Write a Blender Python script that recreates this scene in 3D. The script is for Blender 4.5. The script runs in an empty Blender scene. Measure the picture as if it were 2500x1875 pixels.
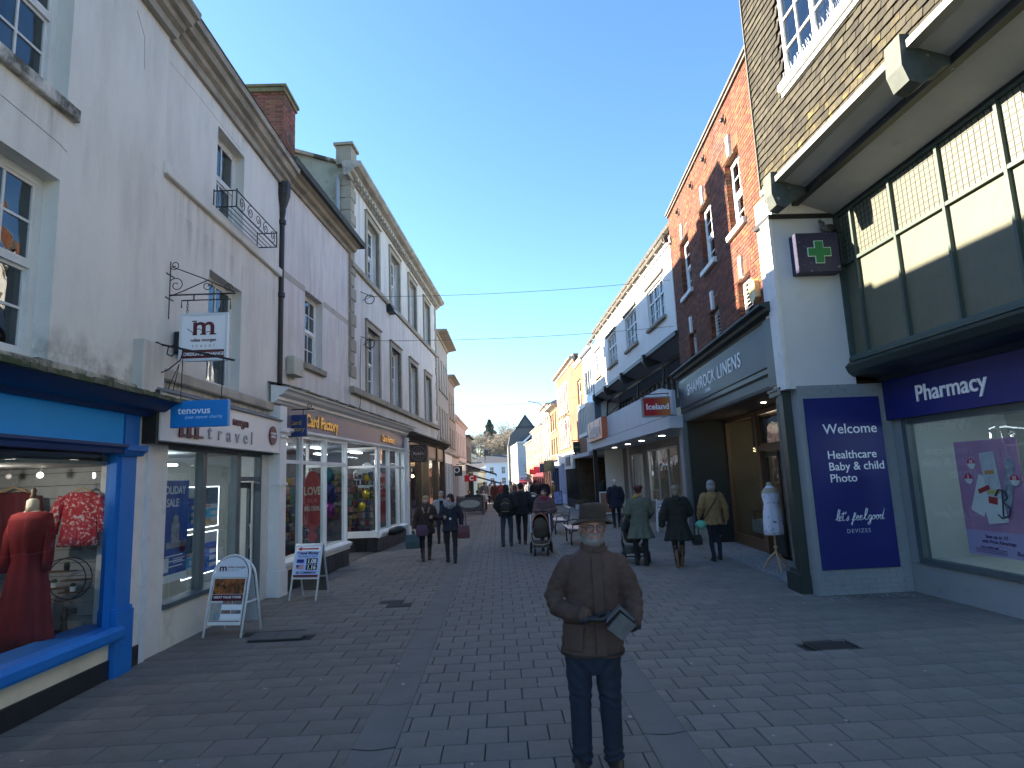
import bpy, bmesh, math, random
from mathutils import Vector, Matrix, noise
random.seed(7)
S = bpy.context.scene
COL = S.collection
R = math.radians

# ------------------------------------------------------------------ camera
cam_d = bpy.data.cameras.new('camera'); cam = bpy.data.objects.new('camera', cam_d); COL.objects.link(cam)
cam_d.sensor_width = 36.0; cam_d.lens = 21.6; cam_d.clip_start = 0.05; cam_d.clip_end = 2000
_f = Vector((0.02904072, 0.98821778, 0.15027395)); _r = Vector((0.99887654, -0.02305841, -0.04140013)); _u = Vector((0.03744727, -0.15130741, 0.98777719))
cam.matrix_world = Matrix(((_r.x, _u.x, -_f.x, 0), (_r.y, _u.y, -_f.y, 0), (_r.z, _u.z, -_f.z, 1.97), (0, 0, 0, 1)))
S.camera = cam
# ------------------------------------------------------------------ sky, sun, exposure
SUN_EL, SUN_AZ = 21.4, 73.3            # degrees; azimuth measured from the street axis (+Y) towards the left (-X)
W = bpy.data.worlds.new('World'); S.world = W; W.use_nodes = True
_n = W.node_tree.nodes; _l = W.node_tree.links; _n.clear()
sky = _n.new('ShaderNodeTexSky'); sky.sky_type = 'NISHITA'; sky.sun_disc = False
sky.sun_elevation = R(SUN_EL); sky.sun_rotation = R(-SUN_AZ); sky.altitude = 100; sky.air_density = 1.0; sky.dust_density = 0.4; sky.ozone_density = 3.8
bg = _n.new('ShaderNodeBackground'); bg.inputs[1].default_value = 0.059
wo = _n.new('ShaderNodeOutputWorld'); hs_ = _n.new('ShaderNodeHueSaturation'); hs_.inputs['Saturation'].default_value = 1.08; _l.new(sky.outputs[0], hs_.inputs['Color']); _l.new(hs_.outputs[0], bg.inputs[0]); _l.new(bg.outputs[0], wo.inputs[0])
sun_d = bpy.data.lights.new('sun', 'SUN'); sun_d.energy = 4.0; sun_d.angle = R(0.5); sun_d.color = (1.0, 0.87, 0.68)
sun = bpy.data.objects.new('sun', sun_d); COL.objects.link(sun)
_az = R(SUN_AZ); sdir = Vector((-math.sin(_az) * math.cos(R(SUN_EL)), math.cos(_az) * math.cos(R(SUN_EL)), math.sin(R(SUN_EL))))
sun.rotation_euler = sdir.to_track_quat('Z', 'Y').to_euler(); sun.location = (-30, 20, 30)
S.view_settings.view_transform = 'Standard'; S.view_settings.look = 'None'; S.view_settings.gamma = 1
S.view_settings.exposure = 2.98; S.view_settings.use_curve_mapping = False
S.render.engine = 'CYCLES'

# ------------------------------------------------------------------ materials
_mc = {}
def mat(name, col, rough=0.7, col2=None, scale=4.0, stretch=(1, 1, 1), amt=None, bump=0.0, bscale=None, metal=0.0, spec=0.5,
        dirt=None, dscale=1.5, dstretch=(1, 1, 1), dlo=0.5, dhi=0.75, emis=0.0, island=0.0, hue=0.0, coat=0.0, fine=0.0, streaks=None, mould=None, nofix=0):
    """Principled: two-tone noise + optional second noise layer of dirt + per-piece variation + bump."""
    if name in _mc: return _mc[name]
    m = bpy.data.materials.new(name); m.use_nodes = True; _mc[name] = m
    nt = m.node_tree; N = nt.nodes; L = nt.links
    b = N['Principled BSDF']; b.inputs['Roughness'].default_value = rough; b.inputs['Metallic'].default_value = metal
    b.inputs['Specular IOR Level'].default_value = spec; b.inputs['Coat Weight'].default_value = coat
    tc = N.new('ShaderNodeTexCoord')
    def nz(sc, st, det=5.0, rgh=0.6):
        mp = N.new('ShaderNodeMapping'); mp.inputs['Scale'].default_value = st; L.new(tc.outputs['Object'], mp.inputs['Vector'])
        t = N.new('ShaderNodeTexNoise'); t.inputs['Scale'].default_value = sc; t.inputs['Detail'].default_value = det; t.inputs['Roughness'].default_value = rgh
        L.new(mp.outputs[0], t.inputs['Vector']); return t.outputs['Fac']
    def ramp(f, a, c):
        mr = N.new('ShaderNodeMapRange'); mr.inputs[1].default_value = a; mr.inputs[2].default_value = c; L.new(f, mr.inputs[0]); return mr.outputs[0]
    def mix(f, a, c, mode='MIX'):
        mx = N.new('ShaderNodeMix'); mx.data_type = 'RGBA'; mx.blend_type = mode
        if isinstance(f, float): mx.inputs[0].default_value = f
        else: L.new(f, mx.inputs[0])
        for i, v in ((6, a), (7, c)):
            if isinstance(v, tuple): mx.inputs[i].default_value = (*v, 1)
            else: L.new(v, mx.inputs[i])
        return mx.outputs[2]
    c = tuple(col)
    if col2: c = mix(ramp(nz(scale, stretch), 0.32, 0.68), tuple(col), tuple(col2))
    if dirt: c = mix(ramp(nz(dscale, dstretch, 8.0, 0.65), dlo, dhi), c, tuple(dirt))
    if streaks:   # rain streaks of grime hanging below each ledge (heights in metres)
        sp = N.new('ShaderNodeSeparateXYZ'); L.new(tc.outputs['Object'], sp.inputs[0]); sn = ramp(nz(5.5, (1, 1, .07), 6.0, .7), .46, .78); lf = ramp(nz(.9, (1, 1, .3)), .38, .66)
        for zl, ln in streaks:
            u = N.new('ShaderNodeMapRange'); u.inputs[1].default_value = zl - ln; u.inputs[2].default_value = zl; L.new(sp.outputs[2], u.inputs[0]); st = N.new('ShaderNodeMath'); st.operation = 'LESS_THAN'; st.inputs[1].default_value = zl; L.new(sp.outputs[2], st.inputs[0])
            a1 = N.new('ShaderNodeMath'); a1.operation = 'MULTIPLY'; L.new(u.outputs[0], a1.inputs[0]); L.new(st.outputs[0], a1.inputs[1]); a2 = N.new('ShaderNodeMath'); a2.operation = 'MULTIPLY'; L.new(a1.outputs[0], a2.inputs[0]); L.new(sn, a2.inputs[1]); a3 = N.new('ShaderNodeMath'); a3.operation = 'MULTIPLY'; L.new(a2.outputs[0], a3.inputs[0]); L.new(lf, a3.inputs[1])
            c = mix(a3.outputs[0], c, (.24, .215, .18))
    if mould:
        sp = N.new('ShaderNodeSeparateXYZ'); L.new(tc.outputs['Object'], sp.inputs[0]); u = N.new('ShaderNodeMapRange'); u.inputs[1].default_value = mould[1]; u.inputs[2].default_value = mould[0]; L.new(sp.outputs[2], u.inputs[0])
        a1 = N.new('ShaderNodeMath'); a1.operation = 'MULTIPLY'; L.new(u.outputs[0], a1.inputs[0]); L.new(ramp(nz(2.6, (1, 1, .8), 8.0, .7), .42, .62), a1.inputs[1]); c = mix(a1.outputs[0], c, (.10, .095, .075))
    if fine: c = mix(ramp(nz(90.0, (1, 1, 1), 3.0), 0.35, 0.65), c, mix(1.0, c if not isinstance(c, tuple) else c, (1 - fine, 1 - fine, 1 - fine), 'MULTIPLY'))
    if island:
        g = N.new('ShaderNodeNewGeometry'); oi = N.new('ShaderNodeObjectInfo')
        ad = N.new('ShaderNodeMath'); ad.operation = 'ADD'; L.new(g.outputs['Random Per Island'], ad.inputs[0]); L.new(oi.outputs['Random'], ad.inputs[1])
        fr = N.new('ShaderNodeMath'); fr.operation = 'FRACT'; L.new(ad.outputs[0], fr.inputs[0])
        mr = N.new('ShaderNodeMapRange'); mr.inputs[3].default_value = 1 - island; mr.inputs[4].default_value = 1 + island; L.new(fr.outputs[0], mr.inputs[0])
        hs = N.new('ShaderNodeHueSaturation'); L.new(mr.outputs[0], hs.inputs['Value'])
        if hue:
            m2 = N.new('ShaderNodeMath'); m2.operation = 'MULTIPLY'; m2.inputs[1].default_value = 7.31; L.new(fr.outputs[0], m2.inputs[0])
            f2 = N.new('ShaderNodeMath'); f2.operation = 'FRACT'; L.new(m2.outputs[0], f2.inputs[0])
            r2 = N.new('ShaderNodeMapRange'); r2.inputs[3].default_value = 0.5 - hue; r2.inputs[4].default_value = 0.5 + hue; L.new(f2.outputs[0], r2.inputs[0]); L.new(r2.outputs[0], hs.inputs['Hue'])
        if isinstance(c, tuple): hs.inputs['Color'].default_value = (*c, 1)
        else: L.new(c, hs.inputs['Color'])
        c = hs.outputs[0]
    if isinstance(c, tuple): b.inputs['Base Color'].default_value = (*c, 1)
    else: L.new(c, b.inputs['Base Color'])
    if bump:
        bp = N.new('ShaderNodeBump'); bp.inputs['Strength'].default_value = min(1.0, bump); bp.inputs['Distance'].default_value = 0.01 * max(1.0, bump)
        L.new(nz(bscale or scale * 6, (1, 1, 1), 6.0), bp.inputs['Height']); L.new(bp.outputs[0], b.inputs['Normal'])
    if emis:
        b.inputs['Emission Color'].default_value = (*col, 1); b.inputs['Emission Strength'].default_value = emis
    return m

def glass_mat(name, tint=(0.9, 0.93, 0.93), k=1.9, wob=0.04):
    if name in _mc: return _mc[name]
    m = bpy.data.materials.new(name); m.use_nodes = True; _mc[name] = m
    N = m.node_tree.nodes; L = m.node_tree.links; N.clear()
    o = N.new('ShaderNodeOutputMaterial'); mx = N.new('ShaderNodeMixShader'); t = N.new('ShaderNodeBsdfTransparent'); g = N.new('ShaderNodeBsdfGlossy')
    t.inputs[0].default_value = (*tint, 1); g.inputs['Roughness'].default_value = 0.0; g.inputs[0].default_value = (0.95, 0.97, 1, 1)
    # Schlick reflectance from |cos|, the same for both sides of a thin sheet
    ge = N.new('ShaderNodeNewGeometry'); dt = N.new('ShaderNodeVectorMath'); dt.operation = 'DOT_PRODUCT'; L.new(ge.outputs['Incoming'], dt.inputs[0]); L.new(ge.outputs['True Normal'], dt.inputs[1])
    ab = N.new('ShaderNodeMath'); ab.operation = 'ABSOLUTE'; L.new(dt.outputs['Value'], ab.inputs[0])
    om = N.new('ShaderNodeMath'); om.operation = 'SUBTRACT'; om.inputs[0].default_value = 1.0; L.new(ab.outputs[0], om.inputs[1])
    pw = N.new('ShaderNodeMath'); pw.operation = 'POWER'; pw.inputs[1].default_value = 4.0; L.new(om.outputs[0], pw.inputs[0])
    mu = N.new('ShaderNodeMath'); mu.operation = 'MULTIPLY_ADD'; mu.inputs[1].default_value = 0.5; mu.inputs[2].default_value = 0.028 * k; mu.use_clamp = True
    L.new(pw.outputs[0], mu.inputs[0]); L.new(mu.outputs[0], mx.inputs[0]); L.new(t.outputs[0], mx.inputs[1]); L.new(g.outputs[0], mx.inputs[2]); L.new(mx.outputs[0], o.inputs[0])
    if wob:
        tc = N.new('ShaderNodeTexCoord'); nz = N.new('ShaderNodeTexNoise'); nz.inputs['Scale'].default_value = 2.2; nz.inputs['Detail'].default_value = 1
        oi = N.new('ShaderNodeObjectInfo'); va = N.new('ShaderNodeVectorMath'); va.operation = 'ADD'; L.new(tc.outputs['Object'], va.inputs[0]); L.new(oi.outputs['Location'], va.inputs[1]); L.new(va.outputs[0], nz.inputs['Vector'])
        bp = N.new('ShaderNodeBump'); bp.inputs['Strength'].default_value = wob; bp.inputs['Distance'].default_value = 0.25
        L.new(nz.outputs['Fac'], bp.inputs['Height']); L.new(bp.outputs[0], g.inputs['Normal'])
    return m

def emit(name, col, s):
    return mat(name, col, emis=s)

# ------------------------------------------------------------------ mesh building
class G:
    def __init__(s): s.v = []; s.f = []; s.m = []
    def add(s, vs, fs, mi=0):
        o = len(s.v); s.v += [tuple(v) for v in vs]; s.f += [tuple(i + o for i in f) for f in fs]; s.m += [mi] * len(fs); return s
    def quad(s, a, b, c, d, mi=0): return s.add([a, b, c, d], [(0, 1, 2, 3)], mi)
    def box(s, x0, x1, y0, y1, z0, z1, mi=0):
        if x0 > x1: x0, x1 = x1, x0
        if y0 > y1: y0, y1 = y1, y0
        if z0 > z1: z0, z1 = z1, z0
        return s.add([(x0, y0, z0), (x1, y0, z0), (x1, y1, z0), (x0, y1, z0), (x0, y0, z1), (x1, y0, z1), (x1, y1, z1), (x0, y1, z1)],
                     [(0, 3, 2, 1), (4, 5, 6, 7), (0, 1, 5, 4), (1, 2, 6, 5), (2, 3, 7, 6), (3, 0, 4, 7)], mi)
    def bbox(s, x0, x1, y0, y1, z0, z1, c=0.01, mi=0):
        """box with chamfered edges on the -Y side"""
        return s.add([(x0, y1, z0), (x1, y1, z0), (x1, y1, z1), (x0, y1, z1), (x0, y0 + c, z0), (x1, y0 + c, z0), (x1, y0 + c, z1), (x0, y0 + c, z1),
                      (x0 + c, y0, z0 + c), (x1 - c, y0, z0 + c), (x1 - c, y0, z1 - c), (x0 + c, y0, z1 - c)],
                     [(0, 3, 2, 1), (0, 1, 5, 4), (1, 2, 6, 5), (2, 3, 7, 6), (3, 0, 4, 7), (4, 5, 9, 8), (5, 6, 10, 9), (6, 7, 11, 10), (7, 4, 8, 11), (8, 9, 10, 11)], mi)
    def prism(s, pts, axis, a, b, mi=0):
        """extrude a 2D polygon along axis 'x','y','z' from a to b (pts in the other two axes, in order)"""
        def p(q, t):
            return {'x': (t, q[0], q[1]), 'y': (q[0], t, q[1]), 'z': (q[0], q[1], t)}[axis]
        n = len(pts); vs = [p(q, a) for q in pts] + [p(q, b) for q in pts]
        fs = [tuple(range(n))[::-1], tuple(range(n, 2 * n))] + [(i, (i + 1) % n, n + (i + 1) % n, n + i) for i in range(n)]
        return s.add(vs, fs, mi)
    def ring(s, c, ax, ay, n): return [tuple(c + ax * math.cos(2 * math.pi * i / n) + ay * math.sin(2 * math.pi * i / n)) for i in range(n)]
    def loft(s, rings, mi=0, cap=True):
        n = len(rings[0]); vs = [v for r in rings for v in r]; fs = []
        for k in range(len(rings) - 1):
            for i in range(n):
                fs.append((k * n + i, k * n + (i + 1) % n, (k + 1) * n + (i + 1) % n, (k + 1) * n + i))
        if cap: fs += [tuple(range(n))[::-1], tuple(range((len(rings) - 1) * n, len(rings) * n))]
        return s.add(vs, fs, mi)
    def tube(s, pts, r, n=6, mi=0, closed=False):
        pts = [Vector(p) for p in pts]; rs = r if isinstance(r, (list, tuple)) else [r] * len(pts)
        rings = []; prev = None
        for i, p in enumerate(pts):
            if closed: d = pts[(i + 1) % len(pts)] - pts[i - 1]
            else: d = pts[min(i + 1, len(pts) - 1)] - pts[max(i - 1, 0)]
            d.normalize()
            a = prev if prev is not None else (Vector((0, 0, 1)) if abs(d.z) < 0.9 else Vector((1, 0, 0)))
            ay = d.cross(a); ay.normalize(); ax = ay.cross(d); ax.normalize(); prev = ax
            rings.append(s.ring(p, ax * rs[i], ay * rs[i], n))
        if closed: rings.append(rings[0]); return s.loft(rings, mi, False)
        return s.loft(rings, mi)
    def lathe(s, prof, c=(0, 0, 0), n=16, mi=0, sx=1.0, sy=1.0):
        c = Vector(c); return s.loft([s.ring(c + Vector((0, 0, z)), Vector((r * sx, 0, 0)), Vector((0, r * sy, 0)), n) for r, z in prof], mi)
    def ball(s, c, r, n=12, m=8, mi=0):
        c = Vector(c); r = r if isinstance(r, (tuple, list)) else (r, r, r)
        return s.loft([s.ring(c + Vector((0, 0, -r[2] * math.cos(math.pi * (k + .02) / (m + .04)))), Vector((r[0] * math.sin(math.pi * (k + .02) / (m + .04)), 0, 0)), Vector((0, r[1] * math.sin(math.pi * (k + .02) / (m + .04)), 0)), n) for k in range(m + 1)], mi)
    def mesh(s, name, mats, smooth=False):
        me = bpy.data.meshes.new(name); me.from_pydata(s.v, [], s.f)
        for m in (mats if isinstance(mats, (list, tuple)) else [mats]): me.materials.append(m)
        if len(set(s.m)) > 1 or (s.m and s.m[0]): me.polygons.foreach_set('material_index', s.m)
        if smooth: me.polygons.foreach_set('use_smooth', [True] * len(s.f))
        me.update(); return me
    def build(s, name, mats, parent=None, loc=(0, 0, 0), rot=(0, 0, 0), smooth=False):
        return put(name, s.mesh(name, mats, smooth), parent, loc, rot)

def put(name, me, parent=None, loc=(0, 0, 0), rot=(0, 0, 0)):
    o = bpy.data.objects.new(name, me); COL.objects.link(o); o.parent = parent; o.location = loc; o.rotation_euler = rot; return o
def empty(name, loc=(0, 0, 0), rz=0.0):
    o = bpy.data.objects.new(name, None); o.empty_display_size = 0.2; COL.objects.link(o); o.location = loc; o.rotation_euler = (0, 0, rz); return o
def tag(o, label, cat=None, group=None):
    o['label'] = label
    if cat: o['category'] = cat
    if group: o['group'] = group
    return o
def struct(o, kind='structure'): o['kind'] = kind; return o
_bm = {}
def bxm(dx, dy, dz, m, c=0.0):
    k = (round(dx, 4), round(dy, 4), round(dz, 4), m.name, c)
    if k not in _bm:
        g = G()
        if c: g.bbox(0, dx, 0, dy, 0, dz, c)
        else: g.box(0, dx, 0, dy, 0, dz)
        _bm[k] = g.mesh('piece', m)
    return _bm[k]
def txt(s, size, name, m, parent, loc, rot=(R(90), 0, 0), ext=0.004, sx=1.0, bold=0.0, align='LEFT', shear=0.0, space=1.0):
    cu = bpy.data.curves.new('t', 'FONT'); cu.body = s; cu.size = size; cu.extrude = ext; cu.offset = bold; cu.align_x = align; cu.shear = shear; cu.space_character = space; cu.resolution_u = 3
    t = bpy.data.objects.new('t', cu); COL.objects.link(t)
    me = bpy.data.meshes.new_from_object(t); bpy.data.objects.remove(t); bpy.data.curves.remove(cu)
    me.materials.clear(); me.materials.append(m)
    if sx != 1.0:
        for v in me.vertices: v.co.x *= sx
    return put(name, me, parent, loc, rot)

def wall(name, parent, x0, x1, z0, z1, holes, m, y0=0.0, th=0.35, rev=None):
    """wall in the XZ plane facing -Y with rectangular openings (hx0,hx1,hz0,hz1) and real reveals"""
    g = G(); xs = sorted({x0, x1, *[h[0] for h in holes], *[h[1] for h in holes]}); zs = sorted({z0, z1, *[h[2] for h in holes], *[h[3] for h in holes]})
    xs = [x for x in xs if x0 <= x <= x1]; zs = [z for z in zs if z0 <= z <= z1]
    for i in range(len(xs) - 1):
        for j in range(len(zs) - 1):
            cx, cz = (xs[i] + xs[i + 1]) / 2, (zs[j] + zs[j + 1]) / 2
            if any(h[0] < cx < h[1] and h[2] < cz < h[3] for h in holes): continue
            a, b, c, d = xs[i], xs[i + 1], zs[j], zs[j + 1]
            g.quad((a, y0, c), (b, y0, c), (b, y0, d), (a, y0, d)); g.quad((a, y0 + th, c), (a, y0 + th, d), (b, y0 + th, d), (b, y0 + th, c))
    for a, b, c, d in holes:
        k = 1 if rev else 0; y1 = y0 + th
        g.quad((a, y0, c), (a, y0, d), (a, y1, d), (a, y1, c), k); g.quad((b, y0, c), (b, y1, c), (b, y1, d), (b, y0, d), k)
        g.quad((a, y0, d), (b, y0, d), (b, y1, d), (a, y1, d), k); g.quad((a, y0, c), (a, y1, c), (b, y1, c), (b, y0, c), k)
    y1 = y0 + th
    g.quad((x0, y0, z0), (x0, y0, z1), (x0, y1, z1), (x0, y1, z0)); g.quad((x1, y0, z0), (x1, y1, z0), (x1, y1, z1), (x1, y0, z1)); g.quad((x0, y0, z1), (x1, y0, z1), (x1, y1, z1), (x0, y1, z1))
    return g.build(name, [m, rev] if rev else m, parent)

def sash(parent, x0, x1, z0, z1, cols=2, rows=(2, 2), dep=0.14, fm=None, gm=None, fw=0.06, bar=0.022, mid=0.5, sill=None, surround=None, name='window', panes=True):
    """sliding sash window: frame with glazing bars, one pane object per pane, sill and surround as sub-parts"""
    w, h = x1 - x0, z1 - z0; g = G()
    g.box(0, fw, dep, dep + .09, 0, h); g.box(w - fw, w, dep, dep + .09, 0, h); g.box(fw, w - fw, dep, dep + .09, h - fw, h); g.box(fw, w - fw, dep, dep + .09, 0, fw)
    zm = h * mid; g.box(fw, w - fw, dep + .01, dep + .075, zm - .025, zm + .025); r = empty_p = None; cells = []
    for (a, b, n, y) in ((fw, zm - .025, rows[1], dep + .05), (zm + .025, h - fw, rows[0], dep + .02)):
        if n == 0: continue
        s = 0.035; g.box(fw, fw + s, y - .012, y + .02, a, b); g.box(w - fw - s, w - fw, y - .012, y + .02, a, b); g.box(fw + s, w - fw - s, y - .012, y + .02, a, a + s); g.box(fw + s, w - fw - s, y - .012, y + .02, b - s, b)
        X0, X1, A, B = fw + s, w - fw - s, a + s, b - s
        for i in range(1, cols): xx = X0 + (X1 - X0) * i / cols; g.box(xx - bar / 2, xx + bar / 2, y - .01, y + .015, A, B)
        for j in range(1, n): zz = A + (B - A) * j / n; g.box(X0, X1, y - .009, y + .014, zz - bar / 2, zz + bar / 2)
        for i in range(cols):
            for j in range(n): cells.append((X0 + (X1 - X0) * i / cols + bar / 2, X0 + (X1 - X0) * (i + 1) / cols - bar / 2, A + (B - A) * j / n + bar / 2, A + (B - A) * (j + 1) / n - bar / 2, y))
    win = g.build(name, fm, parent, (x0, 0, z0))
    for a, b, c, d, y in cells:
        p = put('pane', bxm(b - a + .01, .004, d - c + .01, gm), win, (a - .005, y + .002, c - .005)); p.rotation_euler = (R(random.uniform(-.25, .25)), 0, R(random.uniform(-.3, .3)))
    if sill: sw, sp, sh, sm = sill; G().bbox(-sw, w + sw, -sp, dep, -sh, 0, .012).build('sill', sm, win)
    if surround:
        t, p, sm = surround; q = G(); q.box(-t, 0, -p, .03, 0, h); q.box(w, w + t, -p, .03, 0, h); q.box(-t, w + t, -p, .03, h, h + t)
        q.box(-t - .03, w + t + .03, -p - .04, .03, h + t, h + t + .05); q.build('surround', sm, win)
    return win
def scroll(cx, cz, r, turns=1.4, start=0.0, d=1, plane='x', off=0.0, n=26):
    """flat spiral path in the plane 'x' (XZ) or 'y' (YZ)"""
    out = []
    for i in range(n):
        t = i / (n - 1); a = start + d * t * turns * 2 * math.pi; rr = r * (1 - .82 * t); x, z = cx + rr * math.cos(a), cz + rr * math.sin(a)
        out.append((x, off, z) if plane == 'x' else (off, x, z))
    return out
def moulding(prof, x0, x1): return G().prism(prof, 'x', x0, x1)

M = {}
M['stucco_a'] = mat('stucco_a', (.77, .735, .66), .9, (.71, .675, .61), .9, (1, 1, .35), bump=.35, bscale=60, dirt=(.50, .465, .41), dscale=.8, dstretch=(1.8, 1, .4), dlo=.45, dhi=.85, fine=.06, streaks=[(8.2, 1.3), (6.17, 1.1), (5.83, .8), (3.40, .5)], mould=(3.1, 3.75))
M['stucco_b'] = mat('stucco_b', (.70, .655, .59), .9, (.62, .58, .525), 1.6, (1, 1, .5), bump=.4, bscale=50, dirt=(.42, .37, .33), dscale=1.2, dstretch=(3.0, 1, .35), dlo=.46, dhi=.8, fine=.06, streaks=[(10.56, 1.2), (8.0, 1.1), (4.42, .7)])
M['stucco_c'] = mat('stucco_c', (.73, .675, .63), .9, (.65, .60, .56), 1.8, (1, 1, .5), bump=.4, bscale=50, dirt=(.44, .39, .36), dscale=1.3, dstretch=(2.5, 1, .4), dlo=.46, dhi=.8, fine=.06, streaks=[(8.4, 1.5), (6.28, .8), (4.55, .7)])
M['render_green'] = mat('render_green', (.30, .33, .25), .95, (.40, .41, .33), 1.5, bump=.4, bscale=30, dirt=(.22, .23, .17), dscale=2.5, dlo=.5, dhi=.7)
M['stone'] = mat('stone', (.36, .31, .23), .9, (.28, .245, .185), 3, bump=.5, bscale=40, dirt=(.13, .12, .10), dscale=2.2, dlo=.55, dhi=.8)
M['stone_pale'] = mat('stone_pale', (.46, .41, .34), .9, (.38, .34, .28), 2.5, bump=.4, bscale=40, dirt=(.16, .15, .12), dscale=1.6, dstretch=(1, 1, 1), dlo=.56, dhi=.85)
M['cornice'] = mat('cornice', (.42, .38, .32), .9, (.33, .30, .25), 2.0, (1, 1, 1), bump=.5, bscale=30, dirt=(.16, .145, .12), dscale=5, dstretch=(.35, 1, 1), dlo=.44, dhi=.75)
M['moss'] = mat('moss', (.10, .10, .065), 1, (.17, .15, .11), 9, bump=1.0, bscale=30, dirt=(.06, .075, .03), dscale=5, dlo=.45, dhi=.6)
M['moss_stone'] = mat('moss_stone', (.42, .39, .31), .95, (.34, .31, .25), 3, bump=.6, bscale=20, dirt=(.07, .07, .05), dscale=3.2, dstretch=(1, 1, .6), dlo=.46, dhi=.6)
M['white'] = mat('white_paint', (.78, .78, .76), .5, (.72, .72, .70), 3, bump=.08, bscale=60)
M['white_old'] = mat('white_old', (.70, .69, .66), .6, (.62, .61, .58), 5, bump=.2, bscale=60, dirt=(.42, .39, .34), dscale=6, dlo=.58, dhi=.8)
M['cream'] = mat('cream', (.72, .66, .53), .75, (.66, .60, .48), 2, bump=.15, bscale=40, dirt=(.5, .45, .36), dscale=2, dlo=.6, dhi=.9)
M['blue_fascia'] = mat('blue_fascia', (.003, .30, .78), .6, (.003, .27, .70), 1.2, bump=.05, bscale=30)
M['blue_paint'] = mat('blue_paint', (.002, .15, .50), .55, (.002, .13, .45), 3, bump=.1, bscale=50)
M['blue_dark'] = mat('blue_dark', (.008, .035, .14), .45, (.006, .028, .11), 3)
M['black_tile'] = mat('black_tile', (.018, .018, .02), .3, (.03, .03, .032), 8, island=.25)
M['black_iron'] = mat('black_iron', (.012, .012, .013), .5, (.02, .018, .017), 20, bump=.2, bscale=80)
M['grey_frame'] = mat('grey_frame', (.075, .10, .11), .45, (.06, .08, .09), 5)
M['dark_green'] = mat('dark_green', (.012, .022, .020), .4, (.016, .027, .025), 3, bump=.05)
M['sage_grey'] = mat('sage_grey', (.10, .12, .12), .5, (.085, .105, .105), 3)
M['grey_ph'] = mat('pharmacy_grey', (.25, .28, .30), .6, (.22, .245, .265), 2.5, bump=.15, bscale=40, dirt=(.12, .12, .11), dscale=3, dlo=.62, dhi=.85)
M['navy'] = mat('navy_sign', (.006, .012, .14), .5, (.005, .010, .12), 3, bump=.03)
M['room'] = mat('room_dark', (.035, .035, .038), .9, (.055, .05, .05), 1.5)
M['room_mid'] = mat('room_mid', (.22, .21, .20), .9)
M['room_light'] = mat('room_light', (.27, .29, .285), .85, (.24, .255, .25), 2)
M['slate'] = mat('slate', (.075, .08, .09), .7, (.11, .11, .115), 4, bump=.5, bscale=20, island=.2)
M['lead'] = mat('lead', (.17, .17, .18), .6)
M['drain_grey'] = mat('drain_grey', (.30, .32, .34), .5)
M['mortar'] = mat('mortar', (.20, .16, .12), .95, (.15, .12, .09), 8, bump=.4, bscale=90)
M['brick'] = mat('brick', (.175, .056, .027), .9, (.125, .042, .022), 7, bump=.5, bscale=90, island=.34, hue=.018, dirt=(.08, .055, .045), dscale=1.1, dlo=.5, dhi=.72)
M['brick_ch'] = mat('brick_chimney', (.24, .085, .05), .9, (.13, .05, .035), 7, bump=.5, bscale=60, island=.35, hue=.015, dirt=(.05, .045, .035), dscale=1.6, dlo=.48, dhi=.62)
M['tile'] = mat('clay_tile', (.040, .036, .024), .95, (.027, .024, .018), 9, bump=.6, bscale=40, island=.42, hue=.008, dirt=(.055, .052, .033), dscale=3, dlo=.52, dhi=.72)
M['tile_lichen'] = mat('clay_tile_lichen', (.055, .047, .026), .95, (.04, .034, .022), 14, bump=.8, bscale=40, island=.3, hue=.01, dirt=(.16, .13, .03), dscale=8, dlo=.52, dhi=.68)
M['mortar_ch'] = mat('mortar_chimney', (.34, .30, .25), .95)
M['glass'] = glass_mat('glass'); M['glass_up'] = glass_mat('glass_up', (.55, .6, .62), 2.6, .10); M['glass_shop'] = glass_mat('glass_shop', (.86, .9, .9), 1.15, .015)
M['curtain'] = mat('net_curtain', (.55, .57, .6), .9, (.48, .5, .54), 2, (14, 1, .2))
M['wood'] = mat('brown_wood', (.13, .07, .035), .5, (.09, .05, .025), 4, (1, 1, .15))
M['wood_light'] = mat('light_wood', (.45, .30, .16), .5, (.38, .25, .13), 4, (1, 1, .2))
M['gold'] = mat('gold', (.85, .50, .08), .3, metal=.6)
M['txt_white'] = mat('lettering_white', (.85, .86, .88), .5)
M['burgundy'] = mat('burgundy', (.10, .01, .018), .5)
M['concrete'] = mat('concrete', (.165, .158, .145), .95, (.14, .134, .124), 3, bump=.4, bscale=80, dirt=(.115, .11, .10), dscale=1.2, dlo=.5, dhi=.8)
M['rubber'] = mat('rubber', (.015, .015, .015), .8)
M['steel'] = mat('steel', (.5, .5, .52), .35, metal=.9)
M['lamp_on'] = emit('lamp_on', (1, .9, .75), 1.6)
M['led'] = emit('led_edge', (.9, .95, 1), .9)
def flat(n, c, r=.6, **k): return mat(n, c, r, **k)
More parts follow.
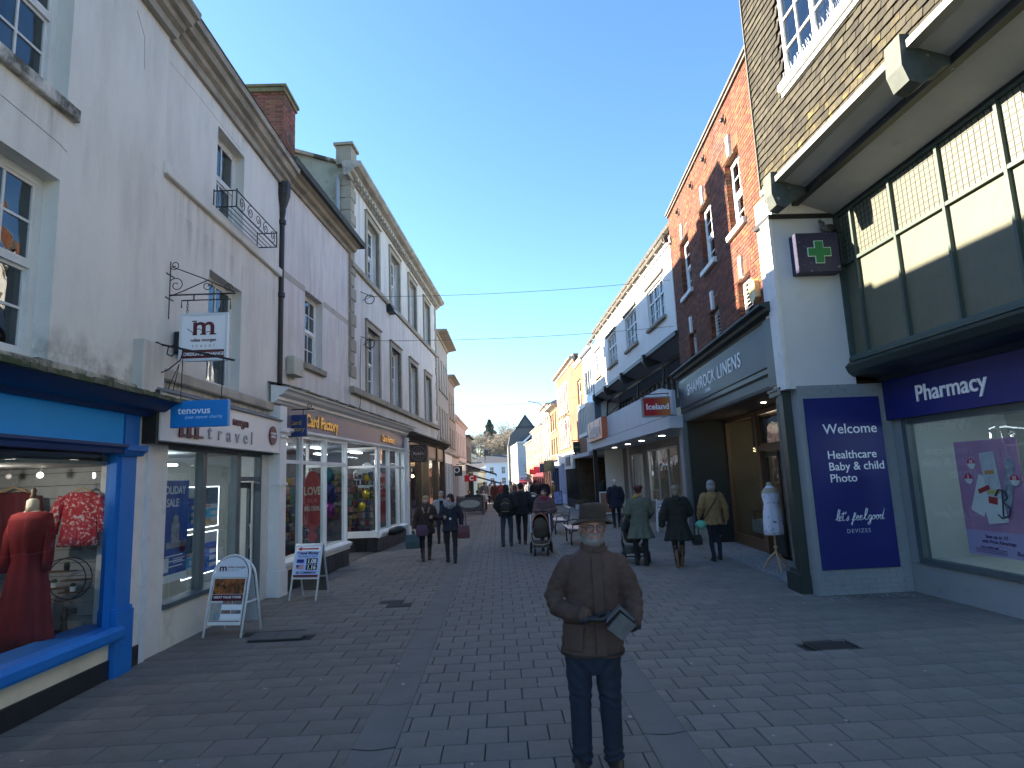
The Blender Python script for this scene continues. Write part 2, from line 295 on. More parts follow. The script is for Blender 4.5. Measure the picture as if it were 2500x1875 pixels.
# ================================================================== GROUND
def gz(y): return -0.022 * max(0.0, y - 46.0)
def ground():
    g = G(); xs = [-400, -60, -8, 8, 60, 400]; ys = [-60, -8, 0, 20, 46, 60, 90, 150, 200, 400]
    for i in range(len(xs) - 1):
        for j in range(len(ys) - 1):
            a, b, c, d = xs[i], xs[i + 1], ys[j], ys[j + 1]
            g.quad((a, c, gz(c) - .035), (b, c, gz(c) - .035), (b, d, gz(d) - .035), (a, d, gz(d) - .035))
    struct(g.build('ground', mat('joint_sand', (.035, .033, .031), .95, (.055, .052, .047), 6, bump=.4, bscale=90)))
ground()
M['sett_road'] = mat('sett_road', (.205, .188, .168), .85, (.182, .168, .151), 10, bump=.7, bscale=160, island=.06, dirt=(.155, .143, .126), dscale=.55, dlo=.46, dhi=.68, fine=.22, hue=.01)
M['sett_left'] = mat('sett_left', (.215, .193, .168), .87, (.188, .170, .149), 8, bump=.7, bscale=160, island=.09, dirt=(.15, .136, .114), dscale=.6, dlo=.44, dhi=.64, fine=.22, hue=.015)
M['sett_right'] = mat('sett_right', (.245, .220, .192), .87, (.215, .194, .170), 8, bump=.7, bscale=160, island=.08, dirt=(.165, .150, .127), dscale=.5, dlo=.44, dhi=.66, fine=.22, hue=.015)
def sett_geo(g, w, d, h, x=0.0, y=0.0, z=0.0, tx=0.0, ty=0.0, c=.007):
    def t(px, py, pz): return (x + px, y + py, z + pz + tx * px + ty * py)
    a, b = w / 2, d / 2
    g.add([t(-a, -b, -h), t(a, -b, -h), t(a, b, -h), t(-a, b, -h), t(-a, -b, -c), t(a, -b, -c), t(a, b, -c), t(-a, b, -c),
           t(-a + c, -b + c, 0), t(a - c, -b + c, 0), t(a - c, b - c, 0), t(-a + c, b - c, 0)],
          [(0, 1, 5, 4), (1, 2, 6, 5), (2, 3, 7, 6), (3, 0, 4, 7), (4, 5, 9, 8), (5, 6, 10, 9), (6, 7, 11, 10), (7, 4, 8, 11), (8, 9, 10, 11)])
def paving(name, label, m, xl, xr, sw, sd, y0, y1, skip=None, shift=0.0):
    root = struct(empty(name)); root['label'] = label
    cells = []; row = 0; y = y0
    while y < y1:
        a, b = xl(y), xr(y); off = (row % 2) * sw / 2 + random.uniform(-.01, .01) + shift
        x = math.floor((a - off) / sw) * sw + off
        while x < b:
            p, q = max(x, a), min(x + sw, b)
            if q - p > .04 and not (skip and skip((p + q) / 2, y + sd / 2)): cells.append((p, q, y))
            x += sw
        y += sd; row += 1
    cells.sort(key=lambda c: math.hypot(.5 * (c[0] + c[1]), c[2]) if c[2] > 3.0 else 900 + c[2])
    full = {}; rest = G(); n = 0
    for p, q, y in cells:
        w = q - p - .008; tx, ty, dz = random.gauss(0, .003), random.gauss(0, .0035), random.uniform(-.002, .002)
        if n < 300 and y > 3.0:
            k = round(w, 3)
            if k not in full:
                gg = G(); sett_geo(gg, k, sd - .008, .03, c=.005); full[k] = gg.mesh('sett', m)
            o = put('sett', full[k], root, ((p + q) / 2, y + sd / 2, dz)); o.rotation_euler = (ty, -tx, random.gauss(0, .004)); n += 1
        else: sett_geo(rest, w, sd - .008, .03, (p + q) / 2, y + sd / 2, gz(y) + dz, tx, ty)
    o = rest.build('far_setts', m, root); o['kind'] = 'stuff'
    return root
LB = lambda y: -4.36 if y < 12 else (-4.5 + (y - 12) * .078 if y < 30 else -3.2)
def RB(y): return 6.4 if y < 9.6 else (4.9 + (y - 9.6) * .07 if y < 16.9 else (6.6 if y < 37.5 else 5.0 - (y - 37.5) * .02))
paving('road', 'road strip of grey concrete setts between the two shallow drain channels', M['sett_road'], lambda y: -.85, lambda y: 1.04, .315, .295, -1.5, 90)
mh = lambda x, y: (3.36 < x < 3.86 and 6.86 < y < 7.24) or (-3.42 < x < -2.66 and 8.55 < y < 9.0)
paving('pavement', 'left hand pavement of brownish setts in front of the stucco shops', M['sett_left'], LB, lambda y: -1.17, .42, .31, -1.5, 90, skip=mh)
paving('pavement', 'right hand pavement of brownish setts in front of the pharmacy', M['sett_right'], lambda y: 1.36, RB, .30, .31, -1.5, 90, skip=mh, shift=.1)
def channel(x0, x1, label):
    g = G(); y = -1.5; w = x1 - x0
    while y < 90:
        L_ = .93; a, b = y + .008, y + L_ - .004; z = gz(y) + random.uniform(-.002, .001)
        n = 6; pr = [(x0 + .006 + (w - .012) * i / n, z - .016 * math.sin(math.pi * i / n)) for i in range(n + 1)]
        for i in range(n):
            (p, zp), (q, zq) = pr[i], pr[i + 1]
            g.quad((p, a, zp), (q, a, zq), (q, b, zq), (p, b, zp))
        y += L_
    o = g.build('drainage_channel', M['concrete'], smooth=False); struct(o); o['label'] = label
channel(-1.178, -.842, 'shallow dished concrete drain channel left of the road'); channel(1.032, 1.368, 'shallow dished concrete drain channel right of the road')
# manhole cover, drain grating, pale tactile slab, missing setts
def manhole():
    r = empty('manhole_cover', (-3.04, 8.78, 0)); tag(r, 'dark square manhole cover set in the pavement by the travel shop', 'manhole cover')
    g = G(); g.box(-.38, .38, -.22, .22, -.03, -.004); g.build('frame', flat('iron_worn', (.05, .048, .045), .6, metal=.3), r)
    for i in (0, 1):
        g = G(); x = -.36 + i * .37; g.box(x, x + .35, -.2, .2, -.02, .001)
        g.build('plate', mat('plate_concrete', (.125, .115, .105), .8, (.10, .092, .085), 8, bump=.5), r)
manhole()
def grating():
    r = empty('drain_grating', (3.61, 7.05, 0)); tag(r, 'dark slotted iron drain grating in the pavement near the pharmacy', 'drain cover')
    g = G(); g.box(-.25, .25, -.19, -.165, -.03, .002); g.box(-.25, .25, .165, .19, -.03, .002); g.box(-.25, -.225, -.165, .165, -.03, .002); g.box(.225, .25, -.165, .165, -.03, .002)
    g.build('frame', flat('iron_worn', (.05, .048, .045)), r)
    for i in range(11): put('bar', bxm(.022, .33, .02, flat('iron_worn', (.05, .048, .045))), r, (-.2 + i * .037, -.165, -.019))
    G().box(-.225, .225, -.165, .165, -.034, -.03).build('pit', M['rubber'], r)
grating()
r = empty('patched_setts', (-1.72, 10.55, 0)); tag(r, 'two sunken black tar patched setts in the left pavement', 'paving patch')
for x, y in ((-.12, .17), (.05, -.14)): G().box(x - .2, x + .2, y - .13, y + .13, -.02, .0045).build('patch', flat('tar', (.014, .013, .012), .8), r)
for x, y, nm in ((-3.75, 15.05, 'pale ribbed paving slab in front of the card shop entrance'),):
    r = empty('ribbed_slab', (x, y, .004)); tag(r, nm, 'paving slab')
    for i in range(4): put('slab_strip', bxm(.8, .11, .012, mat('pale_concrete', (.22, .215, .2), .9, (.17, .165, .15), 6)), r, (-.3, -.25 + i * .125, 0))
# spots of chewing gum and litter on the setts
g = G()
for i in range(110):
    y = 3.2 + 16 * random.random() ** 1.4; x = random.uniform(-4, 5.6); rr = random.uniform(.008, .018)
    g.add([(x + rr * math.cos(a * 1.047), y + rr * 1.2 * math.sin(a * 1.047), .0045) for a in range(6)], [(0, 1, 2, 3, 4, 5)])
o = g.build('gum_spots', flat('gum', (.38, .37, .36))); o['kind'] = 'stuff'; tag(o, 'pale trodden chewing gum spots dotted over the paving', 'gum spots')
g = G()
for i in range(160):
    x = random.gauss(5.5, .42); y = 9.35 + random.gauss(0, .1) - abs(x - 5.6) * .05; rr = random.uniform(.008, .03)
    if y < 9.52: g.add([(x + rr * math.cos(a * 1.25), y + rr * math.sin(a * 1.25), .005) for a in range(5)], [(0, 1, 2, 3, 4)])
o = g.build('bird_droppings', flat('dropping', (.33, .33, .31))); o['kind'] = 'stuff'; tag(o, 'splashes of white bird droppings below the pharmacy sign', 'bird droppings')

# ================================================================== LEFT: stucco building with blue shop and travel shop
def roomb(parent, x0, x1, y0, y1, z0, z1, m, name='shop_interior', floor=None):
    g = G(); g.quad((x0, y1, z0), (x1, y1, z0), (x1, y1, z1), (x0, y1, z1)); g.quad((x0, y0, z0), (x0, y1, z0), (x0, y1, z1), (x0, y0, z1)); g.quad((x1, y0, z0), (x1, y0, z1), (x1, y1, z1), (x1, y1, z0))
    g.quad((x0, y0, z1), (x0, y1, z1), (x1, y1, z1), (x1, y0, z1)); g.quad((x0, y0, z0), (x1, y0, z0), (x1, y1, z0), (x0, y1, z0), 1)
    return g.build(name, [m, floor or M['room']], parent)
def core(parent, x0, x1, z0, z1, y0=.36, y1=9.0, m=None):
    return G().box(x0, x1, y0, y1, z0, z1).build('building_core', m or M['room'], parent)
A = empty('stucco_building', (-4.35, 5, 0), R(90 - .6))
tag(A, 'large cream stucco building with blue shopfront and travel agent at street level', 'building')
SS = M['stucco_a']
wall('wall', A, -7.0, 2.78, 3.10, 8.2, [(-.31, .96, 5.98, 7.8), (-.33, .94, 3.27, 5.13), (-3.3, -2.0, 5.98, 7.8), (-3.3, -2.0, 3.27, 5.13)], SS, -.03, .38)
wall('wall', A, 2.78, 7.12, 3.25, 8.2, [(4.31, 5.33, 6.36, 7.8), (4.18, 5.35, 3.57, 5.33)], SS, 0, .35)
core(A, -7, 7.1, 3.3, 8.1)
core(A, -7, 7.1, 0, 3.3, 3.7, 9)
fm, gl = M['white_old'], M['glass_up']
for x0, z0, z1 in ((-.31, 5.98, 7.8), (-.33, 3.27, 5.13), (-3.3, 5.98, 7.8), (-3.3, 3.27, 5.13)):
    sash(A, x0, x0 + 1.27, z0, z1, 3, (2, 2), .13, fm, gl, .09, .026, sill=(.12, .10, .14, M['stucco_a']) if z0 > 4 else None)
    G().box(x0 + .85, x0 + 1.12, .33, .345, z0 + .05, z1 - .06).build('curtain', flat('curtain_dark', (.05, .045, .045)), A)
for x0, x1, z0, z1 in ((4.31, 5.33, 6.36, 7.8), (4.18, 5.35, 3.57, 5.33)):
    sash(A, x0, x1, z0, z1, 2, (1, 1), .16, fm, gl, .07, .03)
    G().box(x0 + .5, x1 - .08, .33, .345, z0 + .05, z1 - .06).build('curtain', flat('curtain_dark', (.05, .045, .045)), A)
G().box(4.4, 5.2, .30, .34, 3.62, 3.95).build('window_display', M['white'], A)
G().bbox(2.76, 7.12, -.07, .02, 6.17, 6.34, .015).build('string_course', M['stucco_a'], A)
G().bbox(2.74, 7.14, -.09, .02, 3.40, 3.56, .02).build('sill_course', M['stone_pale'], A)
# cracks drawn as thin raised render ridges
g = G(); g.tube([(2.02, -.031, 7.95), (2.2, -.031, 7.72), (2.23, -.031, 7.3)], .004, 4); g.tube([(.1, -.031, 5.55), (.9, -.031, 5.5), (1.0, -.031, 5.47)], .004, 4); g.tube([(2.8, -.001, 7.85), (3.6, -.001, 7.88), (5.2, -.001, 7.86)], .003, 4)
g.build('render_crack', flat('crack', (.34, .31, .28)), A)
# cornice in stepped profile, with gutter lip
prof = [(.02, 8.16), (-.06, 8.16), (-.09, 8.24), (-.16, 8.27), (-.18, 8.33), (-.26, 8.35), (-.30, 8.43), (-.36, 8.44), (-.38, 8.53), (.25, 8.60), (.25, 8.20)]
moulding([(y, z) for y, z in prof], 2.8, 7.18).build('cornice', M['cornice'], A)
moulding([(y - .06, z) for y, z in prof], -7.0, 2.8).build('cornice', M['cornice'], A)
G().prism([(-.40, 8.53), (-.36, 8.60), (.3, 8.66), (.3, 8.53)], 'x', -7, 7.2).build('cornice_capping', M['moss'], A)
g = G(); g.quad((-7, .1, 8.6), (7.15, .1, 8.6), (7.15, 4.2, 9.0), (-7, 4.2, 9.0)); g.quad((-7, 4.2, 9.0), (7.15, 4.2, 9.0), (7.15, 9, 8.4), (-7, 9, 8.4)); g.quad((7.15, .1, 8.2), (7.15, 9, 8.2), (7.15, 4.2, 9.0), (7.15, .1, 8.6))
g.build('roof', M['slate'], A)
# --- blue shop
g = G(); n = 9
for i in range(n):  # mossy rough stone band above the fascia, in separate stones
    x = -3.2 + i * .66; G().bbox(x, x + .64, -.10 - .01 * (i % 2), .05, 3.10, 3.27 - .012 * (i % 3), .018).build('mossy_stone', M['moss_stone'], A)
g = G(); k = 60
for i in range(k):
    a, b = -3.2 + i * 6.1 / k, -3.2 + (i + 1) * 6.1 / k; d = random.uniform(0, .03)
    g.box(a, b, -.46 - d, -.03, 3.045, 3.09 + random.uniform(0, .012))
g.build('mossy_ledge', M['moss'], A)
moulding([(-.05, 2.88), (-.12, 2.88), (-.16, 2.93), (-.26, 2.95), (-.34, 3.0), (-.40, 3.045), (-.05, 3.045)], -3.2, 2.66).build('fascia_cornice', M['blue_dark'], A)
G().box(-3.2, 2.12, -.08, .0, 2.52, 2.88).build('fascia', M['blue_fascia'], A)
moulding([(0, 2.42), (-.12, 2.42), (-.13, 2.47), (-.16, 2.49), (-.16, 2.52), (0, 2.52)], -3.2, 2.12).build('fascia_moulding', M['blue_dark'], A)
g = G(); g.box(2.12, 2.44, -.09, .1, 0, .72); g.box(2.12, 2.44, -.11, .1, .0, .68); g.box(2.14, 2.42, -.07, .10, .72, 2.42); g.box(2.08, 2.14, -.05, .02, .52, 2.42); g.build('pilaster', M['blue_paint'], A)
moulding([(.1, 2.40), (-.10, 2.40), (-.13, 2.44), (-.16, 2.46), (-.16, 2.52), (.1, 2.52)], 2.09, 2.49).build('capital', M['blue_paint'], A)
G().box(2.14, 2.42, -.09, 0, 2.52, 2.88).build('pilaster_head', M['blue_paint'], A)
moulding([(.3, .40), (-.15, .40), (-.16, .43), (-.16, .50), (-.10, .54), (.3, .56)], -3.2, 2.22).build('window_sill', M['blue_paint'], A)
G().box(-3.2, 2.12, -.04, .3, .2, .42).build('stall_riser', M['cream'], A)
G().box(-3.2, 2.12, -.06, .3, 0, .2).build('plinth', M['black_tile'], A); G().box(2.44, 2.67, -.05, .3, 0, .22).build('plinth', M['black_tile'], A)
G().box(2.44, 2.68, -.03, .35, .22, 3.12).build('pier', M['white_old'], A)
G().box(-3.2, 2.07, .02, .028, .54, 2.42).build('shop_window', M['glass_shop'], A)
G().box(-1.2, -1.14, -.01, .06, .54, 2.42).build('mullion', M['blue_paint'], A)
roomb(A, -3.2, 2.62, .29, 2.5, .42, 2.5, mat('blue_shop_room', (.11, .095, .085), .9, (.075, .065, .06), 1.5), floor=flat('shop_floor', (.05, .035, .03)))
# slatted display wall facing the street corner
for i in range(14):
    put('slat', bxm(.03, 2.05, .142, mat('slat_white', (.34, .34, .345), .6, (.29, .29, .30), 3)), A, (2.50, .12, .46 + i * .149))
# ceiling strip and spot lamps
G().box(.8, 2.45, .1, 2.2, 2.30, 2.34).build('bulkhead', flat('bulkhead', (.35, .35, .34)), A)
# --- block and pillar between the shops
G().bbox(2.30, 2.76, -.17, 0, 3.09, 3.80, .015).build('stone_block', M['stucco_b'], A)
g = G(); g.box(2.68, 2.80, -.05, .3, 0, 2.65); g.build('corner_strip', mat('pale_blue_white', (.60, .64, .68), .6, (.52, .56, .60), 4, dirt=(.3, .3, .28), dscale=6, dlo=.6, dhi=.75), A)
g = G(); g.box(2.80, 3.19, -.02, .35, 0, 2.65); g.build('pier', mat('pier_white', (.66, .64, .61), .75, (.60, .58, .55), 4, bump=.3, bscale=40, dirt=(.36, .33, .28), dscale=3, dlo=.6, dhi=.8), A)
g = G(); g.box(6.36, 6.92, -.02, .35, 0, 2.65); g.build('pier', mat('pier_white', (.66, .64, .61)), A)
# --- travel shop
g = G(); g.box(2.62, 6.66, -.22, 0, 2.60, 3.20); f = g.build('fascia', mat('fascia_white', (.70, .70, .70), .4, (.66, .66, .66), 1.5), A)
G().box(2.56, 2.62, -.2, .02, 2.56, 3.22).build('fascia_end', M['black_iron'], A)
G().prism([(-.26, 3.20), (-.26, 3.22), (.0, 3.33), (.0, 3.20)], 'x', 2.60, 6.72).build('lead_flashing', M['lead'], A)
G().box(2.7, 6.66, -.1, .1, 2.57, 2.60).build('fascia_soffit', M['black_iron'], A)
txt('m', .62, 'lettering', M['burgundy'], f, (3.02, -.225, 2.68), ext=.015, sx=1.15, bold=.014)
G().box(3.04, 3.68, -.24, -.22, 2.68, 2.71).build('lettering_serif', M['burgundy'], f)
txt('miles', .19, 'lettering', M['burgundy'], f, (3.78, -.225, 2.96), ext=.012, bold=.004)
txt('morgan', .19, 'lettering', M['burgundy'], f, (4.62, -.225, 2.96), ext=.012, bold=.004)
for k, ch in enumerate('travel'): txt(ch, .30, 'lettering', flat('letter_grey', (.27, .27, .28), .4), f, (3.82 + k * .30, -.225, 2.69), ext=.012, sx=1.15)
G().loft([G().ring(Vector((6.28, -.225 - d, 2.90)), Vector((.17, 0, 0)), Vector((0, 0, .17)), 24) for d in (0, .02)]).build('round_badge', M['burgundy'], f)
txt('EXCLUSIVE', .052, 'lettering', M['txt_white'], f, (6.28, -.247, 2.92), ext=.002, align='CENTER', bold=.001); txt('SAVINGS', .052, 'lettering', M['txt_white'], f, (6.28, -.247, 2.86), ext=.002, align='CENTER', bold=.001)
gf = M['grey_frame']
g = G(); g.box(3.19, 3.25, .02, .1, .58, 2.58); g.box(4.16, 4.29, -.01, .1, .58, 2.58); g.box(5.33, 5.47, -.01, .1, 0, 2.58); g.box(6.30, 6.37, -.01, .1, 0, 2.58); g.box(3.19, 6.37, .0, .1, 2.52, 2.6); g.box(5.47, 6.30, 0, .1, 2.10, 2.17)
wf = g.build('shop_window', gf, A)
for a, b, c, d in ((3.25, 4.16, .58, 2.52), (4.29, 5.33, .58, 2.52), (5.47, 6.30, 2.17, 2.52)): put('pane', bxm(b - a, .006, d - c, M['glass_shop']), wf, (a, .05, c))
moulding([(.1, .50), (-.06, .50), (-.06, .56), (.1, .59)], 3.19, 5.40).build('window_sill', gf, A)
G().box(3.19, 5.36, -.03, .3, 0, .50).build('stall_riser', mat('riser_cream', (.66, .62, .54), .8, (.60, .56, .48), 3, dirt=(.35, .32, .26), dscale=2.5, dlo=.55, dhi=.8), A)
g = G(); g.box(5.48, 5.56, .14, .19, .02, 2.08); g.box(6.21, 6.29, .14, .19, .02, 2.08); g.box(5.56, 6.21, .14, .19, .02, .22); g.box(5.56, 6.21, .14, .19, 1.98, 2.08)
dr = g.build('door', gf, A); put('pane', bxm(.65, .006, 1.76, M['glass_shop']), dr, (5.56, .165, .22)); G().tube([(6.14, .10, .95), (6.14, .08, 1.0), (6.14, .08, 1.3), (6.14, .10, 1.35)], .012).build('handle', M['steel'], dr)
roomb(A, 3.0, 6.55, .12, 3.6, .0, 2.58, M['room_light'], floor=flat('carpet', (.06, .065, .075)))
# posters in light frames, hanging in the travel window
def light_poster(x, z, w, h, y=.32, kind=0):
    g = G(); t = .009; g.box(x, x + w, y, y + .012, z, z + h); p = g.build('window_poster', flat('poster_white', (.62, .64, .68)), A)
    g = G(); g.box(x - t, x + w + t, y - .004, y + .004, z - t, z); g.box(x - t, x + w + t, y - .004, y + .004, z + h, z + h + t); g.box(x - t, x, y - .004, y + .004, z, z + h); g.box(x + w, x + w + t, y - .004, y + .004, z, z + h); g.build('light_edge', M['led'], p)
    cs = [((.02, .08, .35), 0, .75), ((.35, .03, .05), .55, .62), ((.05, .25, .45), .18, .4)] if kind == 0 else [((.03, .06, .10), .55, 1.0), ((.55, .05, .07), .48, .55), ((.04, .30, .55), .22, .48), ((.6, .35, .15), .05, .2)]
    for c, a, b in cs: G().box(x + .015, x + w - .015, y - .003, y, z + h * a + .01, z + h * b - .01).build('print', mat('pr%.2f%.2f' % (c[0], c[2]), c, .5, tuple(min(1, q * 2.2 + .05) for q in c), 14), p)
    for i in range(3): G().box(x + w * .45, x + w * .92, y - .006, y - .001, z + h * (.12 + .17 * i), z + h * (.22 + .17 * i)).build('print', M['white'], p)
    return p
p = G(); p.box(3.05, 3.86, .34, .352, .78, 2.12); p = p.build('window_poster', mat('poster_blue', (.02, .05, .30), .45, (.06, .16, .5), 2.5), A)
txt('HOLIDAY', .15, 'lettering', M['txt_white'], p, (3.12, .337, 1.94), ext=.001, bold=.003); txt('SALE', .15, 'lettering', M['txt_white'], p, (3.28, .337, 1.77), ext=.001, bold=.003)
g = G(); g.box(3.42, 3.62, .330, .338, 1.25, 1.55); g.box(3.46, 3.58, .328, .336, 1.55, 1.65); g.box(3.30, 3.8, .328, .336, 1.22, 1.30); g.build('print', mat('print_palace', (.45, .48, .55), .6, (.3, .25, .22), 20), p)
G().loft([G().ring(Vector((3.72, .334 - d, 1.22)), Vector((.08, 0, 0)), Vector((0, 0, .08)), 18) for d in (0, .006)]).build('print', M['burgundy'], p)
g = G(); g.box(3.05, 3.86, .331, .338, .78, .88); g.box(3.5, 3.8, .331, .338, 1.02, 1.03); g.box(3.5, 3.8, .331, .338, 1.07, 1.08); g.box(3.2, 3.38, .331, .338, .92, 1.1)
for i in range(3): g.box(3.3, 3.74, .331, .338, .97 + i * .07, .985 + i * .07)
g.build('print', M['txt_white'], p)
p.location = (.14, -.24, 0)
for x, z, k in ((4.02, 1.42, 0), (4.02, .74, 1), (4.62, 1.42, 1), (4.62, .74, 0)): light_poster(x, z, .46, .60, .17, k)
light_poster(5.12, .62, .2, .22, .2, 1)
G().box(3.25, 5.2, .9, 1.0, 2.38, 2.41).build('strip_light', emit('strip', (.85, .93, 1), 2.5), A)
G().box(3.3, 6.3, 2.0, 2.1, 2.4, 2.43).build('strip_light', emit('strip', (.85, .93, 1), 2.5), A)
G().box(5.7, 6.5, 2.3, 2.34, .1, 1.9).build('interior_display', mat('dark_red_rack', (.12, .02, .02), .7, (.03, .02, .02), 9), A)

# things in the blue shop window
def hanger(parent, w=.36, m=None):
    g = G(); g.tube([(-w / 2, 0, -.10), (-w / 4, 0, -.04), (0, 0, 0), (w / 4, 0, -.04), (w / 2, 0, -.10)], .012, 6); g.build('hanger', M['wood_light'], parent)
    g = G(); g.tube([(0, 0, 0), (0, 0, .05), (.025, 0, .08), (.0, 0, .11)], .003, 5); g.build('hook', M['steel'], parent)
def cloth(name, outline, th, m, parent, folds=10, amp=.018, rows=12, loc=(0, 0, 0)):
    """garment front+back with folds, from rows of (z, xl, xr)"""
    g = G(); n = 22; rings = []
    for z, a, b in outline:
        rg = []
        for i in range(n):
            t = i / (n - 1); x = a + (b - a) * t; bulge = th * math.sin(math.pi * t) ** .5 if 0 < t < 1 else 0
            rg.append((x, -bulge + amp * math.sin(t * folds * 6.28 + z * 3) * (.3 + abs(outline[0][0] - z)), z))
        for i in range(n - 2, 0, -1):
            t = i / (n - 1); rg.append((a + (b - a) * t, th * .8 * math.sin(math.pi * t), z))
        rings.append(rg)
    g.loft(rings); return g.build(name, m, parent, loc, smooth=True)
bl = empty('hanging_blouse', (-4.82, 7.34, 2.06)); tag(bl, 'red and white speckled blouse on a wooden hanger against the slatted wall', 'blouse')
MB = mat('blouse_print', (.42, .015, .03), .8, (.30, .01, .02), 6, dirt=(.62, .50, .50), dscale=26, dlo=.53, dhi=.6)
hanger(bl); cloth('blouse_body', [(-.05, -.14, .14), (-.10, -.22, .22), (-.22, -.215, .215), (-.4, -.205, .205), (-.55, -.22, .22), (-.66, -.25, .24)], .05, MB, bl, 5, .008)
for s in (-1, 1):
    g = G(); g.tube([(s * .20, 0, -.10), (s * .26, -.02, -.25), (s * .285, -.02, -.42), (s * .28, -.03, -.52)], [.05, .06, .06, .05], 10); g.build('sleeve', MB, bl, smooth=True)
bd = empty('hanging_cardigan', (-5.62, 7.36, 2.1)); tag(bd, 'dark maroon cardigan on a wooden hanger behind the red dress', 'cardigan')
hanger(bd, .44); cloth('cardigan_body', [(-.06, -.16, .16), (-.12, -.30, .30), (-.4, -.27, .27), (-.95, -.30, .30)], .07, mat('maroon_cloth', (.10, .006, .012), .85, (.06, .004, .01), 5), bd, 6, .015)
for s in (-1, 1): G().tube([(s * .27, 0, -.12), (s * .33, -.02, -.45), (s * .32, -.04, -.85)], [.06, .065, .05], 10).build('sleeve', mat('maroon_cloth', (.1, .006, .012)), bd, smooth=True)
mq = empty('dress_mannequin', (-4.84, 6.62, .44)); tag(mq, 'mannequin torso in a long red dress standing in the blue shop window', 'mannequin')
g = G(); g.lathe([(.06, 1.38), (.058, 1.46), (.055, 1.50), (.03, 1.52)], n=16); g.lathe([(.16, 1.34), (.10, 1.37), (.062, 1.40)], n=16, sy=.7); g.build('bust', mat('calico', (.62, .56, .44), .9), mq, smooth=True)
g = G(); g.lathe([(.02, 1.52), (.035, 1.54), (.02, 1.57), (.028, 1.6), (.012, 1.63)], n=12); g.build('finial', M['wood'], mq, smooth=True)
RD = mat('red_dress', (.24, .005, .009), .85, (.16, .003, .007), 3)
g = G(); rg = []
for z, r in ((1.385, .115), (1.36, .18), (1.30, .205), (1.15, .19), (1.0, .165), (.9, .15), (.75, .18), (.5, .215), (.2, .25), (.02, .28)):
    rg.append([(r * 1.05 * math.cos(a) * (1 + .05 * math.sin(a * 9) * (1.4 - z)), r * .68 * math.sin(a) * (1 + .09 * math.sin(a * 9) * (1.4 - z)), z) for a in [2 * math.pi * i / 60 for i in range(60)]])
g.loft(rg); g.build('dress', RD, mq, smooth=True)
for s in (-1, 1): G().tube([(s * .15, 0, 1.33), (s * .20, -.01, 1.15), (s * .215, -.03, .9), (s * .215, -.04, .78)], [.055, .055, .048, .036], 10).build('sleeve', RD, mq, smooth=True)
ws = empty('round_wall_shelf', (-4.88, 7.32, 1.05)); tag(ws, 'round black wire shelf with small plant pots on the slatted wall', 'shelf')
for yy in (0, -.11): G().tube([(.25 * math.cos(a * .2618), yy, .23 * math.sin(a * .2618)) for a in range(24)], .006, 5, closed=True).build('wire_ring', M['black_iron'], ws)
for x0, x1, z in ((-.2, .08, .08), (-.03, .24, -.02), (-.22, .02, -.10), (-.05, .18, -.15)): G().box(x0, x1, -.11, 0, z, z + .012).build('shelf', M['wood'], ws)
for x, z in ((-.13, -.09), (.08, -.14), (0, .09)):
    pt = tag(empty('plant_pot', (-4.88 + x, 7.26, 1.05 + z + .004)), {-.13: 'small white pot with dark plant, left on the round shelf', .08: 'small white pot, lowest on the round shelf', 0: 'dark pot on the top of the round shelf'}[x], 'plant pot')
    G().lathe([(.024, 0), (.032, .055), (.028, .055)], n=12).build('pot', M['white'] if z < 0 else M['black_iron'], pt); G().ball((0, 0, .07), (.03, .03, .025), 8, 5).build('leaves', flat('pot_leaves', (.03, .06, .02)), pt)
fg = empty('figurine', (-4.83, 7.2, .44)); tag(fg, 'bronze coloured female figurine holding a block in the blue shop window', 'figurine')
g = G(); g.lathe([(.045, 0), (.05, .02), (.028, .04), (.033, .10), (.028, .14), (.022, .17), (.034, .21), (.03, .24), (.012, .26), (.022, .29), (.02, .31), (.006, .325)], n=12); g.tube([(.02, 0, .23), (.06, -.01, .24), (.085, -.02, .26)], .009); g.build('figure', mat('bronze', (.12, .075, .045), .5, metal=.4), fg, smooth=True)
G().box(.055, .125, -.045, .01, .245, .30).build('block', mat('bronze', (.12, .075, .045)), fg)
cp = tag(G().lathe([(.03, 0), (.05, .10), (.052, .105), (.046, .1), (.028, .01)], n=14).build('white_cup', M['white'], None, (-4.99, 7.15, .43), smooth=True), 'white cup on the blue shop window ledge beside the figurine', 'cup')
pl_ = tag(cloth('plaid_scarf', [(.62, -.05, .05), (.4, -.055, .055), (.1, -.06, .06), (0, -.065, .065)], .03, mat('plaid', (.20, .02, .03), .85, (.03, .02, .03), 22), None, 3, .008, loc=(-5.13, 7.3, .42)), 'red and black plaid scarf hanging between the dress and the shelf', 'scarf')
for x, y in ((-5.12, 7.1), (-5.5, 7.15)):
    sp = tag(empty('spot_lamp', (x, y, 2.30)), 'glass spot lamp under the shop bulkhead above the %s' % ('blouse' if x > -5.3 else 'red dress'), 'lamp')
    G().tube([(0, 0, 0), (0, -.01, -.05)], .008).build('stem', M['steel'], sp); G().ball((0, -.02, -.085), .032, 10, 8).build('bulb', M['lamp_on'] if x > -5.3 else M['white'], sp, smooth=True)
fl = bpy.data.lights.new('display_lamp', 'POINT'); fl.energy = 3.5; fl.color = (1, .9, .8); fl.shadow_soft_size = .05; flo = put('display_lamp', fl, None, (-5.2, 6.3, 2.2))
tag(flo, 'warm display lamp lighting the blue shop window from its ceiling', 'lamp')

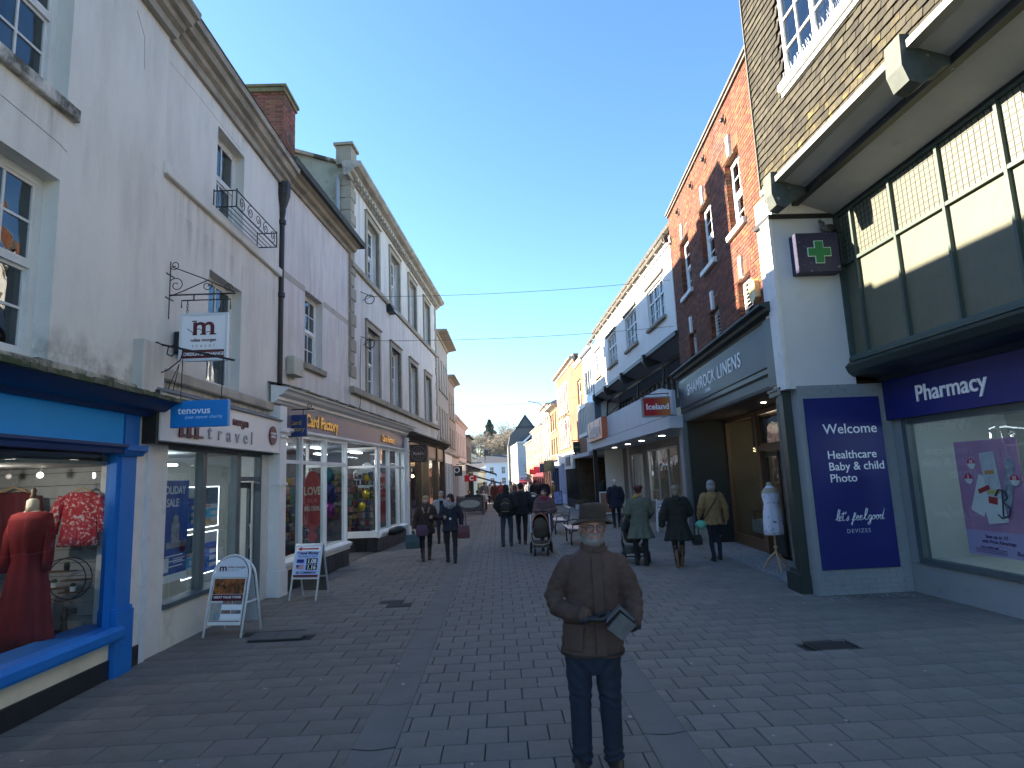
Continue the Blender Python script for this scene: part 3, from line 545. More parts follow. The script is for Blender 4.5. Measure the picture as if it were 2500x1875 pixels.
# ------------------------------------------------------------------ window planter, hanging signs, lantern, pipe
pb = empty('window_planter', (-4.302 - .0, 9.23, 6.36), R(90 - .6)); tag(pb, 'black wrought iron planter basket with scrolls on the upper window sill', 'planter')
g = G(); L_, D_ = 1.72, .36
for z in (.0, .27): g.tube([(0, 0, z), (0, -D_, z), (L_, -D_, z), (L_, 0, z)], .011, 6)
for i in range(5): g.tube([(.02, -D_ * i / 4.5 - .03, 0), (L_ - .02, -D_ * i / 4.5 - .03, 0)], .007, 5)
for x, y in ((0, 0), (0, -D_), (L_, -D_), (L_, 0)): g.tube([(x, y, 0), (x, y, .30)], .011, 6)
for i in range(4): g.tube([(0, -D_ * (i + 1) / 5, 0), (0, -D_ * (i + 1) / 5, .27)], .006, 5)
g.build('frame', M['black_iron'], pb)
for i in range(5): G().tube(scroll(.2 + i * .33, .135, .115, 1.5, R(90) if i % 2 else R(-90), 1, 'x', -D_), .007, 5).build('scroll', M['black_iron'], pb)
def bracket_frame(name, loc, label, h, arm, scr):
    r = empty(name, loc); tag(r, label, 'sign bracket'); return r
# travel sign: double faced board hung on chains from a scrolled iron bracket
s1 = empty('hanging_sign', (-4.32, 8.09, 0)); tag(s1, 'white hanging travel agent sign with large maroon m on a scrolled iron bracket', 'hanging sign')
g = G(); g.tube([(0, 0, 5.05), (0, 0, 4.25)], .012); g.tube([(0, 0, 4.58), (.88, 0, 4.58)], .011); g.tube([(0.02, 0, 4.98), (.45, 0, 4.80), (.86, 0, 4.60)], .007); g.tube([(.02, 0, 4.57), (.2, 0, 4.64), (.52, 0, 4.78)], .008)
for z in (4.86, 4.53): g.tube([(0, -.1, z), (0, .1, z)], .012)
g.build('bracket', M['black_iron'], s1)
for cx, cz, rr, st, d in ((.06, 5.0, .07, R(180), 1), (.09, 4.72, .11, R(180), -1), (.50, 4.70, .08, R(90), -1), (.78, 4.66, .06, R(0), 1)): G().tube(scroll(cx, cz, rr, 1.4, st, d), .006, 5).build('scroll', M['black_iron'], s1)
g = G(); g.tube([(.17, 0, 4.40), (.17, 0, 4.50), (.82, 0, 4.50), (.82, 0, 4.36)], .009); g.tube([(.33, 0, 4.58), (.33, 0, 4.50)], .01); g.tube([(.68, 0, 4.58), (.68, 0, 4.50)], .01); g.build('hanger_bar', M['black_iron'], s1)
for x in (.25, .72):
    for i in range(4): G().tube([(x + (.012 * math.cos(a * .785) if i % 2 else 0), (0 if i % 2 else .012 * math.cos(a * .785)), 4.47 - i * .042 + .026 * math.sin(a * .785)) for a in range(8)], .004, 4, closed=True).build('chain_link', M['black_iron'], s1)
g = G(); g.box(.17, .80, -.03, .03, 3.66, 3.69); g.box(.17, .80, -.03, .03, 4.28, 4.31); g.box(.17, .20, -.03, .03, 3.69, 4.28); g.box(.77, .80, -.03, .03, 3.69, 4.28); fr = g.build('board_frame', mat('sign_frame', (.62, .66, .68), .4), s1)
G().box(.20, .77, -.02, .02, 3.69, 4.28).build('board', mat('board_white', (.80, .80, .82), .35), fr)
txt('m', .36, 'lettering', M['burgundy'], fr, (.33, -.021, 4.02), ext=.003, sx=1.12, bold=.006); G().box(.34, .40, -.024, -.018, 4.015, 4.03).box(.44, .52, -.024, -.018, 4.015, 4.03).box(.56, .65, -.024, -.018, 4.015, 4.03).box(.33, .39, -.024, -.018, 4.195, 4.21).build('lettering_serif', M['burgundy'], fr)
G().tube([(.27, -.022, 4.10), (.34, -.022, 4.05), (.42, -.022, 4.10), (.50, -.022, 4.05), (.62, -.022, 4.06)], .005, 5).build('lettering_swash', M['burgundy'], fr)
txt('miles morgan', .062, 'lettering', M['burgundy'], fr, (.485, -.021, 3.925), ext=.002, align='CENTER', bold=.0015, sx=1.0); txt('t r a v e l', .062, 'lettering', flat('letter_grey', (.27, .27, .28)), fr, (.485, -.021, 3.85), ext=.002, align='CENTER', space=1.2)
bb = G().box(.21, .76, -.026, .026, 3.70, 3.81).build('board_band', M['burgundy'], fr); txt('FOREIGN EXCHANGE', .058, 'lettering', M['txt_white'], fr, (.485, -.028, 3.735), ext=.002, align='CENTER', bold=.001)
# charity shop sign
s2 = empty('hanging_sign', (-4.22, 7.67, 0)); tag(s2, 'bright blue rectangular charity shop sign hanging on two rods', 'hanging sign')
g = G(); g.box(-.02, .02, -.015, .015, 3.27, 3.84); g.box(0, .97, -.012, .012, 3.60, 3.63) if False else None; g.tube([(0, 0, 3.82), (.97, 0, 3.57)], .014, 6); g.tube([(-.06, 0, 3.34), (.02, 0, 3.34)], .02); g.build('bracket', M['black_iron'], s2)
G().tube([(.0, 0, 3.42), (.15, 0, 3.48), (.30, 0, 3.60), (.33, 0, 3.72), (.22, 0, 3.80), (.14, 0, 3.76), (.13, 0, 3.68), (.19, 0, 3.65), (.22, 0, 3.69)], .009, 6).build('scroll', M['black_iron'], s2)
for x, z in ((.33, 3.735), (.83, 3.61)): G().tube([(x, 0, z), (x - .01, 0, 3.07)], .006, 6).build('rod', M['black_iron'], s2)
b2 = G().bbox(.22, .92, -.035, .035, 2.745, 3.075, .006).build('board', mat('tenovus_blue', (.01, .22, .62), .35, (.012, .20, .56), 2), s2)
txt('tenovus', .125, 'lettering', M['txt_white'], b2, (.31, -.037, 2.91), ext=.002, bold=.001); txt('your cancer charity', .058, 'lettering', flat('pale_blue', (.45, .65, .85)), b2, (.40, -.037, 2.85), ext=.002)
# security lamp on the wall, behind the signs
lp = empty('wall_lamp', (-4.30, 8.3, 3.95)); tag(lp, 'white bulkhead wall lamp with black back beside the travel sign', 'lamp')
G().bbox(.0, .12, -.1, .1, -.14, .16, .02).build('back_plate', M['black_iron'], lp); G().ball((.14, 0, .02), (.07, .08, .14), 12, 8).build('cover', M['white'], lp, smooth=True)
# loose cables by the block
g = G(); g.tube([(-4.28, 7.9, 3.05), (-4.2, 7.95, 3.3), (-4.1, 8.0, 3.62), (-4.18, 8.0, 3.2), (-4.25, 7.8, 3.08), (-4.27, 7.6, 3.12), (-4.3, 7.5, 3.35)], .006, 5); tag(g.build('loose_cable', M['black_iron']), 'loose black cable looping beside the charity sign bracket', 'cable')

# ================================================================== LEFT: low pale house (C) and tall quoined house (B)
AZB = 4.5
Cb = empty('low_stucco_house', (-4.3, 12, 0), R(90 - AZB)); tag(Cb, 'lower pinkish stucco house with one sash window between the drainpipe and the quoins', 'building')
SC = M['stucco_c']
wall('wall', Cb, 0, 4.6, 3.1, 8.5, [(1.5, 2.6, 4.67, 6.35)], SC, 0, .35); core(Cb, 0, 4.55, 3.1, 8.4)
sash(Cb, 1.5, 2.6, 4.67, 6.35, 3, (2, 2), .17, M['white'], gl, .06, .02, sill=(.09, .09, .13, M['stone']))
for a, b in ((.2, 1.5), (2.66, 4.58)): G().box(a, b, -.004, .02, 6.28, 6.42).build('string_band', M['stone_pale'], Cb)
moulding([(.05, 8.36), (-.05, 8.36), (-.08, 8.42), (-.18, 8.45), (-.22, 8.52), (-.33, 8.55), (.05, 8.55)], -.12, 4.72).build('eaves_moulding', M['stone'], Cb)
G().prism([(-.42, 8.55), (-.45, 8.66), (-.3, 8.68), (-.1, 8.60), (.1, 8.60), (.1, 8.55)], 'x', -.12, 4.80).build('gutter', mat('gutter_black', (.02, .02, .018), .7, (.045, .045, .035), 6, bump=.4), Cb)
g = G(); g.quad((-.1, -.35, 8.64), (4.6, -.35, 8.64), (4.6, 4.2, 10.0), (-.1, 4.2, 10.0)); g.quad((-.1, 4.2, 10.0), (4.6, 4.2, 10.0), (4.6, 9, 8.5), (-.1, 9, 8.5)); g.quad((-.1, -.3, 8.5), (-.1, -.3, 8.64), (-.1, 4.2, 10.0), (-.1, 4.2, 8.5)); g.build('roof', M['slate'], Cb)
# chimney stack at the party wall, brick by brick
chm = empty('chimney_stack', (-6.52, 15.35, 9.2)); tag(chm, 'square red brick chimney stack with lichened top above the low house', 'chimney')
def bricks(parent, x0, x1, z0, z1, m, holes=(), y=0.0, bl=.225, bh=.075, md=.012, limit=300, near=None, flip=False, depth=.02, plane='xz'):
    """running bond brick faces standing proud of a mortar sheet; nearest ones as individual parts, the rest joined"""
    cells = []; row = 0; z = z0
    while z < z1 - .01:
        x = x0 - (row % 2) * bl / 2; h = min(bh, z1 - z)
        while x < x1:
            a, b = max(x, x0), min(x + bl, x1)
            if b - a > .03 and h > .02:
                segs = [(a, b)]
                for (h0, h1, g0, g1) in holes:
                    if z + h > g0 + .01 and z < g1 - .01:
                        ns = []
                        for p, q in segs:
                            if q <= h0 or p >= h1: ns.append((p, q))
                            else:
                                if h0 - p > .03: ns.append((p, h0))
                                if q - h1 > .03: ns.append((h1, q))
                        segs = ns
                for p, q in segs: cells.append((p, q, z, h))
            x += bl
        z += bh; row += 1
    if near: cells.sort(key=near)
    rest = G()
    for i, (a, b, z, h) in enumerate(cells):
        d = random.uniform(0, .006)
        if i < limit:
            me = bxm(round(b - a - md, 3), depth, round(h - md, 3), m, .003); o = put('brick', me, parent)
            o.location = (a + md / 2, y - depth - d + .012, z + md / 2) if plane == 'xz' else (y, 0, 0)
        else: rest.box(a + md / 2, b - md / 2, y - depth - d + .012, y + .012, z + md / 2, z + h - md / 2)
    if rest.f: o = rest.build('brickwork', m, parent); o['kind'] = 'stuff'
    return len(cells)
G().box(0.012, 1.12, 0, .95, 0, 3.2).build('mortar_core', M['mortar_ch'], chm)
bricks(chm, 0, 1.13, .0, 3.3, M['brick_ch'], y=-.002, limit=250)
g = G(); z = 0; row = 0
while z < 3.28:
    y = 0 - (row % 2) * .11
    while y < .96:
        a, b = max(y, .0), min(y + .225, .96)
        if b - a > .03: g.box(1.118, 1.14 + random.uniform(0, .005), a + .006, b - .006, z + .006, z + .069)
        y += .225
    z += .075; row += 1
o = g.build('brickwork', M['brick_ch'], chm); o['kind'] = 'stuff'
g = G(); g.bbox(-.05, 1.19, -.07, 1.0, 3.3, 3.42, .01); g.bbox(-.09, 1.23, -.11, 1.04, 3.42, 3.5, .01); g.build('chimney_cap', mat('cap_lichen', (.12, .115, .07), 1, (.2, .17, .08), 8, bump=.9, bscale=20, dirt=(.05, .05, .04), dscale=4), chm)
g = G(); g.box(-.03, 1.2, -.04, 1.0, -.5, .05); g.build('flashing', M['lead'], chm)
# black cast iron downpipe with hopper
dp = empty('downpipe', (-4.24, 12.12, 0)); tag(dp, 'black cast iron drainpipe with ornate hopper between the two stucco fronts', 'drainpipe')
G().tube([(0, 0, 3.9), (0, 0, 7.55)], .055, 10).build('pipe', M['black_iron'], dp)
g = G(); g.lathe([(.06, 7.5), (.075, 7.6), (.075, 7.66), (.12, 7.8), (.16, 7.95), (.165, 8.05), (.15, 8.06), (.17, 8.12), (.17, 8.2), (.14, 8.2)], n=10); g.build('hopper', M['black_iron'], dp)
for z in (7.3, 5.75): G().lathe([(.06, z), (.08, z + .02), (.08, z + .1), (.06, z + .12)], n=10).build('collar', M['black_iron'], dp)
G().tube([(.0, 0, 8.15), (.05, -.05, 8.4), (.1, -.1, 8.55)], .05, 8).build('spout', M['black_iron'], dp)
G().tube([(0, 0, 3.95), (.05, .02, 3.8), (.12, .05, 3.86)], .05, 8).build('shoe', M['black_iron'], dp)
ab = empty('alarm_box', (-4.24, 12.5, 4.25)); tag(ab, 'beige metal junction box on the wall beside the black drainpipe', 'junction box')
G().bbox(0, .5, -.16, .0, 0, .38, .012).build('case', mat('beige_box', (.48, .46, .36), .6, (.4, .38, .3), 4), ab, rot=(0, 0, R(85.5)))

Bb = empty('tall_quoined_house', (-4.3, 12, 0), R(90 - AZB)); tag(Bb, 'tall pale house with stone quoins, eight surrounded sash windows and a parapet', 'building')
SB = M['stucco_b']
xsB = [6.2, 9.1, 12.08, 15.15]; WB_ = 1.3
holes = [(x, x + WB_, 8.19, 10.1) for x in xsB] + [(x - .03, x + WB_ - .03, 4.62, 6.64) for x in xsB]
wall('wall', Bb, 4.6, 18.2, 3.1, 10.62, holes, SB, -.04, .4); core(Bb, 4.7, 18.15, 3.1, 10.7, .36, 8.5)
for x in xsB:
    sash(Bb, x, x + WB_, 8.19, 10.1, 3, (2, 2), .14, M['white'], gl, .07, .024, surround=(.17, .09, M['stone']), panes=True)
    sash(Bb, x - .03, x + WB_ - .03, 4.62, 6.64, 3, (2, 2), .14, M['white'], gl, .07, .024, surround=(.17, .09, M['stone']))
    for z0, z1 in ((8.3, 10.05), (4.7, 6.6)): G().box(x + .12, x + .55, .325, .33, z0, z1).build('curtain', M['curtain'], Bb)
G().bbox(4.6, 18.2, -.13, -.02, 8.0, 8.17, .02).build('string_course', M['stone'], Bb)
G().bbox(4.58, 18.2, -.16, -.02, 4.42, 4.6, .02).build('sill_course', M['stone'], Bb)
z = 3.75; k = 0
while z < 10.5:
    h = .37
    if not (7.85 < z < 8.15) and not (4.1 < z < 4.55):
        w = .46 if k % 2 else .30
        me = bxm(w, .07, h - .025, M['stone'], .012); put('quoin', me, Bb, (4.6, -.075, z)); put('quoin', bxm(w * .8, .07, h - .025, M['stone'], .012), Bb, (18.2 - w * .8, -.075, z))
        G().box(4.575, 4.6, -.07, w, z, z + h - .025).build('quoin', M['stone'], Bb)
    z += h; k += 1
profB = [(.02, 10.56), (-.10, 10.56), (-.13, 10.64), (-.22, 10.68), (-.24, 10.74), (-.38, 10.78), (-.46, 10.86), (-.46, 10.94), (.1, 11.0)]
moulding(profB, 4.25, 18.55).build('cornice', M['cornice'], Bb)
for i in range(46): put('dentil', bxm(.12, .1, .10, M['stone_pale']), Bb, (4.7 + i * .292, -.24, 10.57))
G().box(4.5, 18.2, -.02, .22, 10.98, 11.38).build('parapet', M['stone_pale'], Bb); G().box(4.44, 18.26, -.08, .28, 11.38, 11.45).build('parapet_coping', M['moss_stone'], Bb)
G().box(4.40, 4.9, -.14, .3, 10.96, 11.52).box(4.34, 4.96, -.2, .36, 11.52, 11.6).build('parapet_pedestal', M['stone'], Bb)
g = G(); y1, zt = 4.3, 12.45; g.add([(4.6, 0, 3.2), (4.6, 8.5, 3.2), (4.6, 8.5, 11.0), (4.6, y1, zt), (4.6, .1, 10.98)], [(0, 1, 2, 3, 4)]); g.build('gable_wall', M['render_green'], Bb)
g = G(); g.loft([[(4.5, .05, 10.98), (4.8, .05, 10.98), (4.8, .05, 11.08), (4.5, .05, 11.08)], [(4.5, y1, zt), (4.8, y1, zt), (4.8, y1, zt + .1), (4.5, y1, zt + .1)]]); g.build('gable_coping', M['moss_stone'], Bb)
g = G(); g.quad((4.6, .2, 11.0), (18.2, .2, 11.0), (18.2, y1, zt - .1), (4.6, y1, zt - .1)); g.quad((4.6, y1, zt - .1), (18.2, y1, zt - .1), (18.2, 8.5, 11), (4.6, 8.5, 11)); g.add([(18.2, 0, 3.2), (18.2, 8.5, 3.2), (18.2, 8.5, 11.0), (18.2, y1, zt - .1), (18.2, .1, 10.98)], [(0, 1, 2, 3, 4)]); g.build('roof', M['slate'], Bb)
# grey pipe on the gable side
gp = empty('downpipe', (0, 0, 0)); gp.parent = None; gp.matrix_world = Bb.matrix_basis; tag(gp, 'light grey plastic drainpipe on the greenish gable of the quoined house', 'drainpipe')
G().tube([(4.5, .28, 8.6), (4.5, .28, 10.6)], .06, 10).build('pipe', M['drain_grey'], gp); G().lathe([(.065, 9.3), (.075, 9.32), (.075, 9.4), (.065, 9.42)], (4.5, .28, 0), n=10).build('collar', M['drain_grey'], gp)
# floodlight, cable coils
fdl = empty('flood_light', (-3.63, 20.76, 7.78), R(90 - AZB)); tag(fdl, 'black box floodlight mounted on the string course of the quoined house', 'floodlight')
G().prism([(-.32, 0), (-.02, -.02), (-.02, .26), (-.2, .26)], 'x', -.25, .25).build('housing', M['black_iron'], fdl); G().box(-.22, .22, -.33, -.3, .0, .03).build('lens', M['white_old'], fdl)
# ================================================================== LEFT: card shop front (ground floor), coffee shop front
K = empty('card_shop_front', (-4.14, 12.04, 0), R(90 - 5.5)); tag(K, 'white timber card shop front with gold lettered lilac fascia and two bay windows', 'shopfront')
wh = M['white']
prK = [(.05, 3.56), (-.03, 3.56), (-.06, 3.60), (-.10, 3.62), (-.10, 3.68), (-.20, 3.72), (-.24, 3.78), (-.30, 3.80), (-.30, 3.84), (.05, 3.9)]
moulding(prK, -.42, 10.05).build('cornice', wh, K)
g = G(); k = 56
for i in range(k):
    a = -.46 + 10.5 * i / k; b = a + 10.5 / k; h = random.uniform(0, .03) + (.05 if i % 9 == 4 else 0)
    g.add([(a, -.34, 3.84), (b, -.34, 3.84), (b, -.34, 3.865 + h * .3), (a, -.34, 3.865 + h * .3), (a, .2, 3.99 + h), (b, .2, 3.99 + h)], [(0, 1, 2, 3), (3, 2, 5, 4)])
g.build('lead_flashing', M['moss'], K)
fK = G().box(-.1, 9.7, -.02, .05, 3.12, 3.57).build('fascia', mat('fascia_lilac', (.17, .155, .21), .4, (.14, .125, .18), 1.2, (1, 1, 1), dirt=(.12, .16, .34), dscale=.7, dlo=.56, dhi=.7), K)
moulding([(.05, 3.03), (-.05, 3.03), (-.08, 3.06), (-.08, 3.10), (-.03, 3.12), (.05, 3.12)], -.1, 9.7).build('fascia_moulding', wh, K)
txt('Card Factory', .36, 'lettering', M['gold'], fK, (1.0, -.03, 3.23), ext=.02, sx=1.0, bold=.012)
txt('Card Factory', .27, 'lettering', M['gold'], fK, (6.75, -.03, 3.22), ext=.02, sx=.95, bold=.008)
def pilasterK(x0, x1, y0=-.12):
    g = G(); g.box(x0, x1, y0, .2, .3, 3.5); g.box(x0 - .03, x1 + .03, y0 - .04, .2, 0, .42); g.box(x0 - .02, x1 + .02, y0 - .03, .2, .42, .46); g.box(x0 - .02, x1 + .02, y0 - .02, .2, 2.0, 2.05); g.box(x0 - .02, x1 + .02, y0 - .05, .2, 3.0, 3.08); g.box(x0 - .01, x1 + .01, y0 - .03, .2, 2.9, 2.93)
    g.build('pilaster', wh, K)
pilasterK(-.36, -.08); pilasterK(9.55, 9.82)
def shop_bay(parent, x0, x1, mull, y=0.0, zs=.60, zt=3.03, tr=2.46, wm=wh, first=True):
    g = G(); t = .07
    g.box(x0, x1, y - .02, y + .07, tr - .035, tr + .035); g.box(x0, x1, y - .02, y + .07, zt - .06, zt)
    for m_ in mull: g.box(m_ - t / 2, m_ + t / 2, y - .04, y + .08, zs, zt)
    for i in range(len(mull) - 1):   # small corner brackets at the heads
        for mx, s in ((mull[i] + t / 2, 1), (mull[i + 1] - t / 2, -1)):
            g.prism([(mx, zt - .06), (mx, zt - .22), (mx + s * .03, zt - .14), (mx + s * .09, zt - .08), (mx + s * .16, zt - .06)], 'y', y, y + .04)
    f = g.build('bay_window', wm, parent)
    for i in range(len(mull) - 1):
        a, b = mull[i] + t / 2, mull[i + 1] - t / 2
        put('pane', bxm(b - a, .006, tr - zs - .035, M['glass_shop']), f, (a, y + .02, zs)); put('pane', bxm(b - a, .006, zt - tr - .09, M['glass_shop']), f, (a, y + .02, tr + .035))
    return f
shop_bay(K, -.08, 3.62, [-.05, .86, 2.2, 3.58]); shop_bay(K, 6.4, 9.55, [6.45, 7.55, 8.72, 9.5])
for a, b in ((-.08, 3.72), (6.3, 9.55)):
    moulding([(.2, .40), (-.07, .40), (-.08, .46), (-.12, .48), (-.13, .55), (-.06, .58), (.2, .61)], a, b).build('window_sill', wh, K)
    n = int((b - a) / .46)
    for i in range(n): put('riser_tile', bxm((b - a) / n - .012, .03, .39, M['black_tile'], .004), K, (a + (b - a) * i / n + .006, -.05, .005))
# recessed entrance: side windows turned towards the street ends
g = G(); y1 = .95
g.box(6.33, 6.40, 0, y1, 2.42, 2.49); g.box(6.33, 6.40, 0, .07, .6, 3.03); g.box(6.33, 6.40, y1, y1 + .08, .0, 3.03); g.box(6.33, 6.4, 0, y1, 2.97, 3.03); g.box(6.27, 6.40, 0, y1, .42, .60); sf = g.build('entrance_window', wh, K)
put('pane', G().box(0, .006, 0, y1 - .07, 0, 1.82).mesh('pane', M['glass_shop']), sf, (6.36, .07, .6)); put('pane', G().box(0, .006, 0, y1 - .07, 0, .48).mesh('pane', M['glass_shop']), sf, (6.36, .07, 2.49))
for i in range(3): G().box(6.29, 6.36, .02 + i * .32, .32 + i * .32, 0, .42).build('riser_tile', M['black_tile'], K)
g = G(); g.box(3.60, 3.67, .07, y1, .42, .6); g.box(3.60, 3.67, .07, y1, 2.42, 2.49); g.box(3.6, 3.67, y1, y1 + .08, 0, 3.03); sf = g.build('entrance_window', wh, K); put('pane', G().box(0, .006, 0, y1 - .07, 0, 1.82).mesh('pane', M['glass_shop']), sf, (3.63, .07, .6))
G().box(3.6, 3.66, 0, y1, 0, .42).build('stall_riser', M['black_tile'], K)
G().box(3.67, 6.33, .9, 1.0, 2.3, 2.5).build('door_head', wh, K)
roomb(K, -.05, 9.5, .12, 3.4, .02, 3.03, mat('card_room', (.10, .10, .11), .9, (.06, .055, .06), 2), floor=flat('card_floor', (.09, .085, .08)))
for x in (.8, 2.0, 4.6, 7.8):
    for y in (1.2, 2.4): G().box(x, x + .9, y, y + .12, 2.97, 3.0).build('strip_light', emit('strip', (.85, .93, 1), 2.5), K)
# display racks of cards: every card its own coloured piece, joined per rack
rk = [flat('card%d' % i, tuple(q * .38 for q in c), .6) for i, c in enumerate([(.35, .02, .03), (.5, .45, .42), (.05, .25, .22), (.4, .28, .05), (.12, .03, .14), (.03, .08, .25), (.55, .2, .25), (.03, .03, .03)])]
def rack(x0, x1, y, z0, z1, rot=False, name='card_rack'):
    g = G(); dz = .2; z = z0
    while z < z1 - .1:
        x = x0
        while x < x1:
            w = random.uniform(.06, .15); h = random.uniform(.08, .17); mi = random.randrange(8)
            if rot: g.box(y, y + .02, x, x + w, z, z + h, mi)
            else: g.box(x, x + w, y, y + .02, z, z + h, mi)
            x += w + random.uniform(.01, .05)
        if rot: g.box(y - .01, y + .06, x0, x1, z - .02, z, 7)
        else: g.box(x0, x1, y - .01, y + .06, z - .02, z, 7)
        z += dz
    return g.build(name, rk, K)
rack(.05, 3.5, 1.9, .7, 2.3); rack(4.0, 6.1, 2.6, .3, 2.2); rack(6.5, 9.4, 1.6, .5, 2.4); rack(.3, 1.8, 6.9, .55, 2.3, rot=True); rack(.9, 3.2, 3.2, .4, 2.2, rot=True); rack(.4, .9, .45, .62, 1.3); rack(2.4, 3.4, .5, .62, 1.2); rack(.6, 2.9, 2.0, .4, 2.2, rot=True)
def K2W(x, y, z):
    a = R(90 - 5.5); return (-4.14 + x * math.cos(a) - y * math.sin(a), 12.04 + x * math.sin(a) + y * math.cos(a), z)
rzK = R(90 - 5.5)
# love balloon banner
def love(x, lab, w=.21, rz=16.6):
    r = empty('love_banner', K2W(x, .25, .72), R(rz)); tag(r, lab, 'banner')
    pr = [(.02, 0), (.12, .12), (.05, .26), (.20, .42), (w, .75), (w, 1.15), (w * .75, 1.4), (.10, 1.55), (.02, 1.58)]
    pts = [(x_, z) for x_, z in pr] + [(-x_, z) for x_, z in pr[::-1]]
    b = G().prism(pts, 'y', 0, .03).build('banner', mat('love_red', (.50, .035, .03), .4, (.42, .03, .03), 3), r)
    txt('LOVE', .25, 'lettering', flat('cream_letter', (.7, .62, .5)), b, (0, -.004, 1.05), ext=.003, align='CENTER', bold=.006, sx=.62)
    txt('IS A', .13, 'lettering', flat('dull_red', (.75, .15, .1)), b, (0, -.004, .88), ext=.003, align='CENTER', bold=.004)
    txt('BIG DEAL', .14, 'lettering', flat('cream_letter', (.7, .62, .5)), b, (0, -.004, .70), ext=.003, align='CENTER', bold=.004, sx=.58)
love(2.12, 'red pointed love banner in the nearer bay of the card shop'); love(7.8, 'red pointed banner in the far bay of the card shop', .17, 10)
def fill_lamp(p, e, lab, c=(.93, .96, 1)):  # bare point lamps added to brighten the shop interiors
    d = bpy.data.lights.new('shop_fill_lamp', 'POINT'); d.energy = e; d.color = c; d.shadow_soft_size = .15; tag(put('shop_fill_lamp', d, None, p), lab, 'lamp')
fill_lamp(K2W(1.8, 1.3, 2.75), 6, 'cool fill light added inside the nearer half of the card shop'); fill_lamp(K2W(4.9, 1.6, 2.75), 8, 'cool fill light added inside the card shop entrance'); fill_lamp(K2W(8.2, 1.3, 2.75), 6, 'cool fill light added inside the far half of the card shop')
fill_lamp((-5.4, 9.8, 2.35), 3.5, 'cool fill light added inside the travel shop'); fill_lamp((-4.0, 24.0, 2.6), 16, 'warm fill light added inside the brown shop', (1, .75, .45))
fill_lamp((6.7, 14.6, 2.9), 3, 'warm fill light added inside the linen shop window', (1, .82, .58)); fill_lamp((7.0, 7.4, 2.5), 4.5, 'cool fill light added inside the pharmacy window', (.75, .9, 1)); fill_lamp((7.6, 24.5, 2.7), 12, 'white fill light added inside the frozen food shop')
# balloons seen through the entrance window
da = empty('daisy_balloon', (-3.98, 19.05, 2.15)); tag(da, 'white daisy shaped foil balloon with yellow centre in the card shop', 'balloon')
for i in range(5):
    a = R(90 + 72 * i); G().ball((.27 * math.cos(a), 0, .27 * math.sin(a)), (.185, .07, .185), 14, 10).build('petal', flat('foil_white', (.85, .86, .9), .35), da, smooth=True)
G().ball((.03, -.05, 0), (.14, .06, .14), 14, 10).build('flower_centre', flat('foil_yellow', (.80, .50, .02), .35), da, smooth=True)
for x, z, r_, c, lb in ((-3.98, 1.66, .16, 'round gold', (.62, .42, .05)), (-4.1, 1.3, .15, 'lower gold', (.6, .4, .04)), (-3.83, 1.55, .1, 'green', (.22, .30, .05))):
    G_ = G(); G_.ball((0, 0, 0), (r_, r_ * .6, r_ * 1.1), 14, 10); G_.tube([(0, 0, -r_), (.01, 0, -1.1)], .003, 4)
    tag(G_.build('foil_balloon', flat('foil_' + c.replace(' ', '_'), lb, .25, metal=.5), None, (x, 19.02, z), smooth=True), c + ' foil balloon below the daisy balloon', 'balloon')
for x, z, c, lb in ((2.75, 2.2, (.02, .16, .18), 'teal'), (2.8, 1.85, (.03, .04, .16), 'navy blue'), (2.95, 1.7, (.05, .06, .2), 'dark blue'), (2.85, 1.35, (.20, .03, .18), 'purple')):
    G_ = G(); G_.ball((0, 0, 0), (.16, .1, .2), 12, 8); tag(G_.build('foil_balloon', flat('foil_' + lb, c, .25, metal=.4), None, K2W(x + .55, .35, z), smooth=True), lb + ' foil balloon in the cluster at the end of the nearer card shop bay', 'balloon')
# loose black bag-like refuse sack by the bay
# card shop hanging sign
s3 = empty('hanging_sign', (-4.24, 12.4, 0)); tag(s3, 'small dark blue card shop sign with gold letters hanging from a scrolled bracket', 'hanging sign')
g = G(); g.tube([(-.1, 0, 3.5), (.6, 0, 3.5)], .012); g.tube([(.08, 0, 3.5), (.08, 0, 3.38)], .008); g.tube([(.38, 0, 3.5), (.38, 0, 3.38)], .008); g.build('bracket', M['black_iron'], s3)
G().tube(scroll(.05, 3.58, .07, 1.3, R(270)), .007, 5).build('scroll', M['black_iron'], s3); G().tube(scroll(.52, 3.56, .06, 1.3, R(270), -1), .007, 5).build('scroll', M['black_iron'], s3)
b3 = G().bbox(.0, .46, -.025, .025, 2.95, 3.39, .006).build('board', mat('card_blue', (.012, .035, .16), .45, (.01, .03, .13), 3), s3)
txt('Card', .125, 'lettering', flat('sign_gold', (.36, .24, .05)), b3, (.23, -.027, 3.19), ext=.002, align='CENTER', bold=.003); txt('Factory', .125, 'lettering', flat('sign_gold', (.36, .24, .05)), b3, (.23, -.027, 3.06), ext=.002, align='CENTER', bold=.003)
# coffee shop front
Y2 = empty('brown_shop_front', (-3.16, 21.95, 0), R(90 - 4.2)); tag(Y2, 'dark brown shop front with tan fascia and heavy cornice below the quoined house', 'shopfront')
moulding([(.1, 3.42), (-.08, 3.42), (-.14, 3.5), (-.2, 3.52), (-.3, 3.62), (-.36, 3.64), (-.36, 3.7), (.1, 3.82)], -.1, 8.3).build('cornice', mat('brown_cornice', (.05, .04, .033), .7, (.035, .03, .025), 4, dirt=(.09, .085, .06), dscale=3), Y2)
fr_ = mat('brown_paint', (.045, .038, .034), .5, (.035, .03, .027), 3)
G().box(.1, 7.9, -.02, .06, 2.95, 3.42).build('fascia', mat('fascia_tan', (.34, .22, .14), .5, (.28, .18, .11), 1.5), Y2)
g = G()
for x in (0, 2.2, 3.6, 5.9, 7.9): g.box(x - .13, x + .13, -.08, .15, 0, 3.42)
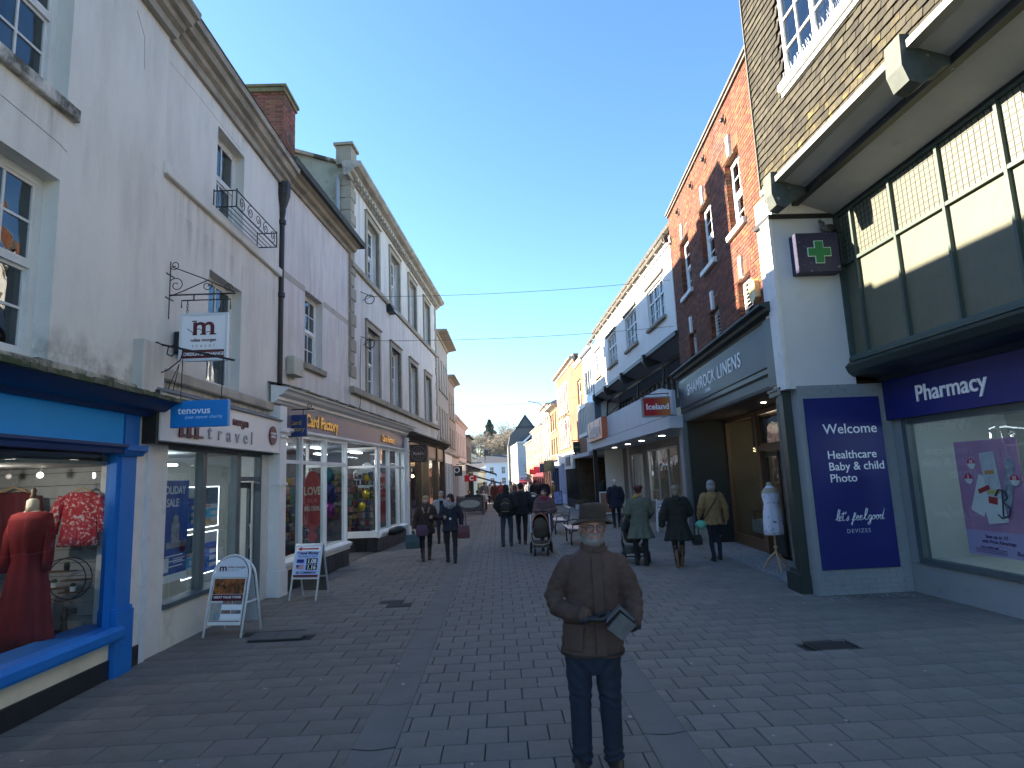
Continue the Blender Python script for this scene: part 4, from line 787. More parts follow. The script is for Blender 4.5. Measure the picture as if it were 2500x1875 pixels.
g.box(0, 7.9, -.02, .1, 2.85, 2.95); g.box(0, 2.2, -.04, .1, 0, .62); g.box(3.6, 7.9, -.04, .1, 0, .6); f_ = g.build('shop_frame', fr_, Y2)
for a, b in ((.13, 2.07), (2.33, 3.47), (3.73, 5.77), (6.03, 7.77)): put('pane', bxm(b - a, .006, 2.25, M['glass_shop']), f_, (a, .04, .6))
roomb(Y2, .1, 7.8, .12, 3.0, .05, 2.95, mat('coffee_room', (.12, .075, .045), .9, (.06, .04, .03), 2))
for x, z in ((.9, 2.25), (.65, 2.05), (1.5, 2.2), (4.6, 2.2)):
    G().ball((x, .8, z), .06, 8, 6).build('pendant_bulb', emit('bulb_warm', (1, .72, .35), 5), Y2, smooth=True)
G().box(.3, 1.1, .2, .22, .65, 1.1).build('window_notice', flat('notice', (.38, .40, .42)), Y2); G().box(.4, 1.9, .5, .9, .62, 1.1).build('window_display', mat('goods', (.3, .16, .05), .7, (.05, .04, .03), 9), Y2)
s4 = empty('hanging_sign', (-3.3, 21.7, 0)); tag(s4, 'square dark maroon cafe sign with a circular emblem on a bracket', 'hanging sign')
G().tube([(-.1, 0, 3.36), (.95, 0, 3.36)], .015).build('bracket', M['black_iron'], s4)
b4 = G().bbox(.26, .86, -.03, .03, 2.63, 3.25, .006).build('board', flat('maroon_board', (.035, .014, .012), .5), s4)
G().tube([(.56 + .24 * math.cos(a * .2618), -.032, 2.94 + .24 * math.sin(a * .2618)) for a in range(24)], .008, 4, closed=True).build('emblem_ring', flat('emblem', (.20, .13, .10)), b4)
for i in (-1, 0, 1): G().tube([(.56 + i * .06, -.032, 2.76), (.56 + i * .09, -.032, 2.95), (.56 + i * .06, -.032, 3.13)], .006, 4).build('emblem_line', flat('emblem', (.2, .13, .1)), b4)
txt("Roni's", .15, 'lettering', flat('emblem_l', (.38, .30, .26)), b4, (.56, -.034, 2.89), ext=.002, align='CENTER', bold=.003)

# ================================================================== generic street building
def building(name, label, loc, az, L_, zt, m, wins, side='L', depth=8, trim=None, roof=None, parapet=0.0, corn=.25, shop=None, surround=None, cols=2, ridge=None, quoin=False, x_off=0.0, base=0.0, winframe=None):
    """facade with openings, sash windows, cornice, roof, shop front; wins = list of (x0,x1,z0,z1)"""
    rz = R(90 - az) if side == 'L' else R(-90 - az)
    r = empty(name, loc, rz); tag(r, label, 'building'); a, b = (0, L_) if side == 'L' else (-L_, 0)
    zs = shop['z'] if shop else base
    wall('wall', r, a, b, zs, zt, wins, m, 0, .3); core(r, a + .02, b - .02, base, zt - .05, .32, depth) if not shop else (core(r, a + .02, b - .02, zs, zt - .05, .32, depth), core(r, a + .02, b - .02, base, zs, 1.6, depth))
    g = G(); g.box(a, a + .02, .3, depth, zs, zt); g.box(b - .02, b, .3, depth, zs, zt); g.box(a, a + .02, .0, depth, base, zs); g.box(b - .02, b, .0, depth, base, zs); g.build('side_wall', m, r)
    for (p, q, c, d) in wins: sash(r, p, q, c, d, cols, (2, 2) if d - c > 1.5 else (1, 1), .1, winframe or M['white'], M['glass_up'], .07, .03, surround=surround, sill=(.06, .08, .1, trim or M['stone_pale']))
    t = trim or M['stone_pale']
    if corn: moulding([(.02, zt - .05), (-.05, zt - .05), (-.10, zt + .05), (-corn, zt + .12), (-corn, zt + .2), (.1, zt + .22)], a, b).build('cornice', t, r)
    if parapet: G().box(a, b, .0, .25, zt + .2, zt + .2 + parapet).build('parapet', m, r); G().box(a, b, -.05, .3, zt + .2 + parapet, zt + .27 + parapet).build('coping', t, r)
    h = ridge if ridge is not None else 1.6; z1 = zt + .15
    g = G(); g.quad((a, 0, z1), (b, 0, z1), (b, depth / 2, z1 + h), (a, depth / 2, z1 + h)); g.quad((a, depth / 2, z1 + h), (b, depth / 2, z1 + h), (b, depth, z1), (a, depth, z1)); g.build('roof', roof or M['slate'], r)
    g = G()
    for x in (a + .001, b - .001): g.add([(x, 0, z1 - .2), (x, depth, z1 - .2), (x, depth, z1), (x, depth / 2, z1 + h), (x, 0, z1)], [(0, 1, 2, 3, 4)])
    g.build('gable', m, r)
    if shop:
        sm = shop['m']; g = G(); n = shop.get('n', 4); zt_ = shop['z']; zf = zt_ - shop.get('fas', .55); ri = shop.get('riser', .5)
        for i in range(n + 1): x = a + (b - a) * i / n; g.box(max(a, x - .09), min(b, x + .09), -.12, .1, base, zf)
        g.box(a, b, -.06, .1, base, base + ri); g.box(a, b, -.05, .08, zf - .08, zf); fr = g.build('shop_frame', sm, r)
        for i in range(n): x0 = a + (b - a) * i / n + .09; x1 = a + (b - a) * (i + 1) / n - .09; put('pane', bxm(x1 - x0, .006, zf - .08 - base - ri, M['glass_shop']), fr, (x0, .03, base + ri))
        G().box(a, b, -.14, .02, zf, zt_ - .08).build('fascia', shop.get('fm', sm), r); moulding([(.05, zt_ - .08), (-.16, zt_ - .08), (-.26, zt_), (-.28, zt_ + .04), (.05, zt_ + .1)], a, b).build('shop_cornice', shop.get('cm', sm), r)
        roomb(r, a + .05, b - .05, .12, 1.58, base + .02, zf, shop.get('room', M['room_mid']))
    return r
grid = lambda x0, dx, n, w, rows: [(x0 + i * dx, x0 + i * dx + w, z0, z1) for z0, z1 in rows for i in range(n)]
# left side beyond the quoined house
building('stone_house', 'narrow ochre stone house with tall paired windows beyond the quoined house', (-2.84, 30.4, 0), 1.5, 5.2, 9.35, M['stone_pale'], grid(.6, 1.15, 4, .55, [(6.6, 8.3), (4.1, 5.7)]), trim=M['stone'], parapet=.0, corn=.55, shop=dict(m=M['white'], z=3.4, n=4, riser=.6), ridge=.4)
building('stone_house', 'second tan stone house with black gutter, beyond the paired windows', (-2.70, 35.7, 0), 1.5, 3.8, 7.9, mat('tan_stone', (.40, .34, .27), .9, (.34, .29, .22), 2, bump=.3), grid(.4, 1.1, 3, .5, [(5.6, 7.1), (3.9, 5.0)]), trim=M['stone'], corn=.4, shop=dict(m=flat('pinkwhite', (.55, .46, .42)), z=3.35, n=3), ridge=.3)
building('pink_house', 'long pale pink terrace with narrow windows on the left of the street', (-2.58, 39.6, 0), 1.5, 8.4, 5.75, mat('pink_render', (.58, .46, .41), .85, (.54, .40, .35), 2, bump=.2), grid(.5, 1.28, 6, .5, [(3.6, 5.1)]), trim=mat('pink_trim', (.55, .43, .37), .8), corn=.22, parapet=.15, shop=dict(m=M['white'], z=3.1, n=6), ridge=.2)
building('dark_house', 'dark narrow house with black gutter beyond the pink terrace', (-2.34, 48.1, 0), 1.8, 5.0, 5.2, mat('dark_stone', (.16, .14, .12), .9), grid(.5, 1.4, 3, .6, [(3.4, 4.6)]), trim=M['black_iron'], corn=.3, shop=dict(m=M['black_iron'], z=3.0, n=3), ridge=.6)
ch_ = building('cream_house', 'cream coloured house with balustrade parapet far down the left side', (-4.9, 84, -.45), 4.2, 20, 6.0, mat('cream_wall', (.62, .55, .40), .7, (.56, .50, .36), 2), grid(1.5, 2.9, 6, 1.0, [(4.3, 5.6), (1.9, 3.4)]), trim=M['cream'], corn=.4, parapet=.5, shop=None, ridge=.8)
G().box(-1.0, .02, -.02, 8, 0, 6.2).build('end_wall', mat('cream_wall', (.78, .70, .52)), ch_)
building('grey_house', 'low grey roofed house behind the dark house on the left', (-4.2, 60, -.2), 2, 20, 4.9, mat('greywhite', (.5, .49, .46), .8), grid(1, 2.6, 7, .9, [(3.2, 4.4)]), shop=dict(m=flat('shop_dk', (.05, .05, .055)), z=2.9, n=6), ridge=1.3, trim=M['white_old'])
building('cream_house', 'small cream and yellow house at the far left bend of the street', (-3.4, 105, -.7), 2, 28, 4.4, mat('cream_wall2', (.7, .66, .55), .8), grid(1, 3, 8, 1.0, [(2.6, 3.9)]), shop=dict(m=flat('shop_ol', (.16, .15, .08)), z=2.4, n=7), ridge=1.5)
# turret behind
tr = empty('roof_turret', (-6.2, 96, 6.0)); tag(tr, 'dark domed roof turret with finial behind the cream house', 'turret')
G().lathe([(.9, -2), (.9, .6), (1.2, .7), (1.1, 1.2), (.75, 1.7), (.3, 2.0), (.12, 2.3), (.05, 3.0)], n=12).build('dome', M['slate'], tr)
# ================================================================== end of the street
def front(name, label, x0, x1, y, zb, zt, m, wins, ridge=1.8, depth=9, roofm=None, shop=None, cols=2, hip=False, trim=None):
    """building whose front faces the camera side of the street (towards -Y)"""
    r = empty(name, (x0, y, 0), 0); tag(r, label, 'building'); w = x1 - x0; zs = shop[0] if shop else zb
    wall('wall', r, 0, w, zs, zt, wins, m, 0, .3); G().box(.02, w - .02, .32, depth, zb, zt - .05).build('building_core', M['room'], r)
    g = G(); g.box(0, .02, .3, depth, zb, zt); g.box(w - .02, w, .3, depth, zb, zt); g.build('side_wall', m, r)
    for (p, q, c, d) in wins: sash(r, p, q, c, d, cols, (2, 2), .1, M['white'], M['glass_up'], .08, .05, sill=(.08, .1, .12, M['white']))
    G().box(-.1, w + .1, -.25, .1, zt - .08, zt + .12).build('eaves_board', trim or M['white'], r)
    g = G(); i = .6 if hip else 0; z = zt + .1
    g.quad((-.1, -.2, z), (w + .1, -.2, z), (w - i, depth / 2, z + ridge), (i, depth / 2, z + ridge)); g.quad((-.1, depth, z), (i, depth / 2, z + ridge), (w - i, depth / 2, z + ridge), (w + .1, depth, z)); g.add([(-.1, -.2, z), (i, depth / 2, z + ridge), (-.1, depth, z), (w + .1, -.2, z), (w + .1, depth, z), (w - i, depth / 2, z + ridge)], [(0, 1, 2), (3, 4, 5)]); g.build('roof', roofm or M['slate'], r)
    if shop:
        zs, sm, fm_ = shop; g = G(); n = 3
        for k in range(n + 1): x = w * k / n; g.box(max(0, x - .15), min(w, x + .15), -.12, .05, zb, zs - .6)
        g.build('shop_frame', sm, r); G().box(0, w, -.15, .02, zs - .6, zs).build('fascia', fm_, r); G().box(.1, w - .1, .1, .14, zb, zs - .6).build('shop_window', M['glass_up'], r)
    return r
front('white_inn', 'white two storey house with grey slate roof closing the end of the street', -2.8, 3.35, 150, -1.4, 6.55, mat('white_blue', (.72, .77, .82), .7), [(.95, 2.0, 4.0, 5.7), (3.75, 4.75, 4.0, 5.7), (.95, 2.1, 1.5, 3.1), (3.75, 4.85, 1.5, 3.1)], ridge=2.0, shop=(1.3, mat('ochre_front', (.30, .26, .17), .7, (.1, .09, .06), 3), mat('ochre_front', (.3, .26, .17))))
front('pale_annex', 'narrow pale blue annex left of the white inn', -4.1, -2.85, 151, -1.4, 5.7, mat('paleblue', (.5, .57, .64), .7), [(.3, .9, 3.6, 4.9)], ridge=1.2, shop=(1.2, flat('olive_front', (.12, .12, .05)), flat('olive_front', (.12, .12, .05))))
front('dark_roof_house', 'dark slate roofed house behind the pale annex', -6.5, -3.0, 165, -1.5, 7.0, M['slate'], [], ridge=2.0)
cs = empty('chimney_stack', (-2.6, 155, 8)); tag(cs, 'dark brick chimney stack on the left end of the white inn', 'chimney'); G().box(-.45, .45, -.4, .4, -1.5, 2.0).build('stack', flat('dkbrick', (.05, .04, .038)), cs); G().box(-.5, .5, -.45, .45, 2.0, 2.2).build('cap', M['slate'], cs)
# white corner house with big slate gable behind
wc = front('white_corner_house', 'tall white corner house with shade painted grey on its front and sunlit left side', 3.65, 5.75, 108, -.8, 8.6, mat('front_shade_grey', (.50, .50, .50), .85, (.44, .44, .45), 1.2, dirt=(.34, .34, .34), dscale=.6), [(.95, 1.75, 3.3, 4.2)], ridge=.1, depth=11, shop=(2.75, M['white'], mat('shop_pinkwhite', (.72, .62, .62), .6)))  # grey of the front is shade painted into a white wall
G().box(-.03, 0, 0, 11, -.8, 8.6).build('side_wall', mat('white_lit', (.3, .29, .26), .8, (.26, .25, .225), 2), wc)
for y in (1.5, 4.0, 6.5): G().box(-.06, -.03, y, y + .7, 5.6, 7.2).build('side_window', M['white_old'], wc); G().box(-.075, -.06, y + .08, y + .62, 5.7, 7.1).build('side_pane', M['glass_up'], wc)
txt('BESSOTT', .42, 'lettering', flat('pink_letter', (.40, .06, .10)), wc, (.35, -.17, 2.25), ext=.01, bold=.01, sx=.75)
G().box(.3, 1.3, -.2, -.13, .0, 1.4).build('shop_poster', flat('poster_pink', (.75, .30, .28)), wc); G().prism([(-.1, 2.1), (-.9, 1.7), (-.9, 1.6), (-.1, 2.0)], 'x', .1, 1.6).build('awning', flat('awn_red', (.28, .03, .05)), wc)
G().box(1.5, 2.0, -.7, -.2, .6, 2.2).build('blade_sign', flat('coral', (.72, .22, .18)), wc)
# skewed sunlit side wing of the corner house
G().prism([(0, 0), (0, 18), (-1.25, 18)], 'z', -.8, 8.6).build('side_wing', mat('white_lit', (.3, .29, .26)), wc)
for t in (.2, .45, .7): G().prism([(-1.25 * t - .03, 18 * t), (-1.25 * t - .08, 18 * t + .9), (-1.25 * t - .14, 18 * t + .9), (-1.25 * t - .09, 18 * t)], 'z', 5.4, 7.2).build('side_window', M['slate'], wc)
sg = empty('slate_gable_house', (2.3, 122, 0)); tag(sg, 'large dark slate hung half hipped gable rising behind the white corner house', 'building')
sl_ = mat('slate_far', (.085, .095, .105), .8, (.11, .12, .13), 1.5, (1, 1, 3)); sd_ = mat('slate_dk', (.045, .05, .055), .8)
G().prism([(0, -1.5), (0, 9.0), (.5, 11.0), (1.9, 12.6), (3.6, 14.9), (5.3, 12.6), (6.0, 9.0), (6.0, -1.5)], 'y', 0, 12).build('slate_gable', sl_, sg)
G().prism([(1.5, 12.1), (3.6, 15.1), (5.7, 12.1), (5.3, 12.1), (3.6, 14.7), (1.9, 12.1)], 'y', -.15, 12.1).build('verge', sd_, sg); G().box(1.6, 5.5, -.2, -.02, 12.45, 12.65).build('hip_board', sd_, sg)
G().prism([(2.4, 8.9), (5.0, 11.2), (6.6, 8.9)], 'y', -6, -.1).build('lower_gable', sd_, sg); G().prism([(2.2, 8.9), (4.95, 11.35), (5.15, 11.15), (2.7, 8.9)], 'y', -6.2, -6.0).build('bargeboard', M['white'], sg)
G().tube([(1.3, .3, 12.2), (1.3, .3, 13.3)], .1).build('vent_pipe', M['slate'], sg)
# hillside trees
def tree_mass(name, label, cx, cy, w, h, zb, n, cols, seed, kind='bare'):
    rnd = random.Random(seed); r = empty(name, (cx, cy, zb)); tag(r, label, 'tree'); g = G()
    if kind == 'cone':
        G().tube([(0, 0, 0), (0, 0, h * .9)], [.7, .15], 8).build('trunk', flat('bark', (.08, .065, .05)), r)
        for i in range(n):
            t = rnd.random() ** .8; z = h * (.12 + .86 * t); rr = w * .5 * (1 - t ** 4) * (.55 + .45 * math.sin(t * 23) ** 2) * rnd.uniform(.35, 1) + .15; a = rnd.uniform(0, 6.28); x, y = rr * math.cos(a), rr * math.sin(a); s = rnd.uniform(.25, .6)
            d = Vector((rnd.gauss(0, 1), rnd.gauss(0, 1), rnd.gauss(0, .6))).normalized(); e = d.orthogonal().normalized()
            g.add([Vector((x, y, z)) + d * s, Vector((x, y, z)) + e * s * .7, Vector((x, y, z)) - d * s, Vector((x, y, z)) - e * s * .7], [(0, 1, 2, 3)], rnd.randrange(len(cols)))
    else:
        tr_ = G(); tips = []
        def br(p, d, l, rad, k):
            q = p + d * l; tr_.tube([p, (p + q) / 2 + Vector((rnd.gauss(0, .1), rnd.gauss(0, .1), 0)) * l * .3, q], [rad, rad * .8, rad * .6], 4)
            if k == 0: tips.append(q); return
            for _ in range(3):
                d2 = (d + Vector((rnd.gauss(0, .5), rnd.gauss(0, .5), rnd.gauss(.1, .3)))).normalized(); br(q, d2, l * rnd.uniform(.6, .8), rad * .58, k - 1)
        br(Vector((0, 0, 0)), Vector((0, 0, 1)), h * .33, .35, 4); tr_.build('trunk', flat('bark_grey', (.22, .19, .15)), r)
        for q in tips:
            for _ in range(n // max(1, len(tips))):
                p = q + Vector((rnd.gauss(0, 1), rnd.gauss(0, 1), rnd.gauss(0, 1))) * h * .07; d = Vector((rnd.gauss(0, 1), rnd.gauss(0, 1), abs(rnd.gauss(0, 1)))).normalized() * rnd.uniform(.5, 1.5); e = d.orthogonal().normalized() * .055
                g.add([p - e, p + e, p + d], [(0, 1, 2)], rnd.randrange(len(cols)))
    g.build('crown', cols, r); return r
tw = [flat('twig1', (.26, .225, .17), 1), flat('twig2', (.33, .29, .23), 1), flat('twig3', (.2, .175, .135), 1)]
gn = [flat('leafc1', (.10, .115, .08), 1), flat('leafc2', (.14, .15, .11), 1), flat('leafc3', (.19, .19, .15), 1), flat('leafc4', (.06, .07, .05), 1)]  # twig and leaf colours lightened to paint in distant haze
struct(G().add([(-60, 170, -2), (60, 170, -2), (60, 230, 11), (-60, 230, 8), (60, 400, 22), (-60, 400, 16)], [(0, 1, 2, 3), (3, 2, 4, 5)]).build('hillside', mat('hill', (.15, .13, .095), 1, (.10, .10, .07), .12, bump=.5)))
tree_mass('conifer_tree', 'tall dark conifer rising above the bare trees at the end of the street', -2.2, 215, 6.4, 20.5, 2, 9000, gn, 3, 'cone')
sp = [(-8.5, 190, 9, 'leftmost bare tree at the foot of the hill'), (-5.6, 205, 12, 'bare tree just left of the conifer'), (.8, 205, 12, 'bare tree right beside the conifer'), (4.0, 200, 12.5, 'bare grey tree above the white inn roof'), (7.2, 205, 13, 'bare tree behind the slate gable'), (-12.5, 200, 9, 'small bare tree behind the turret'), (-1.8, 190, 9.5, 'bare tree directly in front of the conifer'), (2.0, 188, 9.5, 'low bare tree behind the white inn chimney'), (5.6, 186, 10.5, 'bare tree at the right end of the inn roof'), (-16, 210, 10, 'bare tree behind the cream house'), (2.9, 220, 15, 'tallest bare tree right of the conifer'), (10, 195, 12, 'bare tree right of the slate gable')]
for i, (x, y, h, lb) in enumerate(sp):
    o = tree_mass('bare_tree', lb, x, y, 5, h * 1.15 + 1, 2.0, 3000, tw, 20 + i); o['group'] = 'bare hillside trees'
# ================================================================== RIGHT: pharmacy
P = empty('pharmacy_building', (6.3, 9.6, 0), R(-90 + 1.2)); tag(P, 'pharmacy with tile hung upper floor overhanging grey and navy shopfront', 'building')
GP = M['grey_ph']
# return wall facing back up the street: painted brick below, white render above
g = G(); g.box(-.6, 0, -1.5, 0, 0, 3.18); g.build('return_wall', GP, P)
row = 0; z = 0.0
g = G()
while z < 3.17:   # painted brick courses on the return wall
    y = -1.5 - (row % 2) * .11
    while y < 0:
        a, b = max(y, -1.5), min(y + .225, 0)
        if b - a > .03: g.box(-.02, .006 + random.uniform(0, .0015), a + .004, b - .004, z + .004, z + .071)
        y += .225
    z += .075; row += 1
o = g.build('painted_brickwork', GP, P); o['kind'] = 'stuff'
G().box(-.55, -.01, -1.6, -.5, 3.18, 6.03).build('white_pier', mat('pier_render', (.60, .61, .62), .7, (.54, .55, .56), 1.5, bump=.1, dirt=(.36, .35, .32), dscale=1.4, dlo=.6, dhi=.9), P)
G().box(-.3, .002, -1.66, -1.6, 3.18, 6.05).build('pier_edge', M['white_old'], P); G().box(-.56, .03, -1.66, -.45, 6.03, 6.1).build('pier_cap', M['black_iron'], P); G().box(-.56, .02, -1.6, -.45, 6.1, 6.5).build('pier_top', M['white_old'], P)
nb = G().bbox(0, 1.22, -.03, 0, 0, 2.63, .004).build('info_panel', M['navy'], P, (.012, -1.42, .38), (0, 0, R(90)))
for s_, z_, sz in (('Welcome', 2.06, .22), ('Healthcare', 1.67, .18), ('Baby & child', 1.49, .18), ('Photo', 1.31, .18)): txt(s_, sz, 'lettering', M['txt_white'], nb, (.27 if z_ < 2 else .25, -.032, z_), ext=.002, bold=.001, sx=1.0)
def ptube(pts, r=.006): return G().tube([(x, -.034, z) for x, z in pts], r, 5)
def hand(s, x0, z0, k):
    """handwritten strokes on a small grid"""
    L_ = {'l': [[(.05, .05), (.22, .35), (.26, .62), (.18, .66), (.13, .4), (.12, .1), (.2, 0), (.3, .06)]], 'e': [[(.0, .12), (.14, .16), (.16, .26), (.08, .28), (.03, .14), (.08, 0), (.22, .06)]],
          't': [[(.08, .5), (.04, .15), (.08, 0), (.18, .05)], [(-.06, .38), (.24, .42)]], "'": [[(.02, .5), (.0, .42)]], 's': [[(.0, .05), (.12, .26), (.14, .12), (.08, 0), (.0, .02)]], 'f': [[(.0, .02), (.14, .2), (.2, .42), (.13, .44), (.08, .2), (.02, -.26), (-.04, -.22), (.05, -.02), (.2, .06)]],
          'g': [[(.17, .24), (.06, .26), (.0, .12), (.06, .0), (.15, .1), (.18, .24), (.12, -.2), (.02, -.28), (-.02, -.2), (.1, -.05), (.24, .06)]], 'o': [[(.12, .26), (.02, .2), (.0, .06), (.08, 0), (.16, .1), (.14, .24), (.24, .22)]], 'd': [[(.15, .22), (.05, .26), (.0, .1), (.06, 0), (.15, .1), (.26, .62), (.17, .15), (.2, .0), (.28, .05)]]}
    x = x0
    for ch in s:
        if ch == ' ': x += .14 * k; continue
        for st in L_[ch]: ptube([(x + (p + .18 * q) * k, z0 + q * k) for p, q in st], .0065).build('lettering', M['txt_white'], nb, smooth=True)
        x += (.2 if ch not in "'" else .06) * k * (1.1 if ch in 'gdof' else 1)
hand("let's feel good", .27, .72, .27)
txt('DEVIZES', .085, 'lettering', flat('letter_pale', (.5, .5, .6)), nb, (.44, -.032, .535), ext=.002, space=1.25)
# green cross box sign
gc = empty('pharmacy_cross', (5.32, 9.53, 5.36), 0); tag(gc, 'square navy box sign with outlined green pharmacy cross on the white pier', 'sign')
G().bbox(-.36, .34, -.16, .06, -.33, .33, .006).build('box', mat('navy_dusty', (.012, .012, .05), .5, (.02, .02, .06), 6, dirt=(.25, .25, .25), dscale=14, dlo=.63, dhi=.67), gc)
def cross(a, b): return [(-a, -b), (a, -b)][:0] or [(-a, b), (-a, a), (-b, a), (-b, -a), (-a, -a), (-a, -b), (a, -b), (a, -a), (b, -a), (b, a), (a, a), (a, b)]
G().prism(cross(.075, .19), 'y', -.175, -.16).build('cross_outline', flat('cross_pale', (.55, .75, .6)), gc); G().prism(cross(.063, .178), 'y', -.185, -.175).build('cross', flat('cross_green', (.01, .17, .05)), gc)
# ground floor shop window
XW = 6.0
g = G(); g.box(0, 12, 0, .3, 0, .46); g.box(0, .26, 0, .3, .46, 2.62); g.build('wall', GP, P)
for i in range(6): G().box(.02, 12, -.006, 0, .06 + i * .075, .066 + i * .075).build('course_line', flat('pharm_joint', (.13, .15, .16)), P) if i == 5 else None
g = G(); g.box(.26, .36, -.05, .08, .46, 2.62); g.box(.36, XW, -.05, .08, .46, .53); g.box(.36, XW, .0, .08, 2.52, 2.62); g.box(XW - .1, XW, -.05, .08, .46, 2.62); fw = g.build('shop_window', gf, P)
put('pane', bxm(2.8, .008, 2.0, M['glass_shop']), fw, (.36, .03, .53)); put('pane', bxm(2.7, .008, 2.0, M['glass_shop']), fw, (3.2, .03, .53)); G().box(3.16, 3.2, -.02, .08, .53, 2.52).build('mullion', gf, fw)
g = G(); g.quad((.30, .1, .5), (.30, 1.6, .5), (.30, 1.6, 2.62), (.30, .1, 2.62)); g.quad((.3, 1.6, .5), (XW, 1.6, .5), (XW, 1.6, 2.62), (.3, 1.6, 2.62)); g.quad((.3, .1, .52), (XW, .1, .52), (XW, 1.6, .52), (.3, 1.6, .52)); g.quad((.3, .1, 2.62), (.3, 1.6, 2.62), (XW, 1.6, 2.62), (XW, .1, 2.62)); g.quad((XW, .1, .5), (XW, .1, 2.6), (XW, 1.6, 2.6), (XW, 1.6, .5)); g.build('display_interior', mat('display_grey', (.40, .43, .42), .8, (.36, .39, .38), 1.5), P)
g = G(); g.box(6.0, 12, -.02, .3, .46, 2.62); g.build('shop_door', mat('ph_door', (.06, .065, .07), .4), P)
pf = G().box(.0, 12, -.10, .02, 2.62, 3.23).build('fascia', M['navy'], P)
txt('Pharmacy', .335, 'lettering', M['txt_white'], pf, (.74, -.102, 2.83), ext=.012, bold=.004, sx=1.0)
# poster hanging inside the window
po = empty('window_poster', (0, 0, 0)); po.location = (6.38, 8.47, .70); po.rotation_euler = (0, 0, R(-90 + 1.2)); tag(po, 'pink skincare poster with products hanging inside the pharmacy window', 'poster')
G().box(0, 1.02, 0, .008, .32, 1.5).build('poster_upper', mat('poster_pink2', (.42, .19, .34), .5, (.55, .30, .45), 2.2), po); G().box(0, 1.02, 0, .008, 0, .32).build('poster_lower', flat('poster_lilac', (.45, .37, .60), .5), po)
def pan(x, z, w, h, a, m, d=-.004, nm='print'):
    return G().box(-w / 2, w / 2, d - .002, d, -h / 2, h / 2).build(nm, m, po, (x, 0, z), (0, R(a), 0))
pan(.36, .78, .22, .52, 24, M['white'], -.003); pan(.42, .86, .20, .06, 26 + -45, flat('pr_red', (.45, .04, .03)), -.006); pan(.56, 1.04, .24, .60, -4, mat('tubew', (.7, .72, .74), .4, (.5, .5, .5), 9), -.005); pan(.55, 1.08, .15, .05, -4, flat('pr_orange', (.6, .3, .08)), -.009); pan(.57, .83, .2, .05, -4, flat('pr_yel', (.6, .5, .15)), -.009); pan(.82, .92, .13, .66, 14, mat('tube2', (.45, .50, .55), .4, (.12, .14, .2), 12), -.007); pan(.56, .58, .32, .30, -8, M['white'], -.01); pan(.55, .72, .14, .09, 8, flat('pr_red', (.45, .04, .03)), -.013)
for x, z, s_ in ((.28, 1.2, '16'), (.20, 1.0, '5'), (.93, .98, '22')):
    G().loft([G().ring(Vector((x, -.014 - d, z)), Vector((.07, 0, 0)), Vector((0, 0, .07)), 20) for d in (0, .002)]).build('price_disc', M['white'], po)
    g = G(); pts = [(x + .07 * math.cos(R(a)), z + .07 * math.sin(R(a))) for a in range(0, 181, 15)]; g.prism(pts, 'y', -.019, -.016); g.build('price_disc_top', flat('pr_crimson', (.42, .01, .07)), po); txt(s_, .06, 'lettering', M['txt_white'], po, (x, -.02, z + .01), ext=.001, align='CENTER')
B_ = flat('ink', (.015, .02, .06))
G().tube([(.68, -.02, .52), (.72, -.02, .85)], .010, 5).build('lettering', B_, po)
G().tube([(.60, -.02, .78), (.66, -.02, .86), (.76, -.02, .84), (.78, -.02, .76), (.70, -.02, .70), (.80, -.02, .64), (.78, -.02, .54), (.66, -.02, .50), (.60, -.02, .54)], .010, 5).build('lettering', B_, po, smooth=True)
for s_, z_, sz, xx in (('Save up to 1/3', .23, .062, .50), ('with Price Advantage', .165, .062, .52), ('Terms, conditions apply', .10, .03, .36), ('Boots', .05, .075, .86)): txt(s_, sz, 'lettering', flat('ink2', (.10, .05, .16)), po, (xx, -.003, z_), ext=.001, align='CENTER', shear=.3 if s_ == 'Boots' else 0, bold=.001)
for i in range(3): pan(.38, .085 - i * .022, .5, .006, 0, flat('ink2', (.1, .05, .16)))
# cornice between fascia and upper glazing, upper glazing, leaded lights
DG = M['dark_green']
moulding([(.0, 3.23), (-.14, 3.23), (-.22, 3.30), (-.55, 3.34), (-.62, 3.40), (-.66, 3.50), (-.60, 3.56), (-.50, 3.58), (.0, 3.58)], -.0, 12).build('shop_cornice', DG, P)
moulding([(-.3, 3.58), (-.58, 3.58), (-.58, 3.63), (-.54, 3.68), (-.3, 3.68)], .0, 12).build('glazing_sill', mat('green_frame', (.05, .075, .065), .5), P)
gfm = mat('green_frame', (.05, .075, .065), .5); glz = mat('frosted_glass', (.115, .12, .08), .45, (.095, .10, .067), 9, (1, 1, .6), bump=.6, bscale=120, dirt=(.125, .13, .088), dscale=1.2, dlo=.5, dhi=.8, spec=.5)
gly = mat('leaded_glass', (.13, .136, .098), .35, (.11, .115, .082), 4, bump=.4, bscale=60, spec=.6)
xs = [.04, .42] + [.42 + .945 * i for i in range(1, 12)]
G().box(0, 12, -.44, .3, 3.6, 6.1).build('glazing_backing', M['room_mid'], P)
g = G()
for x in xs: g.box(x - .022, x + .022, -.54, -.44, 3.68, 6.03)
g.box(0, 12, -.535, -.44, 5.155, 5.205); g.box(0, 12, -.53, -.44, 6.0, 6.05); g.box(0, .04, -.56, -.1, 3.6, 6.05); g.build('glazing_frame', gfm, P)
